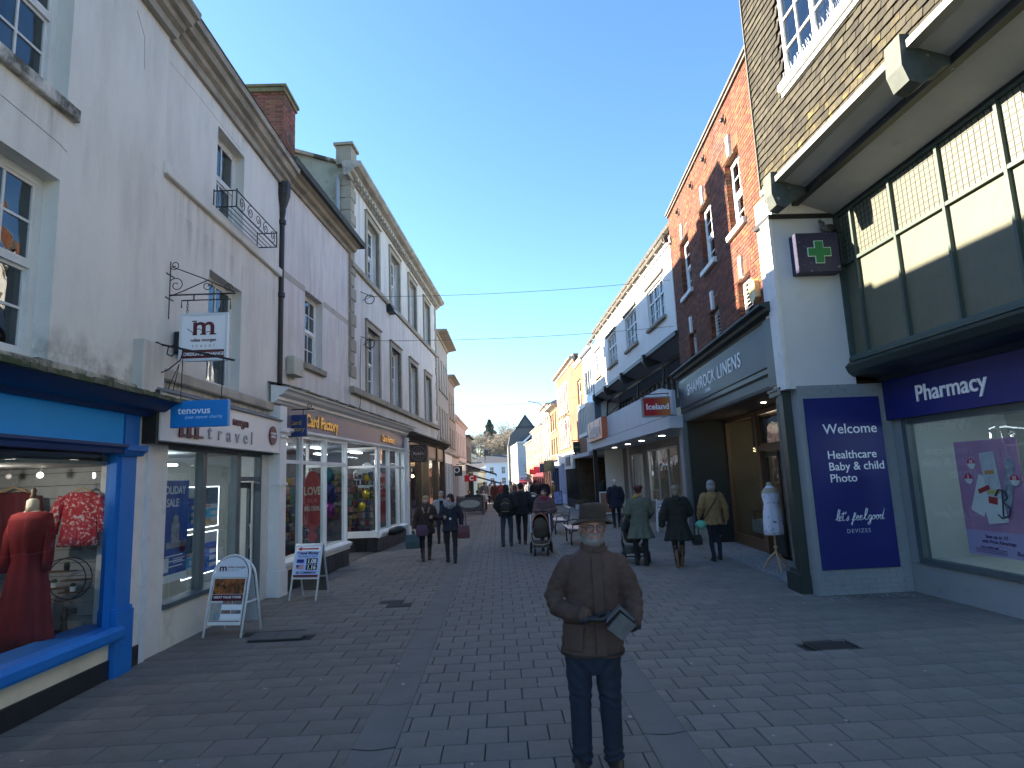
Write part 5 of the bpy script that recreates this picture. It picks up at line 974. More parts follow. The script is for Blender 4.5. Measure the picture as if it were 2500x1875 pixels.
for i in range(len(xs) - 1):
    a, b = xs[i] + .022, xs[i + 1] - .022
    put('frosted_pane', bxm(b - a, .01, 1.475, glz), P, (a, -.485, 3.68)); u = put('leaded_pane', bxm(b - a, .01, .795, gly), P, (a, -.485, 5.205))
    g = G(); n = max(3, round((b - a) / .093)); 
    for k in range(1, n): xx = (b - a) * k / n; g.box(xx - .005, xx + .005, -.006, .0, 0, .795)
    for k in range(1, 9): zz = .795 * k / 9; g.box(0, b - a, -.005, .001, zz - .005, zz + .005)
    g.build('lead_came', flat('lead_came', (.03, .035, .03)), u)
# overhanging tile hung floor
WX = 3.55; tz0, tz1 = 6.53, 11.2; Yf = -1.68
wh_ = (1.08, WX, 7.78, 9.75)
wall('tile_backing', P, -.05, 12, tz0, tz1, [wh_], M['black_iron'], Yf + .03, .2)
G().box(-.05, 12, Yf + .4, 6, tz0 + .1, tz1).build('building_core', M['room'], P); G().box(0, 12, .3, 8, 0.5, tz0).build('building_core', M['room'], P) if False else None
G().box(0.02, 12, 1.7, 8, 0, 6.6).build('building_core', M['room'], P)
tiles = []; z = tz0 - .02; row = 0; TW, TH = .165, .125
while z < tz1:
    x = -.06 - (row % 2) * TW / 2
    while x < 7.6:
        a, b = max(x, -.06), x + TW
        if not (b > wh_[0] and a < wh_[1] and z + TH > wh_[2] and z < wh_[3]): tiles.append((a, b, z, row))
        x += TW
    z += TH * .93; row += 1
g2 = G(); tiles.sort(key=lambda t: (t[0] - 4.5) ** 2 * .6 + (t[2] - 7) ** 2 if t[2] < 9 else 99); n = 0
def tile_geo(g, w, h, mi=0):
    g.add([(0, 0, 0), (w, 0, 0), (w, .028, h + .03), (0, .028, h + .03), (0, .016, 0), (w, .016, 0), (w, .036, h + .03), (0, .036, h + .03)], [(0, 1, 2, 3), (0, 4, 5, 1), (0, 3, 7, 4), (1, 5, 6, 2), (4, 7, 6, 5)], mi)
tm = {}
for a, b, z, row in tiles:
    m_ = M['tile_lichen'] if z < tz0 + .34 + random.uniform(-.22, .1) and random.random() < .7 else M['tile']; w = round(b - a - .006, 3); dz = random.uniform(-.006, .006); dy = random.uniform(0, .008)
    if n < 300:
        if (w, m_.name) not in tm: t_ = G(); tile_geo(t_, w, TH); tm[(w, m_.name)] = t_.mesh('tile', m_)
        o = put('tile', tm[(w, m_.name)], P, (a + .003, Yf - .01 - dy, z + dz), (0, R(random.gauss(0, .9)), 0)); n += 1
    else:
        s_ = G(); tile_geo(s_, w, TH); g2.add([(x + a, y + Yf - .01 - dy, zz + z + dz) for x, y, zz in s_.v], s_.f, 1 if m_ is M['tile_lichen'] else 0)
o = g2.build('tile_hanging', [M['tile'], M['tile_lichen']], P); o['kind'] = 'stuff'
G().box(-.075, -.055, Yf - .03, Yf + 2.2, tz0 - .02, tz1).build('corner_board', mat('corner_lead', (.12, .11, .09), .8), P)
# casement window in the tiles
g = G(); w = wh_[1] - wh_[0]; h = wh_[3] - wh_[2]
g.box(0, .06, 0, .08, 0, h); g.box(w - .06, w, 0, .08, 0, h); g.box(0, w, 0, .08, 0, .06); g.box(0, w, 0, .08, h - .06, h)
for k in (1, 2): g.box(w * k / 3 - .04, w * k / 3 + .04, 0, .08, 0, h)
for k in range(3):
    a, b = w * k / 3 + .05, w * (k + 1) / 3 - .05; mx = (a + b) / 2; g.box(mx - .014, mx + .014, .01, .05, .06, h - .06)
    for q in (1, 2, 3): g.box(a, b, .012, .048, h * q / 4 - .014, h * q / 4 + .014)
cw = g.build('casement_window', wh, P, (wh_[0], Yf - .0, wh_[2]))
for k in range(6):
    for q in range(4): put('pane', bxm(w / 6 - .06, .005, h / 4 - .05, M['glass_up']), cw, (w * k / 6 + .03 + (.01 if k % 2 == 0 else 0), .03, h * q / 4 + .025), (R(random.uniform(-.3, .3)), 0, R(random.uniform(-.3, .3))))
G().bbox(-.12, w + .12, -.10, .1, -.12, 0, .012).box(-.12, w + .12, -.04, .1, -.2, -.12).build('sill', wh, cw)
for k in range(60): pass
g = G()
for k in range(70):  # pigeon spikes on the sill
    x = .02 + k * .034; g.tube([(x, -.05, 0), (x + random.uniform(-.03, .03), -.07 + random.uniform(-.03, .03), .13)], .0014, 3)
g.build('bird_spikes', M['steel'], cw)
# soffit in two bays, black beam, brackets
G().box(-.05, 12, Yf - .05, Yf + .08, 6.44, 6.53).build('eaves_fillet', mat('grey_trim', (.2, .205, .2), .6), P)
sof = mat('soffit', (.44, .44, .43), .8, (.38, .38, .37), 2, bump=.1, dirt=(.24, .24, .23), dscale=2.2, dlo=.62, dhi=.9)
g = G(); g.loft([[(x, Yf + .05, 6.46), (x, -1.22, 6.34), (x, -1.22, 6.40), (x, Yf + .05, 6.52)] for x in (0, 12)]); g.loft([[(x, -1.16, 6.30), (x, -.48, 6.05), (x, -.48, 6.12), (x, -1.16, 6.37)] for x in (0, 12)]); g.build('soffit', sof, P)
G().box(0, 12, -1.24, -1.13, 6.24, 6.36).build('beam', mat('beam_black', (.02, .022, .022), .5, dirt=(.5, .5, .5), dscale=9, dlo=.66, dhi=.7), P); G().box(0, 12, -.55, -.44, 6.05, 6.12).build('glazing_head', M['black_iron'], P)
bp = [(Yf - .10, 6.62), (Yf - .12, 6.25), (Yf - .06, 6.06), (Yf + .08, 6.02), (Yf + .22, 6.12), (Yf + .34, 6.22), (-1.18, 6.26), (-1.18, 6.42), (Yf, 6.62)]
for x in (.22, 3.3, 6.4, 9.5):
    G().prism(bp, 'x', x, x + .26).build('bracket', mat('bracket_green', (.045, .058, .05), .7, (.07, .083, .075), 6, dirt=(.3, .3, .28), dscale=9, dlo=.62, dhi=.7), P)
# pigeon on the box sign
pg = empty('pigeon', (5.56, 9.47, 5.69), R(20)); tag(pg, 'dark pigeon perched on top of the green cross sign', 'pigeon')
g = G(); g.ball((0, 0, .10), (.13, .075, .07), 14, 10); g.ball((-.10, 0, .17), (.045, .045, .05), 10, 8); g.ball((-.14, 0, .215), (.033, .03, .032), 10, 8); g.build('body', mat('pigeon_grey', (.07, .07, .08), .8, (.14, .14, .15), 22), pg, smooth=True)
G().loft([[(.08, -.05, .12), (.08, .05, .12), (.08, .05, .09), (.08, -.05, .09)], [(.24, -.03, .04), (.24, .03, .04), (.24, .03, .03), (.24, -.03, .03)]]).build('tail', flat('pigeon_dk', (.03, .03, .035)), pg)
for s in (-1, 1): G().ball((.03, s * .065, .11), (.12, .02, .05), 10, 8).build('wing', flat('pigeon_dk', (.03, .03, .035)), pg, smooth=True); G().tube([(0, s * .03, .05), (0, s * .03, 0)], .006).build('leg', flat('pigeon_leg', (.3, .08, .05)), pg)
G().prism([(-.17, .205), (-.195, .20), (-.17, .215)], 'y', -.008, .008).build('beak', flat('beak', (.05, .05, .05)), pg)

# ================================================================== RIGHT: brick building with linen shop
AZR = 4.2
Q = empty('brick_building', (4.8, 9.8, 0), R(-90 - AZR)); tag(Q, 'red brick building with white sashes and louvred windows above the linen shop', 'building')
LQ = 7.35
hs = [(-2.05, -1.15, 6.66, 8.17), (-4.18, -3.18, 6.62, 8.12), (-6.32, -5.32, 6.6, 8.1), (-1.97, -1.17, 4.74, 5.62), (-4.02, -3.3, 4.72, 5.56), (-6.06, -5.36, 4.72, 5.50)]
wall('mortar_wall', Q, -LQ, 0, 4.5, 9.36, hs, M['mortar'], .0, .3, rev=M['brick'])
# brick reveals: courses inside the openings
for (a, b, c, d) in hs:
    g = G(); z = c; k = 0
    while z < d - .02:
        for x, s in ((a, 1), (b, -1)):
            y = 0 if k % 2 else -.0
            for y0, y1 in ((.0, .11), (.122, .23)) if k % 2 else ((.0, .17), (.182, .23)): g.box(x, x + s * .012, y0, y1, z + .006, min(d, z + .069))
        z += .075; k += 1
    o = g.build('reveal_bricks', M['brick'], Q); o['kind'] = 'stuff'
bricks(Q, -LQ, -.0, 4.5, 9.36, M['brick'], holes=[(a, b, c, d + .24) for a, b, c, d in hs], y=0, limit=300, near=lambda t: (t[1]) ** 2 * 1.0 * (1) + 0 * t[2] if t[1] > -99 else 0)
for i, (a, b, c, d) in enumerate(hs):   # flat gauged arches with a white keystone
    n = max(7, int((b - a) / .08)); me = bxm((b - a + .16) / n - .008, .03, .225, M['brick'], .003); kx = (a + b) / 2
    for k in range(n):
        x = a - .08 + (b - a + .16) * k / n
        if abs(x + .04 - kx) > .09: put('arch_brick', me, Q, (x, -.02, d + .01), (0, R((x - kx) * 14), 0))
    G().prism([(kx - .06, d - .0), (kx + .06, d), (kx + .085, d + .42), (kx - .085, d + .42)], 'y', -.06, .0).build('keystone', M['white_old'], Q)
for (a, b, c, d) in hs[:3]: sash(Q, a, b, c, d, 2, (2, 2), .12, M['white'], gl, .07, .026, sill=(.08, .09, .12, M['white_old']))
for (a, b, c, d) in hs[3:]:
    g = G(); w = b - a; g.box(0, .05, .1, .16, 0, d - c); g.box(w - .05, w, .1, .16, 0, d - c); g.box(0, w, .1, .16, d - c - .05, d - c); g.box(0, w, .1, .16, 0, .05); lv = g.build('louvred_window', M['white'], Q, (a, 0, c)); n = int((d - c - .1) / .08)
    me = G().add([(0, 0, 0), (w - .1, 0, 0), (w - .1, .07, .055), (0, .07, .055), (0, 0, .012), (w - .1, 0, .012), (w - .1, .07, .067), (0, .07, .067)], [(0, 1, 2, 3), (4, 7, 6, 5), (0, 4, 5, 1), (1, 5, 6, 2), (3, 2, 6, 7), (0, 3, 7, 4)]).mesh('slat', M['white'])
    for k in range(n): put('slat', me, lv, (.05, .09, .06 + k * .08))
    G().box(.05, w - .05, .19, .2, .02, d - c - .02).build('backing', M['room'], lv)
    G().bbox(-.06, w + .06, -.06, .08, -.1, 0, .01).build('sill', M['stone_pale'], lv)
core(Q, -LQ, -.02, 4.4, 9.3, .32, 8); core(Q, -LQ, -.02, 0, 4.4, 2.6, 8)
G().box(-LQ - .02, .02, -.06, .3, 9.36, 9.42).box(-LQ - .02, .02, -.10, .32, 9.42, 9.47).build('parapet_coping', mat('coping_dark', (.10, .09, .085), .8, (.2, .18, .16), 5), Q)
G().quad((-LQ, .3, 9.3), (0, .3, 9.3), (0, 8, 9.3), (-LQ, 8, 9.3)).build('roof', M['lead'], Q)
G().box(-LQ, -LQ + .02, .3, 8, 0, 9.36).box(-.02, 0, .3, 8, 4.5, 9.36).build('side_wall', mat('brick_plain', (.30, .09, .045), .9, (.24, .07, .035), 9, bump=.4), Q)
for x, z in ((-1.65, 9.0), (-3.2, 8.98), (-4.45, 8.96), (-6.0, 8.96)): G().tube([(x, -.05, z + .1), (x, -.07, z), (x, -.04, z - .12)], .018, 5).ball((x - .03, -.08, z), .05, 8, 6).build('wall_anchor', M['black_iron'], Q)
al = empty('alarm_box', (4.89, 10.72, 5.0), R(-90 - AZR)); tag(al, 'yellow hexagonal burglar alarm box beside the nearest louvred window', 'alarm box')
G().prism([(-.16, 0), (.0, -.08), (.16, 0), (.16, .3), (.0, .38), (-.16, .3)], 'y', -.13, 0).build('case', mat('alarm_yellow', (.55, .38, .06), .5, (.6, .5, .3), 4), al)
# linen shop front
moulding([(.1, 4.44), (-.10, 4.44), (-.12, 4.50), (-.22, 4.54), (-.24, 4.60), (-.34, 4.63), (-.34, 4.67), (.1, 4.74)], -LQ, -.0).build('shop_cornice', mat('green_weathered', (.02, .03, .028), .6, (.04, .045, .04), 5, dirt=(.25, .24, .22), dscale=7, dlo=.64, dhi=.7), Q)
G().box(-LQ, -.0, -.10, .1, 3.56, 4.44).build('fascia_frame', DG, Q)
sf_ = G().bbox(-LQ + .06, -.42, -.125, -.1, 3.66, 4.36, .01).build('fascia', mat('fascia_greenblue', (.045, .065, .075), .45, (.035, .05, .06), 1.2, spec=.4), Q)
txt('SHAMROCK LINENS', .42, 'lettering', M['txt_white'], sf_, (-4.05, -.13, 3.92), ext=.008, align='CENTER', sx=1.08, space=1.12)
txt('- DEVIZES -', .12, 'lettering', M['txt_white'], sf_, (-4.3, -.13, 3.76), ext=.004, align='CENTER')
moulding([(.1, 3.30), (-.05, 3.30), (-.07, 3.36), (-.07, 3.52), (-.12, 3.56), (.1, 3.56)], -LQ, -.4).build('lintel', M['sage_grey'], Q)
g = G(); g.box(-.42, -.0, -.16, .3, 3.3, 4.44); g.build('fascia_console', DG, Q)
g = G(); g.box(-.46, -.16, -.06, .3, .28, 3.12)
for k in range(5): g.box(-.44 + k * .055, -.41 + k * .055, -.075, -.06, .6, 3.0)
g.build('pilaster', M['sage_grey'], Q)
g = G(); g.box(-.16, .03, -.14, .3, 0, 3.5); g.box(-.5, .05, -.17, .3, 0, .28); g.box(-.48, .04, -.16, .3, 3.12, 3.2); g.box(-.5, .05, -.18, .3, 3.2, 3.24); g.box(-.5, -.14, -.10, .3, .28, .33); g.build('pilaster_edge', DG, Q)
G().box(-LQ, -LQ + .18, -.08, .3, 0, 3.5).build('pilaster', M['sage_grey'], Q)
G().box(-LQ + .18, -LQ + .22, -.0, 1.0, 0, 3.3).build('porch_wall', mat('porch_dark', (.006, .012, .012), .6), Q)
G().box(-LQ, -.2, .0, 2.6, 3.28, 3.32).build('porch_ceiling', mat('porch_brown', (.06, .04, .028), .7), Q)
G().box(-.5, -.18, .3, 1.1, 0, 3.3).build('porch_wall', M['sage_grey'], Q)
for x in (-1.0, -2.6): G().lathe([(.05, 3.262), (.05, 3.278)], (x, .5, 0), n=12).build('downlight', M['lamp_on'], Q)
YS = 1.04; wd = M['wood']
g = G(); g.box(-LQ + .2, -LQ + .32, YS - .05, YS + .06, .0, 3.28); g.box(-4.75, -4.6, YS - .06, YS + .06, 0, 3.28); g.box(-LQ + .3, -4.7, YS - .04, YS + .06, .0, .22); g.box(-LQ + .3, -4.7, YS - .06, YS + .06, .22, .27); g.box(-LQ + .3, -.3, YS - .04, YS + .06, 3.18, 3.28); wf2 = g.build('shop_window', wd, Q)
put('pane', bxm(2.3, .008, 2.9, M['glass_shop']), wf2, (-LQ + .32, YS, .27))
g = G(); g.box(-4.6, -4.47, YS - .08, YS + .08, 0, 2.45); g.box(-2.75, -2.62, YS - .08, YS + .08, 0, 2.45); g.box(-4.6, -2.62, YS - .08, YS + .08, 2.33, 2.45); g.box(-4.55, -2.65, YS - .03, YS + .03, 2.45, 2.5); df = g.build('door_frame', wd, Q)
G().box(-5.0, -4.94, YS - .02, YS + .03, 2.45, 3.18).box(-3.2, -3.14, YS - .02, YS + .03, 2.45, 3.18).build('transom_bar', M['black_iron'], Q); put('pane', bxm(1.85, .006, .7, glass_mat('glass_mirror', (.4, .4, .4), 6, .03)), df, (-4.5, YS, 2.47))
for x in (-4.4, -3.5):
    g = G(); g.box(x, x + .1, YS, YS + .05, .05, 2.3); g.box(x + .72, x + .82, YS, YS + .05, .05, 2.3); g.box(x, x + .82, YS, YS + .05, 2.2, 2.3); g.box(x, x + .82, YS, YS + .05, .05, .75)
    for k in range(3): g.box(x + .1, x + .72, YS - .01, YS, .2 + k * .17, .32 + k * .17)
    d_ = g.build('door', mat('door_black', (.02, .018, .016), .4), Q); put('pane', bxm(.62, .006, 1.45, M['glass_shop']), d_, (x + .1, YS + .02, .75))
g = G(); g.box(-2.62, -.5, YS - .04, YS + .06, 0, .3); g.box(-2.62, -.5, YS - .04, YS + .05, 2.3, 2.36); g.box(-.6, -.5, YS - .04, YS + .06, 0, 3.28); w3 = g.build('shop_window', wd, Q); put('pane', bxm(2.0, .008, 2.0, M['glass_shop']), w3, (-2.6, YS, .3))
roomb(Q, -LQ + .1, -.4, YS + .1, 2.58, .1, 3.25, mat('linen_room', (.20, .17, .12), .9, (.16, .14, .10), 2), floor=flat('linen_floor', (.06, .05, .04)))
G().box(-6.8, -5.0, YS + .35, YS + .6, .3, .62).build('window_display', mat('cushion', (.25, .27, .25), .9, (.4, .4, .38), 8), Q); G().ball((-5.2, YS + .3, .5), (.24, .12, .22), 12, 8).build('cushion', mat('cushion_pattern', (.42, .40, .36), .9, (.15, .17, .16), 12), Q, smooth=True)
g = G(); g.tube([(-6.4, YS + .3, .62), (-6.4, YS + .3, .85), (-5.7, YS + .3, .85), (-5.7, YS + .3, .62)], .02); g.build('chair_back', wd, Q)
g = G(); rr = random.Random(4)
for k in range(46):
    a = rr.uniform(0, 6.28); e_ = rr.uniform(-.7, .7); l_ = rr.uniform(.12, .3); c_ = Vector((-5.9, YS + .45, 2.3)); d_ = Vector((math.cos(a) * math.cos(e_), math.sin(a) * math.cos(e_) * .6, math.sin(e_))); g.tube([c_, c_ + d_ * l_], .0025, 3); g.ball(c_ + d_ * l_, .009, 5, 4)
st_ = tag(g.build('starburst_light', emit('fairy', (1, .75, .4), 1.6)), 'twig starburst light in the linen shop window', 'lamp'); st_.location = Q.location; st_.rotation_euler = Q.rotation_euler
G().ball((-5.9, YS + .4, 2.33), .03, 8, 6).build('bulb', M['lamp_on'], st_)
# terrazzo / pebble apron
mo = G(); mo.add([(-LQ + .2, 0.0, .004), (-.3, 0.0, .004), (-.3, 1.0, .012), (-LQ + .2, 1.0, .012)], [(0, 1, 2, 3)])
mo = mo.build('pebble_apron', mat('mosaic', (.24, .245, .25), .8, (.08, .08, .085), 34, bump=.8, bscale=45, dirt=(.34, .34, .34), dscale=30, dlo=.5, dhi=.6)); mo.location = Q.location; mo.rotation_euler = Q.rotation_euler; struct(mo)
g = G(); rr = random.Random(9)
for k in range(3800):
    x, y = rr.uniform(-LQ + .25, -.3), rr.uniform(0.02, .98); s = rr.uniform(.008, .017); a = rr.uniform(0, 3.14); z = .008 + .008 * y; c_, s_ = math.cos(a) * s, math.sin(a) * s
    g.add([(x + c_ * 1.5, y + s_ * 1.5, z), (x - s_, y + c_, z), (x - c_ * 1.5, y - s_ * 1.5, z), (x + s_, y - c_, z), (x, y, z + .006)], [(0, 1, 4), (1, 2, 4), (2, 3, 4), (3, 0, 4)])
o = g.build('pebbles', mat('pebble', (.25, .255, .26), .7, island=.55), None, Q.location, Q.rotation_euler); struct(o, 'stuff')

# ================================================================== RIGHT: frozen food shop with jettied white upper floor
AZI = -.7
I = empty('jettied_building', (5.3, 17.1, 0), R(-90 - AZI)); tag(I, 'white rendered building with black gutters jettied over the frozen food shop', 'building')
LI = 14.0; Wr = mat('white_render', (.74, .73, .69), .8, (.68, .67, .64), 2, bump=.2, bscale=40, dirt=(.50, .49, .47), dscale=1.5, dlo=.6, dhi=.9)
wi = [(-2.87, -.92, 6.66, 7.92), (-6.3, -4.5, 6.64, 7.9), (-9.9, -8.1, 6.64, 7.9), (-13.15, -11.85, 6.68, 7.88)]
wall('wall', I, -LI, 0, 5.95, 8.6, wi, Wr, 0, .3); core(I, -LI, -.02, 6.0, 9.0, .33, 7)
G().box(-LI, 0, .25, .35, 8.6, 9.2).build('parapet_wall', Wr, I); G().box(-LI, -LI + .02, .3, 7, 0, 9.1).box(-.02, 0, .3, 7, 0, 9.1).build('side_wall', Wr, I)
gut = mat('gutter_old', (.035, .03, .025), .8, (.10, .09, .075), 7, bump=.6, bscale=25)
for z, y in ((8.66, -.16), (9.22, .12)):
    G().prism([(y - .08, z + .06), (y - .06, z - .04), (y + .02, z - .06), (y + .10, z - .02), (y + .1, z + .08)], 'x', -LI - .1, .05).build('gutter', gut, I)
    for k in range(15): put('gutter_bracket', bxm(.03, .16, .04, M['white_old']), I, (-LI + .3 + k * .98, y - .04, z - .09))
G().quad((-LI, .2, 9.3), (0, .2, 9.3), (0, 4, 10.2), (-LI, 4, 10.2)).quad((-LI, 4, 10.2), (0, 4, 10.2), (0, 8, 9.0), (-LI, 8, 9)).build('roof', M['slate'], I)
G().tube([(.02, -.1, 8.6), (.05, -.14, 8.75), (.0, -.2, 8.8)], .09, 8).build('gutter_end', gut, I)
for (a, b, c, d) in wi:
    w, h = b - a, d - c; g = G(); n = 3
    for k in range(n + 1): g.box(w * k / n - .03, w * k / n + .03, .06, .13, 0, h)
    g.box(0, w, .06, .13, 0, .05); g.box(0, w, .06, .13, h - .05, h); g.box(0, w, .06, .12, h * .62, h * .66)
    for k in range(n):
        m0 = w * (k + .5) / n; g.box(m0 - .011, m0 + .011, .08, .11, .05, h); g.box(w * k / n, w * (k + 1) / n, .08, .11, h * .32, h * .34)
    cwn = g.build('casement_window', wh, I, (a, 0, c))
    for k in range(n):
        for q0, q1 in ((.05, h * .32), (.34 * h, .62 * h), (.66 * h, h - .05)): put('pane', bxm(w / n - .06, .005, q1 - q0, M['glass_up']), cwn, (w * k / n + .03, .10, q0), (R(random.uniform(-.3, .3)), 0, R(random.uniform(-.3, .3))))
    G().bbox(-.1, w + .1, -.1, .06, -.1, 0, .01).build('sill', M['stone'], cwn); G().box(-.15, w + .1, -.07, .02, h + .10, h + .19).build('hood', mat('hood_grey', (.13, .12, .11), .8), cwn)
bk = M['black_iron']; jf = mat('jetty_fascia', (.16, .165, .17), .7)
G().box(-LI, 0, -.06, .06, 5.82, 5.95).build('jetty_beam', bk, I)
g = G(); g.loft([[(x, .0, 5.83), (x, .62, 5.62), (x, .62, 5.68), (x, 0, 5.89)] for x in (-LI, 0)]); g.loft([[(x, .68, 5.60), (x, 1.25, 5.45), (x, 1.25, 5.51), (x, .68, 5.66)] for x in (-LI, 0)]); g.build('jetty_soffit', mat('jetty_grey', (.15, .15, .155), .8), I)
G().box(-LI, 0, .6, .7, 5.52, 5.64).box(-LI, 0, 1.2, 1.3, 5.38, 5.5).build('beam', bk, I)
for x in (-3.7, -7.4, -11.0, -13.98):
    G().prism([(-.14, 5.95), (-.14, 5.7), (-.02, 5.52), (.15, 5.52), (.5, 5.66), (.64, 5.64), (.64, 5.8), (0, 5.95)], 'x', x, x + .22).build('bracket', bk, I)
    g = G(); g.tube([(x + .1, .62, 5.6), (x + .1, .5, 4.5)], .035, 6); g.tube([(x + .1, .5, 4.75), (x + .1, -.1, 4.5)], .02, 5); g.tube([(x + .1, 1.2, 5.4), (x + .1, .0, 4.45)], .02, 5); g.build('strut', bk, I)
G().box(-LI, 0, 1.25, 1.3, 4.2, 5.45).build('clerestory_wall', M['room'], I)
g = G()
for k in range(22): g.box(-LI + k * .65, -LI + k * .65 + .04, 1.2, 1.25, 4.5, 5.4)
g.build('clerestory_bars', mat('bar_grey', (.35, .36, .36), .6), I)
fi = G(); fi.add([(-13.4, -.30, 3.52), (.0, -.30, 3.52), (.0, -.30, 4.22), (-1.2, -.30, 4.44), (-13.4, -.30, 4.44), (-13.4, -.2, 3.52), (0, -.2, 3.52), (0, -.2, 4.22), (-1.2, -.2, 4.44), (-13.4, -.2, 4.44)], [(0, 1, 2, 3, 4), (9, 8, 7, 6, 5), (0, 5, 6, 1), (1, 6, 7, 2), (2, 7, 8, 3), (3, 8, 9, 4), (4, 9, 5, 0)])
fi.build('fascia', mat('fascia_whitegrey', (.52, .54, .58), .6, (.46, .48, .53), 1.5, (3, 1, .6), dirt=(.36, .37, .40), dscale=1.6, dlo=.55, dhi=.85), I)
G().box(-14.0, .0, -.42, 1.4, 3.16, 3.5).build('lower_fascia', mat('fascia_low', (.50, .53, .58), .6, (.46, .49, .54), 2), I); G().box(-14, 0, -.38, -.2, 3.5, 3.53).build('fascia_gap', bk, I)
lb = G().bbox(-13.46, -9.7, -.55, -.3, 3.50, 4.45, .02).build('lightbox_sign', mat('iceland_orange', (.60, .16, .06), .4, (.5, .10, .05), .5), I)
txt('Iceland', 1.0, 'lettering', flat('sign_pinkwhite', (.78, .66, .62)), lb, (-11.6, -.56, 3.68), ext=.01, align='CENTER', bold=.02, sx=1.05)
for x in (-1.0, -3.6, -6.4, -8.8, -11.6): G().lathe([(.11, 3.145), (.11, 3.16)], (x, .35, 0), n=16).build('downlight', emit('dl', (1, .9, .75), 1.3), I)
bw = mat('arcade_grey', (.19, .185, .18), .85, (.16, .155, .15), 2)
YB = 1.22
G().box(-14, -.0, YB, 7, 0, 3.16).build('rear_core', M['room'], I) if False else None
wall('arcade_wall', I, -14.2, -.05, 0, 3.16, [(-9.15, -4.85, .76, 2.88), (-12.3, -9.9, .3, 2.8), (-4.1, -.6, .1, 2.7)], bw, YB, .25)
def glazed(parent, a, b, c, d, n, m, y, nm='shop_window', fwid=.07, gm=None):
    g = G(); g.box(0, b - a, 0, .08, 0, fwid); g.box(0, b - a, 0, .08, d - c - fwid, d - c)
    for k in range(n + 1): x = (b - a) * k / n; g.box(max(0, x - fwid / 2), min(b - a, x + fwid / 2), -.01, .08, 0, d - c)
    f = g.build(nm, m, parent, (a, y, c))
    for k in range(n): put('pane', bxm((b - a) / n - fwid, .006, d - c - 2 * fwid, gm or M['glass_shop']), f, ((b - a) * k / n + fwid / 2, .03, fwid))
    return f
lfr = mat('frame_lightgrey', (.42, .43, .45), .5)
glm = glass_mat('glass_shop2', (.8, .82, .8), 3.2, .03)
glazed(I, -9.15, -4.85, .76, 2.88, 3, lfr, YB + .05, gm=glm); glazed(I, -12.3, -9.9, .3, 2.8, 4, lfr, YB + .05, gm=glm); glazed(I, -4.1, -.6, .1, 2.7, 3, lfr, YB + .05, gm=glm)
roomb(I, -14, -.1, YB + .26, 4, .05, 3.1, M['room_mid'])
for x in (-8.2, -6.4, -11): G().box(x, x + .8, YB + .5, YB + .52, .9, 2.4).build('window_poster', mat('poster_mix%d' % int(-x), [(.5, .45, .4), (.25, .05, .05), (.4, .4, .2)][int(-x) % 3], .6, (.5, .5, .48), 5), I)
G().bbox(-.32, -.02, -.1, .3, 0, 3.16, .01).build('pillar', mat('pillar_grey', (.20, .21, .22), .6), I)
for x in (-13.95,): G().box(x, x + .14, -.3, -.1, 0, 3.16).build('post', bk, I)
for x in (-12.8,): G().box(x, x + .3, YB - .05, YB + .2, 0, 3.16).build('pillar', lfr, I)
# overhead hanging sign
s5 = empty('hanging_sign', (5.25, 17.35, 0)); tag(s5, 'red to orange frozen food shop sign hanging in a grey frame from a scrolled bracket', 'hanging sign')
g = G(); g.tube([(-.05, 0, 4.5), (-.05, 0, 4.0)], .015); g.tube([(-.05, 0, 4.18), (-1.3, 0, 4.14)], .014); g.tube([(-1.0, 0, 4.15), (-1.0, 0, 4.08)], .008); g.tube([(-.3, 0, 4.17), (-.3, 0, 4.08)], .008); g.build('bracket', bk, s5)
G().tube(scroll(-.2, 4.33, .13, 1.6, R(270)), .01, 5).build('scroll', bk, s5)
g = G(); g.box(-1.07, -.17, -.05, .05, 3.50, 3.54); g.box(-1.07, -.17, -.05, .05, 4.04, 4.08); g.box(-1.07, -1.02, -.05, .05, 3.54, 4.04); g.box(-.22, -.17, -.05, .05, 3.54, 4.04); f5 = g.build('board_frame', flat('frame_greytan', (.30, .27, .25)), s5)
mi = bpy.data.materials.new('red_orange'); mi.use_nodes = True; _t = mi.node_tree; tc = _t.nodes.new('ShaderNodeTexCoord'); sx_ = _t.nodes.new('ShaderNodeSeparateXYZ'); cr = _t.nodes.new('ShaderNodeValToRGB'); _t.links.new(tc.outputs['Object'], sx_.inputs[0]); mr = _t.nodes.new('ShaderNodeMapRange'); mr.inputs[1].default_value = -1.02; mr.inputs[2].default_value = -.22
_t.links.new(sx_.outputs[0], mr.inputs[0]); _t.links.new(mr.outputs[0], cr.inputs[0]); _t.links.new(cr.outputs[0], _t.nodes['Principled BSDF'].inputs['Base Color']); cr.color_ramp.elements[0].color = (.42, .006, .015, 1); cr.color_ramp.elements[0].position = .35; cr.color_ramp.elements[1].color = (.50, .17, .03, 1); cr.color_ramp.elements[1].position = .85
G().box(-1.02, -.22, -.03, .03, 3.54, 4.04).build('board', mi, f5); txt('Iceland', .235, 'lettering', M['txt_white'], f5, (-.62, -.032, 3.72), ext=.004, align='CENTER', bold=.006)

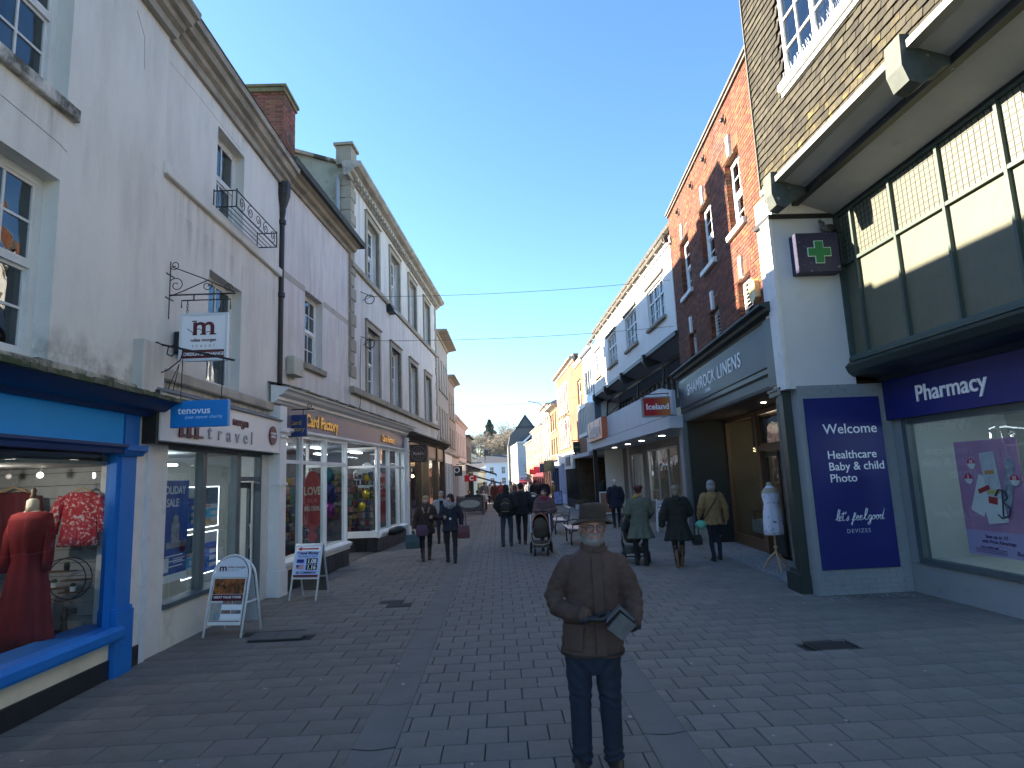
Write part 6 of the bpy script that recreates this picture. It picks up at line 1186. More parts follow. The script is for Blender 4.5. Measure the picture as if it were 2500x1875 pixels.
# ================================================================== RIGHT: further buildings
J = empty('blue_panel_house', (5.1, 31.2, 0), R(-90 + 1.5)); tag(J, 'narrow white house with pale blue panels and a tall glazed oriel', 'building')
wall('wall', J, -2.9, 0, 3.1, 8.5, [(-2.5, -.4, 6.2, 7.6)], mat('blue_white', (.26, .33, .41), .5, (.3, .37, .45), 1.2), 0, .3); core(J, -2.88, -.02, 3.1, 8.4, .33, 8); glazed(J, -2.5, -.4, 6.2, 7.6, 3, wh, .06, 'casement_window', .06, M['glass_up'])
G().box(-.03, .0, -.0, 8, 3.1, 8.5).build('side_wall', mat('blue_white', (.26, .33, .41)), J); G().box(-2.7, -.1, -.45, 0, 3.95, 4.05).build('oriel_floor', wh, J); G().box(-2.7, -.1, -.45, 0, 5.5, 5.62).build('oriel_roof', wh, J); glazed(J, -2.7, -.1, 4.05, 5.5, 5, wh, -.45, 'oriel_window', .07, M['glass_up']); G().box(-2.7, -2.64, -.4, 0, 4.05, 5.5).box(-.16, -.1, -.4, 0, 4.05, 5.5).build('oriel_side', wh, J)
G().box(-2.9, 0, -.02, .01, 5.62, 6.1).build('panel', flat('skyblue_panel', (.30, .48, .66), .4), J)
G().box(-2.9, 0, -.2, .1, 8.5, 8.62).build('gutter', M['white_old'], J)
G().box(-6.0, 0, -.42, 1.6, 2.92, 3.12).build('canopy', mat('canopy_grey', (.42, .44, .47), .6), J)
G().box(-5.9, 0, 1.5, 8, 0, 2.95).build('rear_wall', bw, J)
G().box(-6.0, -5.75, -.15, 1.5, 0, 2.95).build('brown_brick_wall', mat('brown_brick', (.10, .07, .045), .9, (.075, .055, .035), 12, (1, 1, 3), bump=.5, bscale=30), J)
G().box(-6.06, -5.9, -.25, -.1, 0, 3.5).build('black_post', bk, J)
g = G(); rowi = 0; z = 0.0
while z < 2.9:
    y = -.1 - (rowi % 2) * .11
    while y < 1.5:
        a_, b_ = max(y, -.1), min(y + .225, 1.5)
        if b_ - a_ > .03: g.box(-5.76, -5.742, a_ + .006, b_ - .006, z + .006, z + .069)
        y += .225
    z += .075; rowi += 1
o = g.build('brickwork', mat('brown_brick2', (.12, .08, .05), .9, island=.25), J); o['kind'] = 'stuff'
G().box(-5.7, -4.6, 1.42, 1.5, .1, 2.3).build('doorway', mat('door_dk', (.03, .035, .035), .4), J)
orange = mat('orange_brick', (.21, .105, .045), .9, (.18, .08, .035), 6, bump=.3); redb = mat('red_brick_far', (.17, .072, .038), .9, (.135, .055, .03), 5, bump=.3, dirt=(.20, .115, .06), dscale=.5, dlo=.4, dhi=.7)
building('orange_brick_house', 'narrow orange brick house with one wide window beside the blue panelled house', (5.03, 34.1, 0), -1.5, 2.9, 8.4, orange, [(-2.2, -.9, 6.0, 7.5)], side='R', corn=.15, base=3.13, trim=M['stone'], ridge=.3)
Lb = building('red_brick_house', 'tall red brick house with two rows of narrow white framed windows', (4.95, 37.0, 0), -1.5, 9.3, 9.0, redb, [(-8.6 + k * 1.15, -8.0 + k * 1.15, z0, z1) for z0, z1 in ((6.2, 8.1), (3.9, 5.7)) for k in range(5)], side='R', corn=.3, parapet=.1, surround=(.09, .02, M['white_old']), shop=dict(m=mat('pale_bluew', (.50, .56, .72), .6), z=3.4, n=6, fas=.6, riser=.6, fm=M['white_old']), trim=M['stone_pale'], ridge=.5)
for x0 in (-1.9,):
    sf3 = empty('shop_blind_front', (4.86, 37.2, 0), R(-90 + 1.5)); tag(sf3, 'grey shop front with a black framed poster above tall dark windows', 'shopfront')
    G().box(-3.6, -.1, -.30, -.13, 2.35, 3.25).build('fascia', M['white_old'], sf3); G().box(-2.9, -1.1, -.34, -.3, 2.55, 3.1).build('framed_board', M['black_iron'], sf3)
    g = G()
    for k in range(6): g.box(-3.6 + k * .7, -3.52 + k * .7, -.26, -.15, 0, 2.35)
    g.box(-3.6, -.1, -.25, -.13, 0, .5); g.build('window_bars', M['black_iron'], sf3)
    for k in range(5): put('tall_pane', bxm(.6, .006, 1.8, M['glass_up']), sf3, (-3.5 + k * .7, -.2, .52))
building('yellow_brick_house', 'yellow and red brick house with a bracketed roof past the tall brick house', (4.70, 46.4, 0), -1.5, 5.2, 7.2, mat('yellow_brick', (.20, .14, .062), .9, (.16, .075, .038), 1.2, (1, 1, .35)), [(-4.6 + k * 1.5, -3.7 + k * 1.5, z0, z1) for z0, z1 in ((5.5, 6.9), (3.6, 4.9)) for k in range(3)], side='R', corn=.45, shop=dict(m=mat('navy_shop', (.02, .03, .08), .5), z=3.1, n=4, fm=mat('grey_shop', (.25, .27, .3), .5)), ridge=.6)
building('white_gabled_house', 'white rendered house with a dormer and pediment on the right side', (4.55, 51.8, -.07), -1.5, 6.0, 8.0, mat('white_far', (.26, .25, .225), .8), [(-5.2 + k * 1.8, -4.3 + k * 1.8, z0, z1) for z0, z1 in ((5.6, 7.2), (3.5, 4.9)) for k in range(3)], side='R', corn=.3, shop=dict(m=mat('brown_shop', (.10, .04, .03), .5), z=3.0, n=4), ridge=1.8)
building('red_brick_house', 'lower red brick house with arched end wall farther along the right', (4.4, 58, -.15), -1.5, 12, 7.0, mat('red_far', (.17, .078, .05), .9, (.2, .125, .085), 1.0), [(-11 + k * 2.1, -10.1 + k * 2.1, z0, z1) for z0, z1 in ((5.0, 6.4), (3.1, 4.3)) for k in range(5)], side='R', corn=.25, shop=dict(m=mat('red_shop', (.12, .02, .03), .5), z=2.8, n=6, fm=mat('crimson', (.2, .015, .03), .5)), ridge=.8, surround=(.1, .02, M['white_old']))
building('yellow_house', 'yellow ochre rendered house with white windows on the far right', (4.9, 71, -.3), -2.2, 18, 6.9, mat('yellow_far', (.22, .165, .075), .85, (.195, .145, .065), 1), [(-16 + k * 3, -14.9 + k * 3, z0, z1) for z0, z1 in ((4.8, 6.2), (2.9, 4.2)) for k in range(5)], side='R', corn=.3, shop=dict(m=mat('shop_mix', (.12, .10, .09), .6), z=2.4, n=8, fm=mat('crimson2', (.2, .06, .06), .5)), ridge=.5, surround=(.1, .02, M['white_old']))
# ================================================================== STREET FURNITURE
bk = M['black_iron']
def wire(name, pts, label, sag=.15, r=.006):
    (a, b) = pts; a, b = Vector(a), Vector(b); g = G(); n = 20
    g.tube([a.lerp(b, i / n) - Vector((0, 0, sag * 4 * (i / n) * (1 - i / n))) for i in range(n + 1)], r, 5); return tag(g.build(name, M['black_iron']), label, 'cable')
wire('overhead_wire', [(-3.75, 17.9, 7.50), (5.3, 17.3, 7.52)], 'upper overhead wire across the street in front of the quoined house', .12)
wire('overhead_wire', [(-3.75, 17.9, 6.15), (5.3, 17.3, 6.12)], 'lower overhead wire across the street in front of the quoined house', .12)
wire('overhead_wire', [(-2.7, 35.5, 6.3), (4.9, 36, 6.5)], 'faint far overhead wire, upper of two', .2); wire('overhead_wire', [(-2.5, 42, 5.9), (4.9, 42, 6.0)], 'faint far overhead wire, lower of two', .2)
for z, lb in ((7.5, 'upper'), (6.15, 'lower')):
    r = tag(empty('wire_bracket', (-3.72, 17.9, z)), 'iron wall hook and coiled cable of the %s overhead wire' % lb, 'wire bracket')
    G().tube([(-.1, -.35, .05), (.15, 0, 0), (.3, .05, 0)], .012).tube([(-.05, -.3, -.2), (.15, 0, 0)], .008).build('hook', bk, r)
    G().tube([(.1 + .14 * math.cos(a * .5236), -.05, -.1 + .14 * math.sin(a * .5236)) for a in range(12)], .014, 5, closed=True).build('cable_coil', bk, r)
g = G(); g.tube([(-3.78, 17.4, 6.12), (-3.8, 17.35, 5.2), (-3.8, 17.35, 4.2), (-3.85, 17.3, 3.9)], .008, 5); tag(g.build('wall_cable', bk), 'thin black cable running down the wall of the quoined house', 'cable')

# arch topped A-board
A1 = empty('pavement_sign', (-3.74, 9.0, 0), R(-11)); tag(A1, 'white arch topped pavement sign with a travel poster of autumn tours', 'A-board')
wtube = mat('tube_white', (.70, .72, .74), .35)
def archframe(y0, y1, w, h, zb=0.0):
    """tubular frame whose feet stand at y0 and whose top leans to y1"""
    pts = [(-w / 2, y0, zb)]; f = lambda z: y0 + (y1 - y0) * z / h; zc = h - w / 2 * .92
    pts += [(-w / 2 + .05, f(zc * .5), zc * .5)][:0] + [(-w / 2, f(zc), zc)]
    for k in range(1, 12): a = math.pi - math.pi * k / 12; pts.append((w / 2 * math.cos(a), f(zc + w * .46 * math.sin(a)), zc + w * .46 * math.sin(a)))
    return pts + [(w / 2, f(zc), zc), (w / 2, y0, zb)]
G().tube(archframe(-.24, 0.0, .56, 1.05), .016, 8).build('front_frame', wtube, A1, smooth=True); G().tube(archframe(.24, .03, .56, 1.03), .016, 8).build('rear_frame', wtube, A1, smooth=True)
tl = math.atan2(.24, 1.05)
def leaned(y0, tilt): return (0, y0, 0), (-tilt, 0, 0)
pn = put('front_panel', None, A1, (0, -.245, .0), (-tl, 0, 0))
g = G(); pts = [(-.25, .80), (.25, .80)] + [(.25 * math.cos(R(a)), .82 + .23 * math.sin(R(a))) for a in range(0, 181, 15)]; g.prism(pts, 'y', -.012, -.004); G_w = g.mesh('header', mat('header_white', (.74, .76, .82), .4)); put('header_panel', G_w, A1, (0, -.24, 0), (-tl, 0, 0))
bpy.data.objects.remove(pn)
p1 = G().box(-.245, .245, -.012, 0, .16, .77).build('poster_panel', M['white'], A1, (0, -.24, 0), (-tl, 0, 0))
G().box(-.23, .23, -.016, -.012, .56, .76).build('print', mat('autumn', (.10, .03, .012), .5, (.55, .17, .04), 11, dirt=(.02, .012, .01), dscale=9, dlo=.5, dhi=.6), p1)
G().box(-.23, .23, -.017, -.012, .47, .555).build('print', M['burgundy'], p1); txt('GREAT VALUE TOURS', .042, 'lettering', M['txt_white'], p1, (0, -.018, .505), ext=.001, align='CENTER', bold=.001)
G().box(-.23, -.07, -.016, -.012, .22, .45).build('print', mat('print_blue', (.05, .25, .45), .5, (.5, .38, .22), 9), p1)
for i in (0, 1):
    for j in (0, 1):
        G().box(-.06 + i * .15, .08 + i * .15, -.016, -.012, .24 + j * .12, .30 + j * .12).build('print', M['txt_white'], p1); G().box(-.06 + i * .15, .08 + i * .15, -.016, -.012, .305 + j * .12, .35 + j * .12).build('print', mat('pr_mix%d%d' % (i, j), [(.1, .02, .03), (.02, .03, .08)][i], .5, (.4, .3, .25), 20), p1)
G().box(-.23, .23, -.016, -.012, .205, .215).build('print', M['burgundy'], p1)
h1 = [c for c in A1.children if c.name.startswith('header')][0]
txt('m', .13, 'lettering', M['burgundy'], h1, (-.19, -.014, .865), ext=.001, sx=1.2, bold=.003); txt('miles morgan', .05, 'lettering', M['burgundy'], h1, (-.06, -.014, .90), ext=.001); txt('travel', .045, 'lettering', flat('letter_grey', (.27, .27, .28)), h1, (-.06, -.014, .862), ext=.001, space=1.6)
G().box(-.25, .25, .0, .008, .14, .8).build('rear_panel', mat('panel_grey', (.40, .43, .46), .5), A1, (0, .24, 0), (tl, 0, 0)); G().box(.265, .28, -.12, .12, .42, .445).build('hinge_stay', wtube, A1); G().box(-.26, .26, -.02, -.005, .775, .80).build('cross_bar', wtube, A1, (0, -.24, 0), (-tl, 0, 0))
# travel money A-board
A2 = empty('pavement_sign', (-3.42, 11.45, 0), R(-12)); tag(A2, 'blue and white travel money pavement sign with exchange rates 1.08 and 1.16', 'A-board')
al_ = mat('alu', (.55, .57, .6), .35, metal=.5); tl = math.atan2(.24, .97)
def legf(y0, s, nm):
    q = G()
    for x in (-.25, .25): q.box(x - .014, x + .014, -.012, .012, 0, .97)
    q.box(-.264, .264, -.014, .014, .93, .97); q.box(-.264, .264, -.014, .014, .36, .385); return q.build(nm, al_, A2, (0, y0, 0), (s * tl, 0, 0))
legf(-.24, -1, 'front_frame'); q2 = legf(.24, 1, 'rear_frame')
p2 = G().box(-.24, .24, -.01, .0, .39, .93).build('poster_panel', mat('money_blue', (.28, .42, .78), .4, (.50, .60, .85), 1.6), A2, (0, -.243, 0), (-tl, 0, 0)); G().box(-.24, .24, 0, .01, .1, .93).build('rear_panel', flat('panel_dark', (.10, .095, .09)), A2, (0, .243, 0), (tl, 0, 0))
G().box(-.23, .23, -.012, -.008, .84, .92).build('print', M['txt_white'], p2); G().prism([(-.21, .88), (-.13, .915), (-.13, .892), (.2, .892), (.2, .868), (-.13, .868), (-.13, .845)], 'y', -.018, -.012).build('print', flat('arrow_red', (.50, .02, .02)), p2)
txt('Travel Money', .072, 'lettering', flat('ink_navy', (.01, .015, .10)), p2, (0, -.012, .785), ext=.001, align='CENTER', bold=.0025); txt('Best Rates in Town', .045, 'lettering', flat('ink_navy', (.01, .015, .1)), p2, (0, -.012, .735), ext=.001, align='CENTER')
for z, s_ in ((.63, '1.08'), (.525, '1.16')):
    G().box(-.01, .20, -.014, -.009, z - .01, z + .085).build('rate_panel', flat('rate_black', (.01, .01, .012)), p2); txt(s_, .10, 'lettering', M['txt_white'], p2, (.095, -.0155, z + .003), ext=.001, align='CENTER', bold=.002)
G().box(-.20, -.06, -.014, -.009, .64, .70).build('euro_flag', flat('euro_blue', (.01, .02, .22)), p2)
for i in range(7): G().box(-.20, -.06, -.014, -.009, .535 + i * .0095, .5445 + i * .0095).build('flag_stripe', flat('stripe%d' % (i % 2), [(.45, .06, .06), (.6, .58, .6)][i % 2]), p2)
G().box(-.20, -.14, -.016, -.009, .565, .60).build('flag_canton', flat('euro_blue', (.01, .02, .22)), p2)
txt('0% COMMISSION', .05, 'lettering', flat('ink_navy', (.01, .015, .1)), p2, (0, -.012, .455), ext=.001, align='CENTER', bold=.002); G().box(-.235, .235, -.013, -.008, .395, .435).build('print', M['burgundy'], p2)

# benches
def bench(loc, label, rz=0):
    r = empty('bench', loc, R(rz)); tag(r, label, 'bench', 'benches along the right of the road')
    gm_ = mat('bench_grey', (.16, .20, .26), .35, (.13, .17, .22), 2, spec=.7)
    L_ = 1.5
    for i in range(5): put('seat_slat', bxm(.085, L_, .03, gm_, 0), r, (-.02 - .10 * (i + 1), -L_ / 2, .43 + .006 * i))
    for i in range(3): put('back_slat', bxm(.03, L_, .105, gm_, 0), r, (.0 + .03 * i, -L_ / 2, .52 + .118 * i))
    G().box(.07, .10, -L_ / 2 - .02, L_ / 2 + .02, .86, .885).build('top_rail', wtube, r)
    for y in (-L_ / 2 + .12, L_ / 2 - .12): G().tube([(-.42, y, 0), (-.44, y, .2), (-.40, y, .40), (-.2, y, .42), (-.02, y, .42), (.04, y, .5), (.10, y, .86)], .022, 8).tube([(-.02, y, .42), (.03, y, .25), (.06, y, 0)], .022, 8).tube([(.06, y, .62), (-.2, y, .64), (-.36, y, .60), (-.40, y, .42)], .015, 6).build('leg_frame', bk, r, smooth=True)
    return r
bench((2.45, 18.4, 0), 'nearer slatted metal bench with light seat beside the man in the hat'); bench((2.32, 21.9, 0), 'farther slatted metal bench with light seat behind the first one')
lb_ = G(); lb_.lathe([(.33, 0), (.38, .8), (.40, .86), (.36, .87)], (0, 0, 0), 20); bn = empty('litter_bin', (1.9, 35.2, 0)); tag(bn, 'black litter bin with curved hood between the walkers and the pram', 'litter bin')
G().box(-.24, .24, -.24, .24, 0, .82).box(-.26, .26, -.26, .26, .08, .12).build('body', bk, bn); G().prism([(-.28, .82), (.28, .82), (.28, .92), (.18, 1.03), (0, 1.07), (-.18, 1.03), (-.28, .92)], 'y', -.28, .28).build('hood', flat('hood_bk', (.03, .03, .035), .3), bn); G().box(-.17, .17, -.285, -.27, .86, .96).build('notice', M['white'], bn); G().tube([(-.27, -.28, .93), (-.18, -.28, 1.03), (0, -.28, 1.075), (.18, -.28, 1.03), (.27, -.28, .93)], .015).build('hood_trim', M['steel'], bn)
# cafe barriers
def barrier(loc, rz, w, label, oval=False):
    r = empty('cafe_barrier', loc, R(rz)); tag(r, label, 'barrier')
    for x in (-w / 2, w / 2): G().tube([(x, 0, 0), (x, 0, 1.02)], .025, 8).lathe([(.12, 0), (.12, .02), (.03, .03)], (x, 0, 0), 12).build('post', bk, r)
    G().box(-w / 2, w / 2, -.012, .012, .95, .98).box(-w / 2, w / 2, -.012, .012, .18, .21).build('rail', bk, r)
    pn = G().box(-w / 2 + .04, w / 2 - .04, -.006, .006, .24, .92).build('panel', mat('barrier_panel', (.06, .06, .062), .6, (.10, .10, .10), 4), r)
    if oval: G().loft([G().ring(Vector((0, -.012 - d, .60)), Vector((w * .40, 0, 0)), Vector((0, 0, .22)), 28) for d in (0, .008)]).build('oval_sign', mat('oval_pale', (.40, .41, .38), .5, (.30, .31, .29), 5), pn); txt('cafe', .16, 'lettering', flat('oval_grey', (.26, .27, .25)), pn, (0, -.024, .55), ext=.001, align='CENTER')
    return r
barrier((-1.62, 35.3, 0), 3, 1.45, 'cafe windbreak barrier with a pale oval sign panel', True); barrier((-.84, 36.4, 0), 88, 2.0, 'end-on cafe windbreak barrier at the side of the seating'); barrier((-1.7, 37.6, 0), 0, 1.5, 'second cafe barrier with a pale banner behind the oval sign')
# ring sign, red C sign, awnings on the left
s6 = empty('hanging_sign', (-2.85, 38, 0)); tag(s6, 'black hanging sign with a white ring above the cafe barrier', 'hanging sign')
G().tube([(-.3, 0, 2.9), (.85, 0, 2.88)], .02).build('bracket', bk, s6); b6 = G().box(.05, .70, -.04, .04, 2.2, 2.8).build('board', flat('board_bk', (.03, .035, .04), .5), s6); G().tube([(.375 + .15 * math.cos(a * .3142), -.045, 2.56 + .15 * math.sin(a * .3142)) for a in range(20)], .035, 6, closed=True).build('ring', M['txt_white'], b6)
s7 = empty('hanging_sign', (-2.4, 44, 0)); tag(s7, 'red hanging sign with a white letter C under the awning', 'hanging sign'); b7 = G().box(0, .9, -.04, .04, 1.82, 2.25).build('board', flat('sign_red', (.50, .01, .02), .5), s7); txt('C', .42, 'lettering', M['txt_white'], b7, (.4, -.05, 1.89), ext=.004, bold=.02)
s8 = empty('hanging_sign', (-2.4, 48, 0)); tag(s8, 'white framed hanging sign behind the ring sign', 'hanging sign'); G().box(.1, 1.1, -.05, .05, 2.5, 3.1).build('board', M['white'], s8); G().tube([(0, 0, 3.2), (1.2, 0, 3.2)], .03).build('bracket', bk, s8)
for (x, y, z, w, lb) in ((-2.3, 47, 3.0, 2.2, 'large striped awning over the cafe seating on the left'), (-2.2, 52, 2.3, 2.4, 'lower pale awning beyond the red sign')):
    r = empty('awning', (x, y, z)); tag(r, lb, 'awning'); g = G(); g.quad((0, -1.5, 0), (w, -1.5, -.75), (w, 1.5, -.75), (0, 1.5, 0)); g.build('canvas', M['white'], r); G().box(w - .03, w + .03, -1.5, 1.5, -.9, -.72).tube([(0, -1.5, 0), (w, -1.5, -.75)], .06).build('valance', bk, r)
# signs on the right, beyond the frozen food shop
s9 = empty('hanging_sign', (5.3, 35.6, 0)); tag(s9, 'white square hanging sign in a black frame beside the black post', 'hanging sign')
G().tube([(.6, 0, 4.05), (-.35, 0, 4.05)], .02).build('bracket', bk, s9); f9 = G().box(-.2, .52, -.05, .05, 3.20, 3.83).build('board_frame', bk, s9); G().box(-.14, .46, -.06, -.045, 3.26, 3.77).build('board', mat('board_paleblue', (.55, .60, .72), .4), f9); txt('Coffee', .14, 'lettering', flat('sgrey', (.3, .33, .42)), f9, (.16, -.063, 3.46), ext=.002, align='CENTER')
s10 = empty('hanging_sign', (5.0, 36.8, 0)); tag(s10, 'dark green hanging sign left of the white framed sign', 'hanging sign'); G().box(-.42, .1, -.05, .05, 3.3, 3.92).build('board', flat('sign_dkgreen', (.015, .045, .03)), s10); G().tube([(.1, 0, 4.0), (-.5, 0, 4.0)], .02).build('bracket', bk, s10); txt('BANK', .15, 'lettering', flat('pale_green', (.35, .5, .35)), s10, (-.16, -.055, 3.55), ext=.002, align='CENTER')
for (x, y, z, w, h, c, lb) in ((4.3, 55, 2.3, 1.1, .8, (.02, .025, .06), 'small navy hanging sign on the far right shops'), (4.0, 60, 2.3, 1.0, .6, (.55, .03, .06), 'crimson hanging sign on the far right shops'), (4.2, 49, 2.3, 1.0, .9, (.13, .13, .08), 'olive hanging banner past the blue shop'), (3.9, 66, 2.2, 1.0, .55, (.5, .03, .05), 'second crimson hanging sign, farther away')):
    r = empty('hanging_sign', (x, y, z)); tag(r, lb, 'hanging sign'); G().box(-w / 2, w / 2, -.05, .05, 0, h).build('board', flat('hs%.2f%.2f' % (c[0], c[1]), c), r); G().tube([(-w / 2, 0, h + .08), (w / 2 + .3, 0, h + .08)], .02).build('bracket', bk, r)
lm = empty('street_lamp', (4.75, 40.2, 4.9)); tag(lm, 'white wall lantern on a curly iron bracket against the red brick house', 'street lamp')
G().tube([(.2, 0, .9), (-.1, 0, 1.0), (-.25, 0, .8), (-.2, 0, .5)], .03).build('bracket', bk, lm); G().lathe([(.02, .5), (.16, .4), (.12, .05), (.05, 0)], (-.2, 0, 0), 10).build('lantern', M['txt_white'], lm)
ar = empty('festoon_arch', (4.4, 50, 6.4)); tag(ar, 'thin arched iron light bracket reaching over the street at the right', 'lamp bracket'); G().tube([(.2, 0, 0), (-.1, 0, .9), (-.8, 0, 1.5), (-1.7, 0, 1.7)], .03).build('arm', bk, ar)
# other A-boards and display stands
def aboard(loc, rz, w, h, m1, m2, label):
    r = empty('pavement_sign', loc, R(rz)); tag(r, label, 'A-board'); t = math.atan2(.2, h)
    for s, nm in ((-1, 'front_panel'), (1, 'rear_panel')):
        p = G().box(-w / 2, w / 2, -.015, .015, .04, h).build(nm, m1, r, (0, s * .2, 0), (s * t, 0, 0))
        if s < 0: G().box(-w / 2 + .05, w / 2 - .05, -.022, -.015, .12, h - .06).build('print', m2, p)
    return r
aboard((3.95, 41.5, 0), -5, .62, .98, bk, mat('ab_blue', (.03, .07, .35), .4, (.35, .40, .6), 5), 'black framed blue pavement sign in front of the pale blue shop')
aboard((3.35, 43.5, 0), -5, .55, .85, M['white'], M['txt_white'], 'small white pavement sign beside the person in yellow')
aboard((5.2, 30.2, 0), -8, .6, 1.12, mat('ab_white', (.6, .62, .6), .5), mat('ab_green', (.04, .14, .06), .5, (.45, .08, .06), 4), 'white pavement sign with green poster of red fruit by the arcade')
ls = empty('leaflet_stand', (5.55, 20.6, 0), R(-10)); tag(ls, 'white folding stand full of leaflets in front of the frozen food shop window', 'leaflet stand')
G().tube([(-.35, -.25, 0), (-.3, .1, 1.05)], .018).tube([(.35, -.25, 0), (.3, .1, 1.05)], .018).tube([(-.35, .35, 0), (-.3, .1, 1.05)], .018).tube([(.35, .35, 0), (.3, .1, 1.05)], .018).tube([(-.34, -.2, .3), (.34, -.2, .3)], .015).build('frame', wtube, ls)
for i in range(4):
    for j in range(3): G().box(-.28 + i * .145, -.15 + i * .145, -.012, 0, 0, .2).build('leaflet', mat('lf%d' % ((i + j) % 3), [(.45, .48, .6), (.6, .6, .62), (.35, .25, .25)][(i + j) % 3], .5, (.7, .7, .7), 14), ls, (0, -.14 + j * .075, .36 + j * .22), (R(-20), 0, 0))
wb = empty('planter_box', (4.9, 36.3, 0)); tag(wb, 'brown wooden planter box below the tall dark windows', 'planter'); G().box(-.35, .35, -.25, .25, 0, .5).build('box', M['wood'], wb)
for k, (x, y) in enumerate(((4.55, 36.0), (4.95, 35.5))): tag(G().lathe([(.11, 0), (.14, .26), (.12, .26)], (0, 0, 0), 12).build('plant_pot', M['white_old'], None, (x, y, 0)), ['left', 'right'][k] + ' white pot by the black post', 'plant pot')
bgx = tag(G().ball((0, 0, 0), (.3, .2, .13), 14, 8).build('black_bag', mat('bag_black', (.012, .013, .015), .4, bump=.6, bscale=20), None, (-3.15, 19.2, .52), (0, R(-12), 0), smooth=True), 'black bag-like cover hanging at the far bay window of the card shop', 'bag')
# dress on a stand outside the linen shop
tm_ = empty('dress_stand', (5.34, 12.15, 0)); tag(tm_, 'tailor mannequin in a white floral dress on a wooden tripod by the linen shop door', 'mannequin')
g = G(); g.lathe([(.105, .98), (.15, 1.05), (.155, 1.12), (.12, 1.25), (.15, 1.40), (.16, 1.48), (.11, 1.55), (.055, 1.59), (.05, 1.66), (.02, 1.67)], n=18, sy=.75); g.build('bust', mat('bust_linen', (.42, .38, .30), .9), tm_, smooth=True)
g = G(); rg = []
for z, rr_ in ((1.60, .062), (1.52, .12), (1.42, .165), (1.25, .135), (1.1, .165), (.95, .18), (.75, .185), (.66, .185)): rg.append([(rr_ * math.cos(a) * 1.02, rr_ * .8 * math.sin(a) * (1 + .05 * math.sin(a * 8) * (1.6 - z)), z) for a in [6.2832 * i / 48 for i in range(48)]])
g.loft(rg); g.build('dress', mat('floral', (.66, .68, .80), .8, dirt=(.10, .11, .25), dscale=17, dlo=.6, dhi=.63), tm_, smooth=True)
G().tube([(0, 0, .3), (0, 0, 1.0)], .022, 8).ball((0, 0, .42), .04, 10, 6).build('pole', M['wood_light'], tm_)
for a in (20, 140, 260): G().tube([(0, 0, .34), (.14 * math.cos(R(a)), .14 * math.sin(R(a)), .2), (.26 * math.cos(R(a)), .26 * math.sin(R(a)), 0)], [.022, .024, .018], 8).build('leg', M['wood_light'], tm_)

# ================================================================== PEOPLE
def evalmesh(g, mods, m, name, disp=None):
    me = g.mesh('tmp', m); o = bpy.data.objects.new('tmp', me); COL.objects.link(o)
    for k, v in mods:
        md = o.modifiers.new(k, k)
        for a, b in v.items(): setattr(md, a, b)
    dg = bpy.context.evaluated_depsgraph_get(); out = bpy.data.meshes.new_from_object(o.evaluated_get(dg)); bpy.data.objects.remove(o)
    if not out.materials: out.materials.append(m)
    if disp:
        nm = [v.normal.copy() for v in out.vertices]
        for v, n in zip(out.vertices, nm): v.co += n * disp(v.co, n)
    out.polygons.foreach_set('use_smooth', [True] * len(out.polygons)); out.name = name; out.update(); return out
def blob(g, m, name, parent, vox=.014, it=3, disp=None):
    return put(name, evalmesh(g, [('REMESH', dict(mode='VOXEL', voxel_size=vox, use_smooth_shade=True)), ('SMOOTH', dict(iterations=it, factor=.5))], m, name, disp), parent)
def hring(cx, cy, z, rx, ry, n=20, sq=1.0):
    out = []
    for i in range(n):
        a = 2 * math.pi * i / n; c, s = math.cos(a), math.sin(a); out.append((cx + rx * math.copysign(abs(c) ** sq, c), cy + ry * math.copysign(abs(s) ** sq, s), z))
    return out
def limb(g, pts, rs, n=12):
    g.tube(pts, rs, n)
    for p, r in zip(pts, rs): g.ball(p, r * .99, n, 8)
def handg(g, wrist, dirn, side, s=1.0, curl=.5, spread=1.0, fr=.0085):
    """palm, four unequal bent fingers and a thumb leaving the side of the palm"""
    w = Vector(wrist); d = Vector(dirn).normalized(); palm_n = Vector(side).normalized(); ac = d.cross(palm_n).normalized(); palm_n = ac.cross(d).normalized()
    g.loft([[tuple(w + d * t + ac * (x * k) + palm_n * (y * k2)) for x, y in ((-1, -.35), (-.5, -.6), (.5, -.6), (1, -.35), (1, .35), (.5, .6), (-.5, .6), (-1, .35))] for t, k, k2 in ((-.01 * s, .026 * s, .026 * s), (.03 * s, .036 * s, .026 * s), (.07 * s, .041 * s, .022 * s), (.092 * s, .040 * s, .017 * s))])
    for i, (o, L_) in enumerate(((-.031, .066), (-.0105, .075), (.0105, .071), (.031, .056))):
        p = w + d * (.085 * s) + ac * (o * s); a = d; q = [p]; aa = 0
        for seg, k in ((.42, .6), (.32, 1.0), (.26, .8)):
            aa += curl * k; a = d * math.cos(aa) + palm_n * math.sin(aa); a = (a + ac * o * 2.5 * spread).normalized(); p = p + a * L_ * s * seg; q.append(p)
        limb(g, q, [fr * 1.1 * s, fr * 1.02 * s, fr * .95 * s, fr * .82 * s], 8)
    p = w + d * (.022 * s) - ac * (.026 * s); q = [p, p + (d * .45 - ac * .8 + palm_n * .45) * .034 * s]; q.append(q[-1] + (d * .85 - ac * .25 + palm_n * .55) * .032 * s); q.append(q[-1] + (d * .95 + ac * .05 + palm_n * .4) * .022 * s); limb(g, q, [.014 * s, .0115 * s, .0105 * s, .009 * s], 8)
SK = [mat('skin', (.42, .24, .17), .55, (.37, .20, .15), 9), mat('skin_pale', (.50, .32, .25), .55, (.45, .26, .20), 9)]
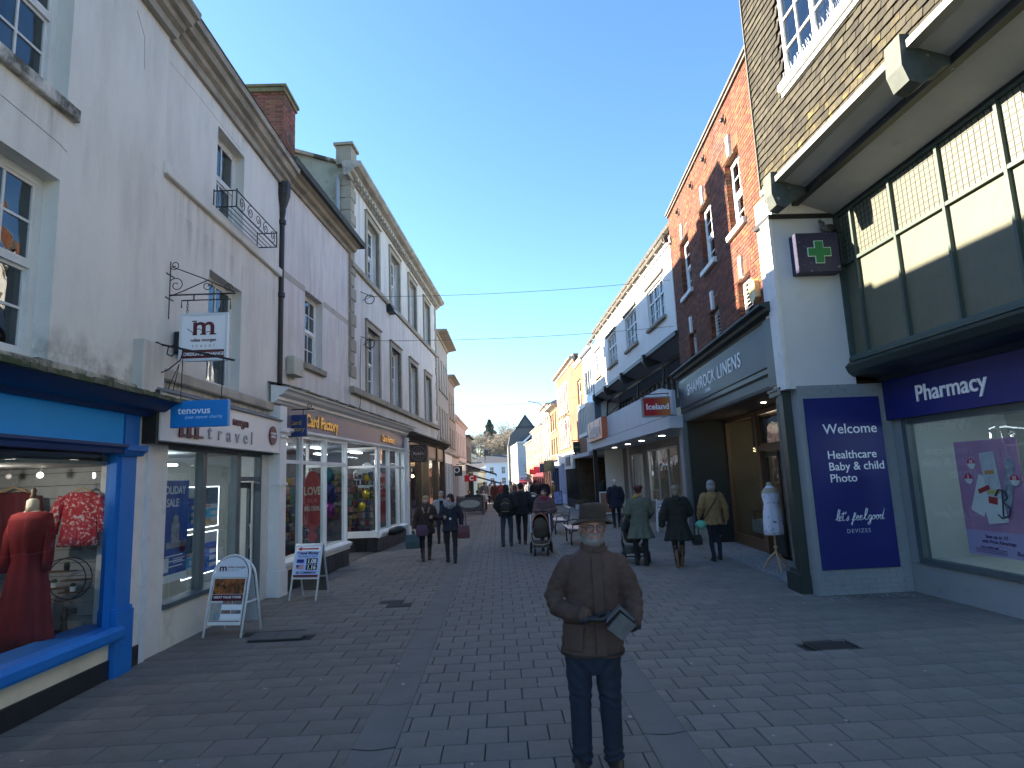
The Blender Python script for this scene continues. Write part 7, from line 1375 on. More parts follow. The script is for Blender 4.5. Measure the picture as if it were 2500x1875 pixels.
def head_geo(g, T, jaw=1.0):
    def b(c, r, n=16, m=12): 
        o = len(g.v); g.ball(c, r, n, m); 
        for i in range(o, len(g.v)): g.v[i] = tuple(T @ Vector(g.v[i]))
    b((0, .012, 1.655), (.076, .096, .096)); b((0, -.020, 1.625), (.066, .072, .080)); b((0, -.034, 1.572), (.050 * jaw, .052, .044)); b((0, -.012, 1.59), (.058 * jaw, .06, .05))
    b((0, -.074, 1.552), (.022, .018, .016), 10, 8); b((0, -.083, 1.662), (.052, .016, .011), 12, 8)           # chin, brow
    for s in (-1, 1): b((s * .036, -.074, 1.612), (.022, .018, .018), 10, 8); b((s * .077, .008, 1.628), (.010, .020, .032), 10, 8)
    b((0, -.102, 1.632), (.0085, .014, .022), 8, 8); b((0, -.110, 1.614), (.0125, .013, .0105), 10, 8); b((-.012, -.099, 1.611), (.008, .009, .007), 8, 6); b((.012, -.099, 1.611), (.008, .009, .007), 8, 6)
    b((0, -.087, 1.584), (.024, .012, .0055), 12, 6); b((0, -.086, 1.574), (.021, .012, .0065), 12, 6)
HAIR = {}
def hm(nm, c, c2): return mat('hair_' + nm, c, .7, c2, 30, (1, 1, .15), bump=.8, bscale=120)
def person(label, loc, rz, h=1.7, coat=None, legs=None, hair=None, feet=((-.10, 0), (.10, 0)), arms=None, face=0.0, nod=0.0, shoes=None, boots=0.0, skin=0, vox=.014, hands=True, extra=None, group=None, jeans_w=1.0, lean=0.0, fem=False):
    r = empty('person', loc, R(rz)); tag(r, label, 'person', group); s = h / 1.75; r.scale = (s, s, s); sh = .175 if fem else .19
    arms = arms or (((-.27, .03, 1.15), (-.26, -.03, .90)), ((.27, .03, 1.15), (.26, -.03, .90)))
    (lx, ly), (rx_, ry_) = feet; T = Matrix.Translation((0, 0, 1.53)) @ Matrix.Rotation(R(face), 4, 'Z') @ Matrix.Rotation(R(nod), 4, 'X') @ Matrix.Translation((0, 0, -1.53))
    hips = ((-.095, 0, .90), (.095, 0, .90)); kn = ((lx * .6 - .05, ly * .45 - .03, .50), (rx_ * .6 + .05, ry_ * .45 - .03, .50)); an = ((lx, ly + .02, .09), (rx_, ry_ + .02, .09))
    g = G(); g.loft([hring(0, 0, z, a, b) for z, a, b in ((.86, .12, .09), (.95, .155, .105), (1.08, .13, .09), (1.22, .15, .10), (1.36, .165, .105), (1.44, .13, .085), (1.475, .06, .06))])
    for k in (0, 1):
        limb(g, [hips[k], kn[k], an[k]], [.078, .052, .036]); g.ball(Vector(an[k]) + Vector((0, -.06, -.055)), (.04, .11, .035), 12, 8)
        e, w = arms[k]; sx = -1 if k == 0 else 1; limb(g, [(sx * sh, .01, 1.41), e, w], [.05, .038, .026])
        if hands: d = (Vector(w) - Vector(e)).normalized(); handg(g, Vector(w) + d * .005, d, (-sx, -.3, 0), 1.0, .45, fr=max(.0085, vox * .62))
    g.tube([(0, .012, 1.45), (0, .0, 1.56)], [.056, .05], 14); head_geo(g, T, .92 if fem else 1.0)
    body = blob(g, SK[skin], 'body', r, vox, 2)
    for sx in (-1, 1):
        for c_, rr_, m_ in (((sx * .030, -.0835, 1.640), .0125, M['txt_white']), ((sx * .030, -.092, 1.640), .0062, M['rubber'])):
            o = G().ball((0, 0, 0), rr_, 10, 8).build('eye', m_, r, tuple(T @ Vector(c_)), smooth=True)
    # legs
    g = G(); lw = jeans_w; g.loft([hring(0, 0, z, a, b) for z, a, b in ((.80, .12, .10), (.88, .16, .118), (.98, .16, .115), (1.04, .145, .105))])
    for k in (0, 1):
        zb = Vector(an[k]) + Vector((0, 0, .0)); limb(g, [hips[k], tuple((Vector(hips[k]) + Vector(kn[k])) / 2), kn[k], tuple((Vector(kn[k]) + zb) / 2), tuple(zb)], [.092, .083 * lw, .066 * lw, .060 * lw, .052 * lw])
    blob(g, legs, 'trousers', r, vox, 3, lambda c, n: .006 * noise.noise(c * 9) + .004 * noise.noise(Vector((c.x * 8, c.y * 8, c.z * 26))))
    for k in (0, 1):
        g = G(); a = Vector(an[k]); zt = boots if boots else .11
        g.loft([hring(a.x, a.y - .05, 0.0, .045, .125), hring(a.x, a.y - .05, .02, .048, .13), hring(a.x, a.y - .045, .05, .044, .118), hring(a.x, a.y - .01, .09, .045, .07), hring(a.x + (kn[k][0] - a.x) * (zt - .09) / .41, a.y + (kn[k][1] - a.y) * (zt - .09) / .41, zt, .062 if boots else .048, .066 if boots else .052)])
        g.build('boot' if boots else 'shoe', shoes or M['rubber'], r, smooth=True)
    # coat
    if coat:
        z0 = coat.get('hem', .75); fl = coat.get('flare', 0); pf = coat.get('puff', .0); cm = coat['m']; rg = []; wd_ = coat.get('w', 1.0)
        prof = [(1.50, .062, .065), (1.465, .095, .085), (1.43, .165, .105), (1.36, .195, .125), (1.22, .185, .13), (1.08, .172, .125), (.96, .185, .132), (.86, .195, .14)]
        prof = [p for p in prof if p[0] > z0 + .03]; t = max(0, .98 - z0); prof.append((z0 + .015, .19 + fl * t, .14 + fl * t * .8)); prof.append((z0, .18 + fl * t, .13 + fl * t * .8))
        g = G(); g.loft([hring(0, .005 + lean * 0, z, (a + pf) * wd_, (b + pf) * wd_, 24, .85) for z, a, b in prof]); sl = G() if False else g
        for k in (0, 1):
            e, w = (Vector(q) for q in arms[k]); sx = -1 if k == 0 else 1; S_ = Vector((sx * sh, .01, 1.40)); limb(g, [S_, (S_ + e) / 2, e, (e + w) / 2, w + (w - e).normalized() * .0], [.078 + pf, .07 + pf, .062 + pf, .056 + pf, .048 + pf * .7])
        q = coat.get('quilt', 0)
        def dsp(c, n, q=q, A=coat.get('fold', .008)):
            v = A * noise.noise(Vector((c.x * 7, c.y * 7, c.z * 5))) + A * .7 * noise.noise(Vector((c.x * 15, c.y * 15, c.z * 22)))
            if c.z < 1.0: v += A * 1.3 * math.sin(math.atan2(c.y, c.x) * 9) * min(1, (1.0 - c.z) * 3)
            if q: v += .009 * abs(math.sin(c.z * math.pi / q)) - .004
            return v
        blob(g, cm, coat.get('name', 'coat'), r, vox, 2, dsp)
        g = G(); g.loft([hring(0, .005, 1.45, .085, .078), hring(0, .0, 1.50, .075, .072), hring(0, -.002, 1.525, .078, .075), hring(0, .0, 1.52, .062, .06), hring(0, .0, 1.47, .06, .06)]); g.build('collar', coat.get('collar', cm), r, smooth=True)
        if coat.get('hood'): g = G(); g.ball((0, .10, 1.44), (.13, .075, .075), 16, 10); blob(g, coat.get('hoodm', cm), 'hood', r, vox, 2, lambda c, n: .01 * noise.noise(c * 14))
        if coat.get('zip'): G().box(-.008, .008, -.16, -.14, z0 + .03, 1.42).build('zip', bk, r)
    if hair:
        st, m_ = hair; g = G()
        def b(c, rr_): 
            o = len(g.v); g.ball(c, rr_, 16, 12)
            for i in range(o, len(g.v)): g.v[i] = tuple(T @ Vector(g.v[i]))
        if st == 'short': b((0, .024, 1.675), (.084, .095, .085)); b((0, .05, 1.63), (.078, .062, .07))
        if st == 'bob': b((0, .02, 1.678), (.092, .100, .088)); b((-.062, .02, 1.61), (.036, .07, .085)); b((.062, .02, 1.61), (.036, .07, .085)); b((0, .06, 1.60), (.085, .06, .09)); b((0, -.055, 1.715), (.06, .035, .03))
        if st == 'long': b((0, .022, 1.678), (.090, .098, .086)); b((-.062, .03, 1.57), (.034, .06, .13)); b((.062, .03, 1.57), (.034, .06, .13)); b((0, .07, 1.55), (.082, .05, .14))
        if st == 'bun': b((0, .022, 1.676), (.085, .096, .083)); b((0, .055, 1.64), (.076, .055, .06)); b((-.055, .07, 1.715), (.055, .05, .05)); b((.05, .07, 1.71), (.055, .05, .05)); b((0, .09, 1.70), (.05, .045, .05))
        if st == 'curly': b((0, .02, 1.68), (.10, .105, .092)); b((-.07, .03, 1.61), (.04, .06, .07)); b((.07, .03, 1.61), (.04, .06, .07)); b((0, .07, 1.6), (.08, .055, .08))
        if st in ('beanie', 'cap', 'hoodup'): b((0, .018, 1.69), (.087, .104, .082)); b((0, .05, 1.66), (.08, .07, .05))
        if st == 'cap': b((0, -.10, 1.71), (.07, .05, .012))
        if st == 'hoodup': b((0, .04, 1.62), (.10, .10, .12)); b((0, .05, 1.52), (.11, .085, .08))
        blob(g, m_, 'hair' if st not in ('beanie', 'cap', 'hoodup') else 'hat' if st != 'hoodup' else 'hood', r, min(vox, .011), 1, lambda c, n: .006 * noise.noise(c * 40) + .005 * noise.noise(c * 18))
    if extra: extra(r)
    return r
cl = lambda n, c, c2, **k: mat('cloth_' + n, c, .9, c2, 14, bump=.5, bscale=150, **k)
jean = cl('jeans', (.02, .035, .06), (.035, .055, .085)); blk = cl('black', (.012, .012, .015), (.02, .02, .024)); nvy = cl('navy', (.012, .016, .032), (.02, .024, .042))
blonde = hm('blonde', (.42, .30, .16), (.30, .2, .1)); dkh = hm('dark', (.02, .01, .01), (.035, .015, .013)); grh = hm('grey', (.33, .32, .31), (.2, .2, .2)); whh = hm('white', (.6, .6, .6), (.45, .45, .45)); redh = hm('red', (.09, .022, .015), (.05, .015, .01)); sand = hm('sand', (.26, .21, .15), (.17, .135, .1))
def scarf(m, z=1.49, k=1.0):
    def f(r):
        g = G(); g.tube([(.105 * k * math.cos(a * .3927), -.01 + .095 * k * math.sin(a * .3927), z - .03 + .015 * math.sin(a * 1.1)) for a in range(16)], .042 * k, 8, closed=True); g.tube([(.095 * k * math.cos(a * .3927 + .3), -.02 + .09 * k * math.sin(a * .3927 + .3), z + .02) for a in range(16)], .034 * k, 8, closed=True); g.ball((0, -.11, z - .07), (.07, .03, .07)); blob(g, m, 'scarf', r, .012, 2, lambda c, n: .006 * noise.noise(c * 22))
    return f
# two women arm in arm, walking towards the camera
def ex1(r):
    for s in (-1, 1): G().tube([(s * .10, .03, 1.52), (s * .09, -.09, 1.42), (s * .05, -.14, 1.28)], [.03, .032, .025], 8).build('fur_trim', cl('fur', (.33, .26, .18), (.22, .17, .12)), r, smooth=True)
    scarf(cl('patterned', (.10, .07, .05), (.03, .02, .02)))(r)
person('blonde woman in a dark brown fur-collared coat carrying a shopping bag', (-1.86, 16.0, 0), 8, 1.60, dict(m=cl('dkbrown', (.035, .022, .018), (.05, .032, .025)), hem=.72, flare=.10, puff=.02, fold=.014), blk, ('bob', blonde), ((-.10, -.16), (.08, .14)), (((-.28, .02, 1.16), (-.30, -.08, .92)), ((.27, .0, 1.14), (.18, -.20, 1.16))), face=-4, nod=14, boots=.34, skin=1, vox=.012, extra=ex1, fem=True, shoes=flat('boot_brown', (.03, .02, .016)))
person('dark haired woman in a navy coat with a big grey scarf, looking aside', (-1.20, 15.5, 0), 4, 1.62, dict(m=nvy, hem=.80, flare=.16, puff=.015, fold=.012, zip=1), blk, ('curly', hm('plum', (.03, .010, .014), (.05, .02, .02))), ((-.09, .10), (.10, -.18)), (((-.26, .0, 1.15), (-.19, -.18, 1.17)), ((.28, .04, 1.17), (.29, -.03, .96))), face=-42, nod=2, boots=.42, skin=1, vox=.012, extra=scarf(cl('greywool', (.30, .30, .32), (.22, .22, .24)), 1.49, 1.15), fem=True, shoes=M['rubber'])
def bag(name, label, loc, w, d, h, m, hl=.12, hm_=None, rz=0, cat='bag', taper=.85):
    r = empty(name, loc, R(rz)); tag(r, label, cat)
    g = G(); g.loft([[(-w / 2 * k, -d / 2 * k2, z), (w / 2 * k, -d / 2 * k2, z), (w / 2 * k, d / 2 * k2, z), (-w / 2 * k, d / 2 * k2, z)] for z, k, k2 in ((0, .85, .7), (.01, .95, .95), (h * .5, 1, 1), (h, taper, .5))]); g.build('bag_body', m, r)
    for s in (-1, 1): G().tube([(-w * .22, s * d * .2, h - .01), (-w * .16, s * d * .12, h + hl * .8), (0, 0, h + hl), (w * .16, s * d * .12, h + hl * .8), (w * .22, s * d * .2, h - .01)], .007, 6).build('handle', hm_ or m, r)
    return r
bag('shopping_bag', 'dark teal carrier bag in the blonde woman\'s hand', (-2.17, 15.82, .32), .36, .2, .34, mat('bag_teal', (.02, .045, .055), .4, (.03, .06, .07), 8), .12, M['white'])
bag('handbag', 'purple handbag at the blonde woman\'s front', (-1.93, 15.76, .62), .3, .12, .27, flat('bag_purple', (.05, .012, .045), .5), .22)
bag('handbag', 'maroon shoulder bag hanging beside the woman in the navy coat', (-.88, 15.45, .55), .3, .14, .3, flat('bag_maroon', (.09, .01, .018), .5), .35)
tag(G().loft([G().ring(Vector((0, -d, 0)), Vector((.028, 0, 0)), Vector((0, 0, .028)), 12) for d in (0, .01)]).build('pendant', M['txt_white'], None, (-1.19, 15.31, 1.04)), 'round white pendant on the navy coat', 'pendant')
person('older man in a grey flat cap and pale jacket behind the two women', (-1.85, 20.2, 0), 6, 1.62, dict(m=cl('palejkt', (.36, .36, .38), (.28, .28, .3)), hem=.82, puff=.01, fold=.01), nvy, ('cap', cl('cap', (.33, .33, .31), (.25, .25, .24))), ((-.1, -.12), (.1, .1)), vox=.014, skin=1, extra=lambda r: G().box(-.06, .06, -.165, -.13, .85, 1.44).build('jumper', blk, r))
# two men from behind
def rucksack(r):
    g = G(); g.ball((-.02, .21, 1.13), (.17, .10, .25), 16, 12); blob(g, mat('rucksack_black', (.012, .012, .013), .6, bump=.4, bscale=60), 'rucksack', r, .014, 2)
    G().tube([(-.12, .30, 1.22), (0, .315, 1.25), (.12, .30, 1.2)], .006).tube([(-.12, .30, 1.0), (.1, .315, 1.0)], .006).build('piping', flat('piping_tan', (.3, .24, .1)), r)
person('man in a black hooded coat and jeans with a rucksack, seen from behind', (.22, 18.4, 0), 172, 1.76, dict(m=blk, hem=.86, puff=.04, fold=.014, hood=1), jean, ('hoodup', blk), ((-.10, -.05), (.12, .08)), (((-.27, .05, 1.16), (-.2, -.12, 1.0)), ((.28, .03, 1.15), (.22, -.1, .98))), vox=.012, extra=rucksack, shoes=flat('trainer', (.05, .045, .045)), face=10)
person('tall man in a black coat and dark trousers walking away beside the rucksack', (.68, 18.85, 0), 176, 1.80, dict(m=cl('blackblue', (.012, .014, .02), (.02, .022, .03)), hem=.84, puff=.03, fold=.014, hood=1), blk, ('short', dkh), ((-.08, .12), (.10, -.14)), (((-.27, .04, 1.17), (-.25, -.05, .93)), ((.28, .04, 1.16), (.27, -.06, .92))), vox=.012, face=-8, shoes=flat('shoe_grey', (.06, .05, .05)))
# woman with pram
person('woman in a mauve padded coat and pink scarf pushing the pram, looking aside', (1.24, 16.95, 0), -6, 1.62, dict(m=cl('mauve', (.13, .082, .092), (.10, .062, .070)), hem=.62, flare=.12, puff=.035, fold=.008, quilt=.11), blk, ('short', dkh), ((-.1, .0), (.09, .12)), (((-.26, -.05, 1.16), (-.14, -.34, 1.10)), ((.27, -.03, 1.14), (.10, -.32, 1.10))), face=-38, vox=.012, skin=0, extra=scarf(cl('pinkscarf', (.25, .035, .06), (.17, .025, .045)), 1.49, 1.0), fem=True)
def wheel(r, x, y, rad, w=.04, nm='wheel'):
    o = G(); o.loft([[(x + dx, y + rr * math.cos(a * .393), rad + rr * math.sin(a * .393)) for a in range(16)] for dx, rr in ((-w / 2, rad * .8), (-w / 2, rad * .96), (-w * .3, rad), (w * .3, rad), (w / 2, rad * .96), (w / 2, rad * .8))]); t = o.build(nm, M['rubber'], r, smooth=False)
    G().loft([[(x + dx, y + rad * .3 * math.cos(a * .785), rad + rad * .3 * math.sin(a * .785)) for a in range(8)] for dx in (-w * .6, w * .6)]).build('hub', flat('hub_grey', (.09, .09, .09)), t)
def pram(loc, rz, label, cm, lining, open_front=True):
    r = empty('pram', loc, R(rz)); tag(r, label, 'pram'); rim = flat('rim_copper', (.42, .30, .22), .3, metal=.6)
    for x, y, rad in ((-.16, -.32, .09), (.16, -.32, .09), (-.27, .32, .14), (.27, .32, .14)): wheel(r, x, y, rad, .05)
    G().tube([(-.25, .32, .15), (-.24, .0, .42), (-.22, -.1, .55)], .016).tube([(.25, .32, .15), (.24, 0, .42), (.22, -.1, .55)], .016).tube([(-.15, -.32, .11), (-.22, .05, .42)], .016).tube([(.15, -.32, .11), (.22, .05, .42)], .016).tube([(-.25, .3, .15), (.25, .3, .15)], .014).build('chassis', M['rubber'], r)
    G().tube([(-.24, -.05, .55), (-.25, -.12, .42), (-.2, -.3, .30), (0, -.38, .27), (.2, -.3, .30), (.25, -.12, .42), (.24, -.05, .55)], .013, 8).build('bumper_bar', rim, r, smooth=True)
    G().tube([(.245, -.05, .5), (.245, .05, .8), (.24, .18, 1.0)], .015).tube([(-.245, -.05, .5), (-.245, .05, .8), (-.24, .18, 1.0)], .015).build('side_bar', M['steel'], r)
    G().tube([(-.24, .18, 1.0), (-.2, .30, 1.05), (.2, .30, 1.05), (.24, .18, 1.0)], .018, 8).build('handlebar', M['rubber'], r)
    g = G(); g.loft([hring(0, -.02, z, a, b, 20, .7) for z, a, b in ((.42, .15, .18), (.50, .19, .24), (.66, .21, .26), (.70, .20, .25))]); blob(g, cm, 'seat_unit', r, .016, 2)
    g = G(); g.loft([[(.22 * math.sin(a) * k, .03 + c, .68 + .36 * math.cos(a) * k) for a in [math.pi * (i / 14 - .5) for i in range(15)]] for k, c in ((1.0, -.20), (1.03, -.08), (1.0, .10), (.8, .24))], cap=False); g.quad((-.2, .24, .70), (.2, .24, .7), (.15, .26, .95), (-.15, .26, .95))
    o = g.build('canopy', cm, r, smooth=True); md = o.modifiers.new('s', 'SOLIDIFY'); md.thickness = .015
    G().tube([(.21 * math.sin(a), -.17, .70 + .33 * math.cos(a)) for a in [math.pi * (i / 14 - .5) for i in range(15)]], .016, 6).build('canopy_edge', flat('orange_leather', (.30, .10, .05)), r)
    g = G(); g.ball((0, -.17, .74), (.18, .07, .19), 14, 10); g.build('foot_cover', lining, r, smooth=True)
    g = G(); g.loft([[(-.2, -.25, .2), (.2, -.25, .2), (.2, .22, .2), (-.2, .22, .2)], [(-.22, -.27, .34), (.22, -.27, .34), (.22, .24, .34), (-.22, .24, .34)]]); g.build('basket', mat('basket_dk', (.03, .03, .03), .8, (.12, .13, .10), 12), r)
    return r
olive = cl('olive', (.055, .050, .035), (.04, .036, .026))
pram((1.05, 16.15, 0), -4, 'olive and black pram with copper rim facing the camera', olive, cl('olive2', (.07, .065, .05), (.055, .05, .04)))
# women walking away on the right
def sc_y(r): G().tube([(.02, .06, 1.53), (.09, .02, 1.51), (.12, -.02, 1.47)], .03, 8).build('scarf', flat('mustard', (.42, .30, .04)), r)
person('woman in a sage green flared coat with auburn buns pushing a pushchair away', (3.02, 13.45, 0), 176, 1.68, dict(m=cl('sage', (.115, .135, .105), (.09, .108, .085)), hem=.60, flare=.22, puff=.015, fold=.012, w=1.05), blk, ('bun', redh), ((-.08, .02), (.10, -.10)), (((-.27, -.02, 1.16), (-.22, -.24, 1.03)), ((.27, -.02, 1.15), (.22, -.25, 1.03))), vox=.011, extra=sc_y, fem=True, boots=.2)
pram((2.98, 14.1, 0), 176, 'dark pushchair with large wheels pushed by the woman in green', cl('blackpram', (.015, .015, .017), (.025, .025, .028)), blk)
person('woman in a long black padded coat with tan boots and fair hair, walking away', (3.72, 13.05, 0), 170, 1.66, dict(m=cl('blackgreen', (.014, .016, .013), (.022, .024, .02)), hem=.58, flare=.20, puff=.03, fold=.012, hood=1, quilt=.16, w=1.03), blk, ('bob', sand), ((-.04, -.14), (.07, .10)), (((-.28, -.02, 1.16), (-.22, -.22, 1.1)), ((.29, .05, 1.15), (.34, .04, .92))), vox=.011, boots=.46, shoes=mat('tan_leather', (.17, .085, .045), .6, (.12, .06, .03), 5), fem=True, face=-10)
bag('handbag', 'small dark handbag with dangling straps at the side of the black padded coat', (4.12, 13.1, .42), .2, .1, .2, M['rubber'], .2)
def strap(r):
    G().tube([(-.15, -.10, 1.44), (-.14, .09, 1.47), (-.02, .155, 1.32), (.12, .165, 1.12), (.22, .10, .95), (.25, .0, .88)], .010, 6).build('bag_strap', M['rubber'], r)
person('grey haired woman in a mustard yellow jacket with a shoulder strap, walking away', (4.72, 13.75, 0), 180, 1.72, dict(m=cl('mustardcoat', (.30, .185, .075), (.24, .145, .058)), hem=.78, flare=.12, puff=.015, fold=.012, w=1.0), nvy, ('bob', grh), ((-.10, -.06), (.10, .12)), (((.28, .03, 1.15), (.28, -.02, .90)) if False else ((-.28, .03, 1.15), (-.30, -.02, .90)), ((.27, .03, 1.16), (.28, -.10, .98))), vox=.011, extra=strap, fem=True, jeans_w=.85)
bag('shopping_bag', 'beige paper shopping bag with a mint green item, held by the woman in yellow', (4.42, 13.72, .30), .26, .16, .42, mat('bag_beige', (.22, .19, .15), .6, (.30, .28, .25), 5), .14, M['txt_white'])
tag(G().ball((0, 0, 0), (.13, .08, .10), 12, 8).build('green_parcel', mat('mint', (.10, .42, .28), .6, (.18, .5, .36), 8), None, (4.42, 13.70, .77), smooth=True), 'mint green parcel on top of the beige shopping bag', 'parcel')
person('white haired man in a dark navy coat walking into the arcade', (4.34, 23.1, 0), 176, 1.74, dict(m=nvy, hem=.70, flare=.08, puff=.02, fold=.01, w=1.08), blk, ('short', whh), ((-.10, -.10), (.10, .12)), vox=.014)
bag('shopping_bag', 'patterned carrier bag held by the man in the navy coat', (4.72, 23.0, .38), .3, .18, .36, mat('bag_pat', (.45, .40, .40), .6, (.25, .10, .10), 12), .12)
ppl = [('man in dark clothes standing in the brick arcade entrance', (5.55, 33.0), 100, 1.72, blk, blk, dkh, 'short'), ('person in a mustard jacket and white hat bending by the blue pavement sign', (3.72, 42.0), 110, 1.60, cl('mustardcoat', (.3, .185, .075), (.24, .145, .058)), blk, whh, 'beanie'),
       ('bearded man in a dark jacket standing behind the woman with the pram', (2.72, 36.6), 0, 1.78, blk, blk, dkh, 'short'), ('person in a long brown coat walking in the middle distance', (-.22, 42.5), 0, 1.68, cl('brownred', (.07, .022, .018), (.09, .03, .025)), blk, dkh, 'long'),
       ('person in a red jacket beside the brown coat in the distance', (.22, 45.5), 0, 1.70, cl('redj', (.28, .03, .03), (.2, .03, .03)), nvy, dkh, 'short'), ('person in a pale coat far down the middle of the street', (-.62, 50.0), 0, 1.66, cl('palecoat', (.5, .48, .45), (.4, .4, .38)), nvy, sand, 'bob'),
       ('person in a grey top near the far end of the cafe seating', (-1.0, 46.0), 180, 1.72, cl('greytop', (.14, .14, .16), (.1, .1, .12)), blk, dkh, 'short'), ('person in white right of the litter bin in the distance', (2.55, 52.0), 0, 1.70, cl('whitec', (.6, .58, .56), (.5, .5, .5)), blk, dkh, 'long'),
       ('dark haired person walking behind the litter bin', (2.35, 40.0), 180, 1.74, blk, nvy, dkh, 'short'), ('person in a black coat far away between the two men', (1.35, 55.0), 0, 1.74, blk, blk, dkh, 'short'), ('person with a pink coat among the distant shoppers', (1.9, 60.0), 0, 1.66, cl('pinkc', (.5, .2, .2), (.4, .15, .15)), blk, blonde, 'bob'),
       ('distant person in a navy coat left of the street middle', (-.9, 62.0), 0, 1.72, nvy, blk, grh, 'short'), ('distant person in a beige coat near the end of the street', (.5, 70.0), 180, 1.70, cl('beigec', (.35, .28, .2), (.28, .22, .16)), blk, dkh, 'short'), ('distant person in grey at the right end of the street', (2.9, 72.0), 0, 1.70, cl('greyc2', (.2, .2, .21), (.15, .15, .16)), blk, dkh, 'short')]
for i, (lb, (x, y), rz, h, cm, lm_, hc, st) in enumerate(ppl):
    person(lb, (x, y, gz(y)), rz, h, dict(m=cm, hem=.72 if i != 3 else .5, flare=.08, puff=.02), lm_, (st, hc), ((-.09, -.12 if i % 2 else .05), (.10, .13)), vox=.022, hands=True, group=None)
# seated customers behind the barrier
def seated(lb, loc, rz, cm, hc, st):
    r = person(lb, (loc[0], loc[1], -.42), rz, 1.70, dict(m=cm, hem=.86, puff=.03), blk, (st, hc), ((-.1, -.42), (.1, -.42)), vox=.022); return r
def sitter(lb, x, y, rz, cm, hc, st, h=1.7):
    """seated figure: thighs forward, shins down"""
    r = empty('person', (x, y, 0), R(rz)); tag(r, lb, 'person'); s = h / 1.75; r.scale = (s, s, s); dz = -.44
    def Z(p): return (p[0], p[1], p[2] + dz)
    g = G(); g.loft([hring(0, 0, z + dz, a, b) for z, a, b in ((.86, .15, .11), (.98, .155, .105), (1.08, .13, .09), (1.22, .15, .10), (1.36, .165, .105), (1.44, .13, .085), (1.475, .06, .06))]); g.tube([(0, .012, 1.45 + dz), (0, 0, 1.56 + dz)], [.056, .05]); head_geo(g, Matrix.Translation((0, 0, dz)))
    for sx in (-1, 1): limb(g, [(sx * .09, 0, .47), (sx * .10, -.42, .47), (sx * .10, -.40, .08)], [.08, .055, .036]); limb(g, [(sx * .19, .01, .97), (sx * .26, -.02, .70), (sx * .14, -.25, .70)], [.05, .04, .028]); handg(g, (sx * .13, -.26, .70), (-sx * .5, -.8, 0), (0, 0, -1), 1, .4, fr=.014)
    blob(g, SK[1], 'body', r, .02, 2)
    g = G(); g.loft([hring(0, 0, z + dz, a, b) for z, a, b in ((.84, .19, .15), (1.0, .19, .14), (1.2, .195, .14), (1.36, .20, .13), (1.44, .15, .10), (1.5, .07, .07))])
    for sx in (-1, 1): limb(g, [(sx * .19, .01, .96), (sx * .26, -.02, .70), (sx * .14, -.25, .70)], [.08, .07, .055])
    blob(g, cm, 'coat', r, .02, 2)
    g = G()
    for sx in (-1, 1): limb(g, [(sx * .09, 0, .47), (sx * .10, -.42, .47), (sx * .10, -.40, .10)], [.095, .075, .055])
    blob(g, blk, 'trousers', r, .02, 2)
    for sx in (-1, 1): G().ball((sx * .10, -.46, .045), (.045, .13, .045)).build('shoe', M['rubber'], r, smooth=True)
    g = G(); g.ball((0, .022, 1.676 + dz), (.088, .098, .085)); g.ball((0, .05, 1.63 + dz), (.08, .06, .08)); blob(g, hc, 'hair', r, .014, 1)
for lb, x, y, rz, cm, hc in (('seated customer with a broad navy back behind the cafe barrier', -1.3, 38.9, 170, nvy, dkh), ('seated dark haired customer left of the navy coat', -1.85, 39.6, 20, blk, dkh), ('seated red haired customer in white right of the navy coat', -.95, 40.0, 10, cl('whitec', (.6, .58, .56), (.5, .5, .5)), redh)):
    sitter(lb, x, y, rz, cm, hc, 'short'); c_ = tag(empty('chair', (x, y, 0), R(rz)), 'dark cafe chair under the ' + lb[:lb.index('customer')] + 'customer', 'chair')
    G().box(-.2, .2, -.2, .2, .36, .39).build('seat', M['wood'], c_); G().box(-.2, .2, .2, .23, .45, .8).build('backrest', M['wood'], c_)
    for sx in (-.18, .18):
        for sy in (-.18, .2): G().box(sx - .015, sx + .015, sy - .015, sy + .015, 0, .36).build('leg', bk, c_)

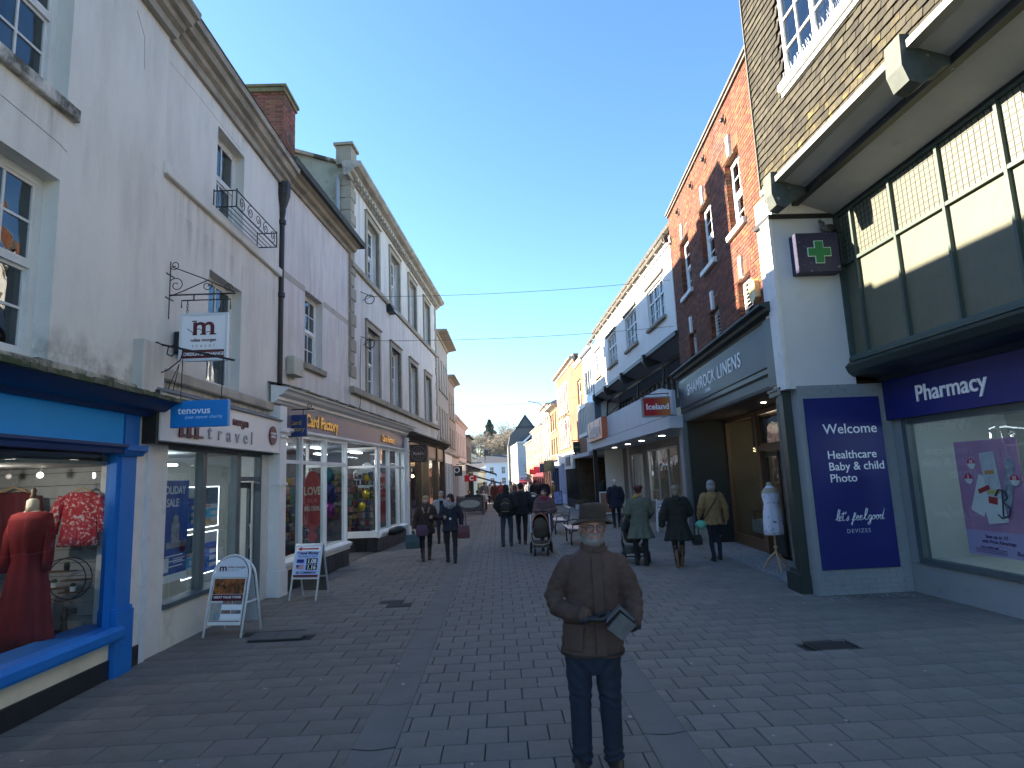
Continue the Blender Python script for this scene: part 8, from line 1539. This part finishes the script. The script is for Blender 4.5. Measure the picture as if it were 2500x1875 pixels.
# ------------------------------------------------------------------ man in the hat
def man():
    r = empty('person', (.605, 4.43, 0), R(-5)); tag(r, 'bearded man in a brown hat, glasses and brown jacket holding a stack of cases', 'person')
    Zm = lambda z: .911 * z + .1765; hd = Matrix.Translation((0, -.012, 1.492)) @ Matrix.Rotation(R(4), 4, 'Z') @ Matrix.Rotation(R(3), 4, 'X') @ Matrix.Diagonal((1.12, 1.08, 1.09, 1)) @ Matrix.Translation((0, 0, -1.53))
    g = G(); head_geo(g, hd, 1.10); g.tube([(0, .01, 1.38), (0, .0, 1.47), (0, -.01, 1.54)], [.062, .060, .057], 16)
    g.loft([hring(0, 0, Zm(z), a, b) for z, a, b in ((.74, .12, .09), (.84, .155, .11), (1.05, .15, .11), (1.2, .16, .11), (1.32, .165, .10), (1.38, .12, .08), (1.41, .06, .06))])
    arms = (((-.15, .01, 1.28), (-.245, .03, 1.05), (-.055, -.21, .965)), ((.17, .01, 1.29), (.26, .03, 1.03), (.235, -.20, .885)))
    for a in arms: limb(g, [(p[0], p[1], Zm(p[2])) for p in a], [.045, .03, .024])
    for sx in (-1, 1): limb(g, [(sx * .095, 0, .90), (sx * .10, -.02, .50), (sx * .105, .02, .08)], [.08, .055, .038]); g.ball((sx * .11, -.04, .04), (.04, .12, .035))
    skin = mat('skin_man', (.47, .25, .19), .5, (.40, .195, .15), 14, bump=.25, bscale=160, dirt=(.42, .16, .12), dscale=9, dlo=.5, dhi=.8)
    # narrow carved eye sockets and creases
    def dsp(c, n):
        p = hd.inverted() @ c
        if p.z < 1.52: return 0
        v = 0
        for sx in (-1, 1):
            d = math.hypot((p.x - sx * .031) / 1.5, p.z - 1.642); v -= .007 * math.exp(-(d / .011) ** 2) * (p.y < -.05)
            v -= .0018 * math.exp(-((abs(p.x) - .030 - (1.605 - p.z) * .45) / .004) ** 2) * (1.585 < p.z < 1.622) * (p.y < -.04)
        v -= .0035 * math.exp(-((p.z - 1.579) / .0028) ** 2) * (abs(p.x) < .026) * (p.y < -.07)
        v += .0008 * noise.noise(p * 90)
        for zz in (1.683, 1.692, 1.70): v -= .0008 * math.exp(-((p.z - zz) / .0016) ** 2) * (p.y < -.04)
        return v
    blob(g, skin, 'body', r, .0048, 2, dsp)
    for sx in (-1, 1):
        e = G().ball((0, 0, 0), .0122, 16, 12).build('eye', flat('eye_white', (.55, .52, .48), .25), r, tuple(hd @ Vector((sx * .031, -.0795, 1.641))), smooth=True)
        G().loft([G().ring(Vector((0, -.0118 - d, 0)), Vector((q, 0, 0)), Vector((0, 0, q)), 14) for d, q in ((0, .0056), (.0008, .005))]).build('iris', flat('iris', (.03, .03, .03), .2), e)
        lid = G(); lid.tube([tuple(hd @ Vector((sx * .031 + t * .014, -.0905 + abs(t) * .003, 1.6475 - t * t * .004))) for t in (-1, -.5, 0, .5, 1)], .0030, 6); lid.tube([tuple(hd @ Vector((sx * .031 + t * .013, -.090 + abs(t) * .003, 1.6345 + t * t * .003))) for t in (-1, -.5, 0, .5, 1)], .0024, 6); lid.build('eyelid', skin, r, smooth=True)
    beard = hm('beard', (.40, .37, .34), (.25, .23, .21))
    g = G(); rnd = random.Random(5); cnt = 0
    while cnt < 5200:   # short whiskers over cheeks, lip and chin
        th = rnd.uniform(-1.65, 1.65); z = rnd.uniform(1.508, 1.632); x = .071 * math.sin(th); ax = abs(x)
        lim = 1.568 if ax < .035 else 1.568 + (ax - .035) * 1.2
        mus = 1.588 < z < 1.604 and ax < .034; 
        if z > lim and not mus: continue
        if 1.571 < z < 1.588 and ax < .026: continue
        jr = .070 - max(0, 1.56 - z) * .55; y = -.0195 - (.072 - max(0, 1.553 - z) * .75) * math.cos(th); x = jr * math.sin(th) * 1.06
        if z < 1.60: y -= .006 * math.cos(th)
        p = Vector((x, y, z)); n_ = Vector((math.sin(th), -math.cos(th), -.5)).normalized(); t_ = (n_ * .6 + Vector((rnd.gauss(0, .25), rnd.gauss(0, .2), -.9))).normalized() * rnd.uniform(.006, .012); e_ = Vector((math.cos(th), math.sin(th), 0)) * .0011
        p = p - n_ * .004; q = [hd @ v for v in (p - e_, p + e_, p + t_)]; g.add(q, [(0, 1, 2)]); cnt += 1
    g.build('beard', beard, r)
    g = G(); 
    for c_, q in (((0, -.048, 1.542), (.052, .046, .028)), ((-.050, -.022, 1.566), (.015, .034, .024)), ((.050, -.022, 1.566), (.015, .034, .024)), ((0, -.088, 1.5935), (.027, .009, .0045)), ((0, -.083, 1.562), (.026, .010, .007)), ((0, -.08, 1.545), (.026, .018, .014))):
        o = len(g.v); g.ball(c_, q, 18, 12)
        for i in range(o, len(g.v)): g.v[i] = tuple(hd @ Vector(g.v[i]))
    blob(g, mat('beard_under', (.34, .28, .25), .95, (.22, .17, .145), 60, bump=1.0, bscale=300), 'beard_base', r, .004, 1, lambda c, n: .0016 * noise.noise(c * 160))
    g = G()
    for sx in (-1, 1):
        for k in range(90): a = rnd.uniform(-1, 1); p = Vector((sx * .032 + a * .020, -.095 + abs(a) * .006, 1.661 + rnd.uniform(-.003, .003) - a * a * .004)); g.add([hd @ p, hd @ (p + Vector((.0015, 0, 0))), hd @ (p + Vector((sx * rnd.uniform(0, .006), -.003, rnd.uniform(-.001, .005))))], [(0, 1, 2)])
        g.ball(tuple(hd @ Vector((sx * .076, .02, 1.62))), (.010, .03, .032), 10, 8); g.ball(tuple(hd @ Vector((sx * .06, .07, 1.60))), (.028, .03, .04), 10, 8)
    g.build('hair', hm('greyman', (.33, .31, .29), (.2, .19, .18)), r)
    # spectacles
    gl_ = flat('tortoise', (.035, .014, .008), .3); sp_ = G()
    for sx in (-1, 1):
        sp_.tube([tuple(hd @ Vector((sx * .033 + .0255 * math.cos(a * .3142), -.1055 + .004 * abs(math.cos(a * .3142)), 1.637 + .0225 * math.sin(a * .3142)))) for a in range(20)], .0021, 6, closed=True)
        sp_.tube([tuple(hd @ Vector(p)) for p in ((sx * .059, -.101, 1.642), (sx * .075, -.085, 1.642), (sx * .083, .0, 1.638))], .002, 6)
    sp_.tube([tuple(hd @ Vector(p)) for p in ((-.010, -.107, 1.641), (0, -.110, 1.643), (.010, -.107, 1.641))], .002, 6); spo = sp_.build('glasses', gl_, r, smooth=True)
    for sx in (-1, 1): G().loft([[tuple(hd @ Vector((sx * .034 + .0245 * math.cos(a * .3142), -.1055 - d, 1.637 + .0215 * math.sin(a * .3142)))) for a in range(20)] for d in (0, .0012)]).build('lens', glass_mat('lens', (.93, .95, .95), 1.6, 0), spo)
    # hat
    felt = mat('hat_felt', (.046, .030, .019), .95, (.062, .043, .028), 12, bump=.6, bscale=220); H0 = hd @ Vector((0, .010, 1.684)); H0.z = 1.660; g = G(); n = 56; rings = []
    def hr(rad, z, sy=1.14, br=0.0):
        out = []
        for i in range(n):
            a = 2 * math.pi * i / n; dz = br * (-.020 * abs(math.cos(a)) ** 2 + .006 * max(0, -math.sin(a)) ** 2 - .030 * max(0, math.sin(a))); out.append((H0.x + rad * math.cos(a), H0.y + rad * sy * math.sin(a), H0.z + z + dz))
        return out
    prof = [(.088, -.012, 0), (.092, -.006, 0), (.115, -.010, .5), (.138, -.014, 1.0), (.1475, -.013, 1.2), (.150, -.009, 1.25), (.143, -.006, 1.15), (.115, -.001, .5), (.099, .004, .1), (.0965, .010, 0), (.0975, .016, 0), (.0955, .021, 0), (.0965, .028, 0), (.0945, .034, 0), (.094, .048, 0), (.092, .068, 0), (.088, .088, 0), (.080, .100, 0), (.064, .1075, 0), (.045, .107, 0), (.02, .105, 0)]
    g.loft([hr(a, z, 1.10 if a > .1 else 1.14, b) for a, z, b in prof]); me = g.mesh('hat', felt, True)
    for v in me.vertices:
        v.co.z += .0022 * noise.noise(v.co * 28); v.co.x += .0020 * noise.noise(v.co * 22 + Vector((3, 0, 0))); v.co.y += .0025 * noise.noise(v.co * 20)
    hat = put('hat', me, r); G().loft([hr(.0965, .012, 1.14), hr(.0985, .014, 1.14), hr(.0980, .019, 1.14), hr(.0955, .021, 1.14)]).build('hat_band', mat('hat_band', (.025, .019, .014), .8, (.035, .027, .019), 9), hat, smooth=True)
    # jacket
    jm = mat('jacket_brown', (.092, .052, .038), .8, (.072, .040, .029), 5, bump=.45, bscale=260, dirt=(.052, .030, .022), dscale=3.0, dlo=.48, dhi=.75, fine=.12)
    g = G(); prof = [(1.42, .070, .075), (1.395, .095, .085), (1.365, .145, .10), (1.32, .188, .118), (1.24, .200, .135), (1.08, .196, .142), (.95, .202, .145), (.85, .205, .145), (.74, .212, .15), (.655, .214, .152), (.635, .208, .148), (.634, .17, .12)]
    g.loft([hring(0, .0, z, a, b, 28, .86) for z, a, b in prof])
    sl = [[(-.160, .005, 1.282), (-.222, .02, 1.17), (-.262, .035, 1.06), (-.232, -.04, .985), (-.15, -.14, .968), (-.075, -.195, .965)], [(.160, .005, 1.282), (.225, .02, 1.17), (.270, .035, 1.05), (.272, -.05, .985), (.262, -.13, .92), (.238, -.185, .893)]]
    for p in sl: limb(g, p, [.086, .078, .078, .072, .064, .058], 16)
    def jd(c, n):
        v = .0045 * noise.noise(Vector((c.x * 9, c.y * 9, c.z * 6))) + .0025 * noise.noise(Vector((c.x * 24, c.y * 24, c.z * 40)))
        if abs(c.x) > .175 and .90 < c.z < 1.22:   # bunched sleeve folds round the elbows
            t = c.z + .55 * (abs(c.x) - .25) + .25 * c.y; v += .0042 * math.sin(t * 80 + 2.5 * noise.noise(c * 8)) * (1 - abs(c.z - 1.05) / .2)
        elif c.y < 0 and abs(c.x) < .2 and .98 < c.z < 1.25: v += .005 * math.sin((c.z * 1.0 + abs(c.x) * .9) * 62 + 3 * noise.noise(c * 6)) * max(0, 1 - abs(c.z - 1.11) / .14)
        if c.z < .80: v += .004 * math.sin(c.z * 70 + 3 * noise.noise(c * 7))
        if abs(abs(c.x) - .165) < .006 and c.z > 1.2: v -= .004
        return v
    blob(g, jm, 'jacket', r, .0062, 3, jd)
    g = G(); g.loft([hring(0, -.002, z, a, b, 28) for z, a, b in ((1.365, .102, .098), (1.40, .092, .094), (1.445, .086, .090), (1.452, .080, .084), (1.44, .074, .078), (1.38, .075, .078))]); me = g.mesh('collar', jm, True)
    put('collar', me, r)
    # storm flap, tab, pockets, cuffs
    def yfront(z): 
        for (z0, a0, b0), (z1, a1, b1) in zip(prof, prof[1:]):
            if z1 <= z <= z0: t = (z0 - z) / (z0 - z1); return -(b0 + (b1 - b0) * t)
        return -.13
    g = G(); zz = [1.38 - i * .031 for i in range(24)]; seg = []
    for z in zz: y = yfront(z); xo = .012 + (1.38 - z) * .055; seg.append([(xo - .030, y - .004, z), (xo - .030, y - .013, z), (xo + .036, y - .013, z), (xo + .036, y - .003, z)])
    g.loft(seg); g.build('storm_flap', jm, r)
    g = G(); g.tube([(xo_, y_, z_) for xo_, y_, z_ in [(.012 + (1.38 - z) * .055 - .031, yfront(z) - .0095, z) for z in zz]], .0030, 5); g.build('flap_seam', flat('seam_dark', (.014, .009, .007)), r)
    G().loft([[(.0, -.098, 1.385), (.095, -.072, 1.395), (.095, -.074, 1.425), (.0, -.102, 1.415)], [(.0, -.106, 1.385), (.097, -.080, 1.395), (.097, -.082, 1.425), (.0, -.110, 1.415)]]).build('collar_tab', jm, r)
    for sx in (-1, 1):
        def pk(x0, x1, z0, z1, off, nm):
            g = G(); n = 8; A_, B_2 = [], []
            for i in range(n + 1):
                x = x0 + (x1 - x0) * i / n; yy = -.152 * max(.05, 1 - (abs(x) / .222) ** 2.6) ** .5; A_.append((x, yy)); 
            for i in range(n):
                (xa, ya), (xb, yb) = A_[i], A_[i + 1]; g.add([(xa, ya - off, z0), (xb, yb - off, z0), (xb, yb - off, z1), (xa, ya - off, z1), (xa, ya + .01, z0), (xb, yb + .01, z0), (xb, yb + .01, z1), (xa, ya + .01, z1)], [(0, 1, 2, 3), (0, 4, 5, 1), (3, 2, 6, 7), (0, 3, 7, 4), (1, 5, 6, 2)])
            g.build(nm, jm, r)
        pk(sx * .075, sx * .195, .70, .85, .009, 'pocket'); pk(sx * .070, sx * .200, .835, .885, .016, 'pocket_flap')
    for p in sl:
        a, b = Vector(p[-2]), Vector(p[-1]); d = (b - a).normalized(); g = G(); g.tube([b - d * .015, b + d * .022], [.0625, .060], 20); g.tube([b + d * .006, b + d * .012], [.0635, .0635], 20); g.build('cuff', jm, r, smooth=True)
    g = G(); g.loft([hring(0, 0, z, a, b, 28, .86) for z, a, b in ((.668, .220, .157), (.660, .2215, .1585), (.652, .220, .157))], cap=False); g.build('hem_seam', flat('seam_dark', (.014, .009, .007)), r, smooth=True)
    # gloves
    glv = mat('glove_black', (.013, .014, .018), .6, (.02, .021, .026), 9, bump=.4, bscale=160)
    for (w, d, sd, cu) in (((-.045, -.222, .940), (.93, -.30, -.02), (.10, .25, 1.0), .62), ((.235, -.212, .880), (-.80, -.55, -.05), (.05, .25, 1.0), .62)):
        g = G(); W_ = Vector(w); D_ = Vector(d).normalized(); g.tube([W_ - D_ * .06, W_ + D_ * .01], [.040, .034], 14); handg(g, W_, D_, sd, 1.18, cu, .35, .0128); blob(g, glv, 'glove', r, .0034, 2, lambda c, n: .0010 * noise.noise(c * 60))
    # jeans and shoes
    jn = mat('jeans_dark', (.006, .011, .024), .85, (.010, .018, .034), 9, (1, 1, .5), bump=.5, bscale=320, dirt=(.017, .027, .045), dscale=3.0, dlo=.55, dhi=.8)
    g = G(); g.loft([hring(0, .0, z, a, b, 24, .9) for z, a, b in ((.64, .15, .10), (.74, .185, .125), (.86, .18, .125), (.94, .165, .12))])
    for sx in (-1, 1): limb(g, [(sx * .092, 0, .78), (sx * .098, -.012, .63), (sx * .100, -.02, .49), (sx * .102, .0, .27), (sx * .106, .015, .085)], [.098, .090, .076, .068, .066], 18)
    def jd2(c, n):
        v = .003 * noise.noise(Vector((c.x * 10, c.y * 10, c.z * 9))); k = max(0, 1 - abs(c.z - .49) / .10); v += .004 * k * math.sin((c.z + .3 * c.x) * 95 + 3 * noise.noise(c * 9))
        k = max(0, 1 - abs(c.z - .09) / .12); v += .009 * k * math.sin((c.z - .2 * c.x) * 120 + 3 * noise.noise(c * 9)); 
        if c.z > .55: v += .003 * math.sin((c.z - abs(c.x)) * 60)
        return v
    blob(g, jn, 'jeans', r, .0062, 3, jd2)
    for sx in (-1, 1):
        cx = sx * .118; g = G(); g.loft([hring(cx, -.045, 0, .046, .140, 24), hring(cx, -.045, .022, .050, .146, 24), hring(cx, -.05, .045, .047, .135, 24), hring(cx, -.02, .075, .043, .09, 24), hring(cx, .02, .11, .042, .055, 24)]); sh_ = g.build('shoe', mat('shoe_black', (.02, .018, .017), .45, (.03, .026, .024), 6), r, smooth=True)
        g = G(); g.loft([hring(cx, -.045, 0, .052, .150, 24), hring(cx, -.045, .018, .053, .150, 24)]); g.build('sole', flat('sole', (.05, .035, .025)), sh_)
        g = G()
        for k in range(4): g.tube([(cx - .022, -.055 - k * .02, .078 - k * .008), (cx + .022, -.055 - k * .02, .078 - k * .008)], .0032, 5)
        g.build('laces', flat('lace', (.12, .10, .08)), sh_)
    # garments were laid out on a shorter body: raise them, then lean the whole figure slightly to its left
    for o in r.children_recursive:
        if o.parent != r and o.parent.name.split('.')[0] in ('eye',): continue
        up = o.name.split('.')[0] in ('jacket', 'collar', 'storm_flap', 'flap_seam', 'collar_tab', 'pocket', 'pocket_flap', 'cuff', 'glove', 'hem_seam')
        if o.name.split('.')[0] == 'eye': o.location.x += .06 * max(0, o.location.z - .75); continue
        for v in o.data.vertices:
            if up: v.co.z = Zm(v.co.z)
            v.co.x += .06 * max(0, v.co.z - .75)
    return r
man()
# stack of cases in his hands
st = empty('case_stack', (.605 + .146, 4.43 - .295, 1.046), R(0)); tag(st, 'stack of thin clear and dark cases held in the man\'s gloved hands', 'cases')
for i in range(7):
    c_ = [(.13, .135, .14), (.06, .065, .07), (.15, .16, .165), (.16, .165, .17), (.015, .016, .02), (.015, .016, .02), (.15, .15, .145)][i]
    g = G(); g.bbox(-.066, .066, -.066, .066, 0, .0095, .0015); o = g.build('case', mat('case%d' % i, c_, .18, tuple(q * .7 for q in c_), 12, spec=.7), st, ((.0, .002, .0, -.002, -.006, -.004, -.002)[i], (0, -.001, -.002, -.003, -.012, -.014, -.026)[i], .0102 * i), (0, 0, R(48 + (0, 1, -1, 2, -2, 0, 1)[i])))
st.rotation_euler = (R(106), R(0), R(4))

# the street falls away gently: set the far buildings down onto the slope
for o in list(S.objects):
    if o.parent is None and o.location.y > 56 and o.get('category') in ('building', 'chimney', 'turret') : o.location.z -= .010 * (o.location.y - 46)
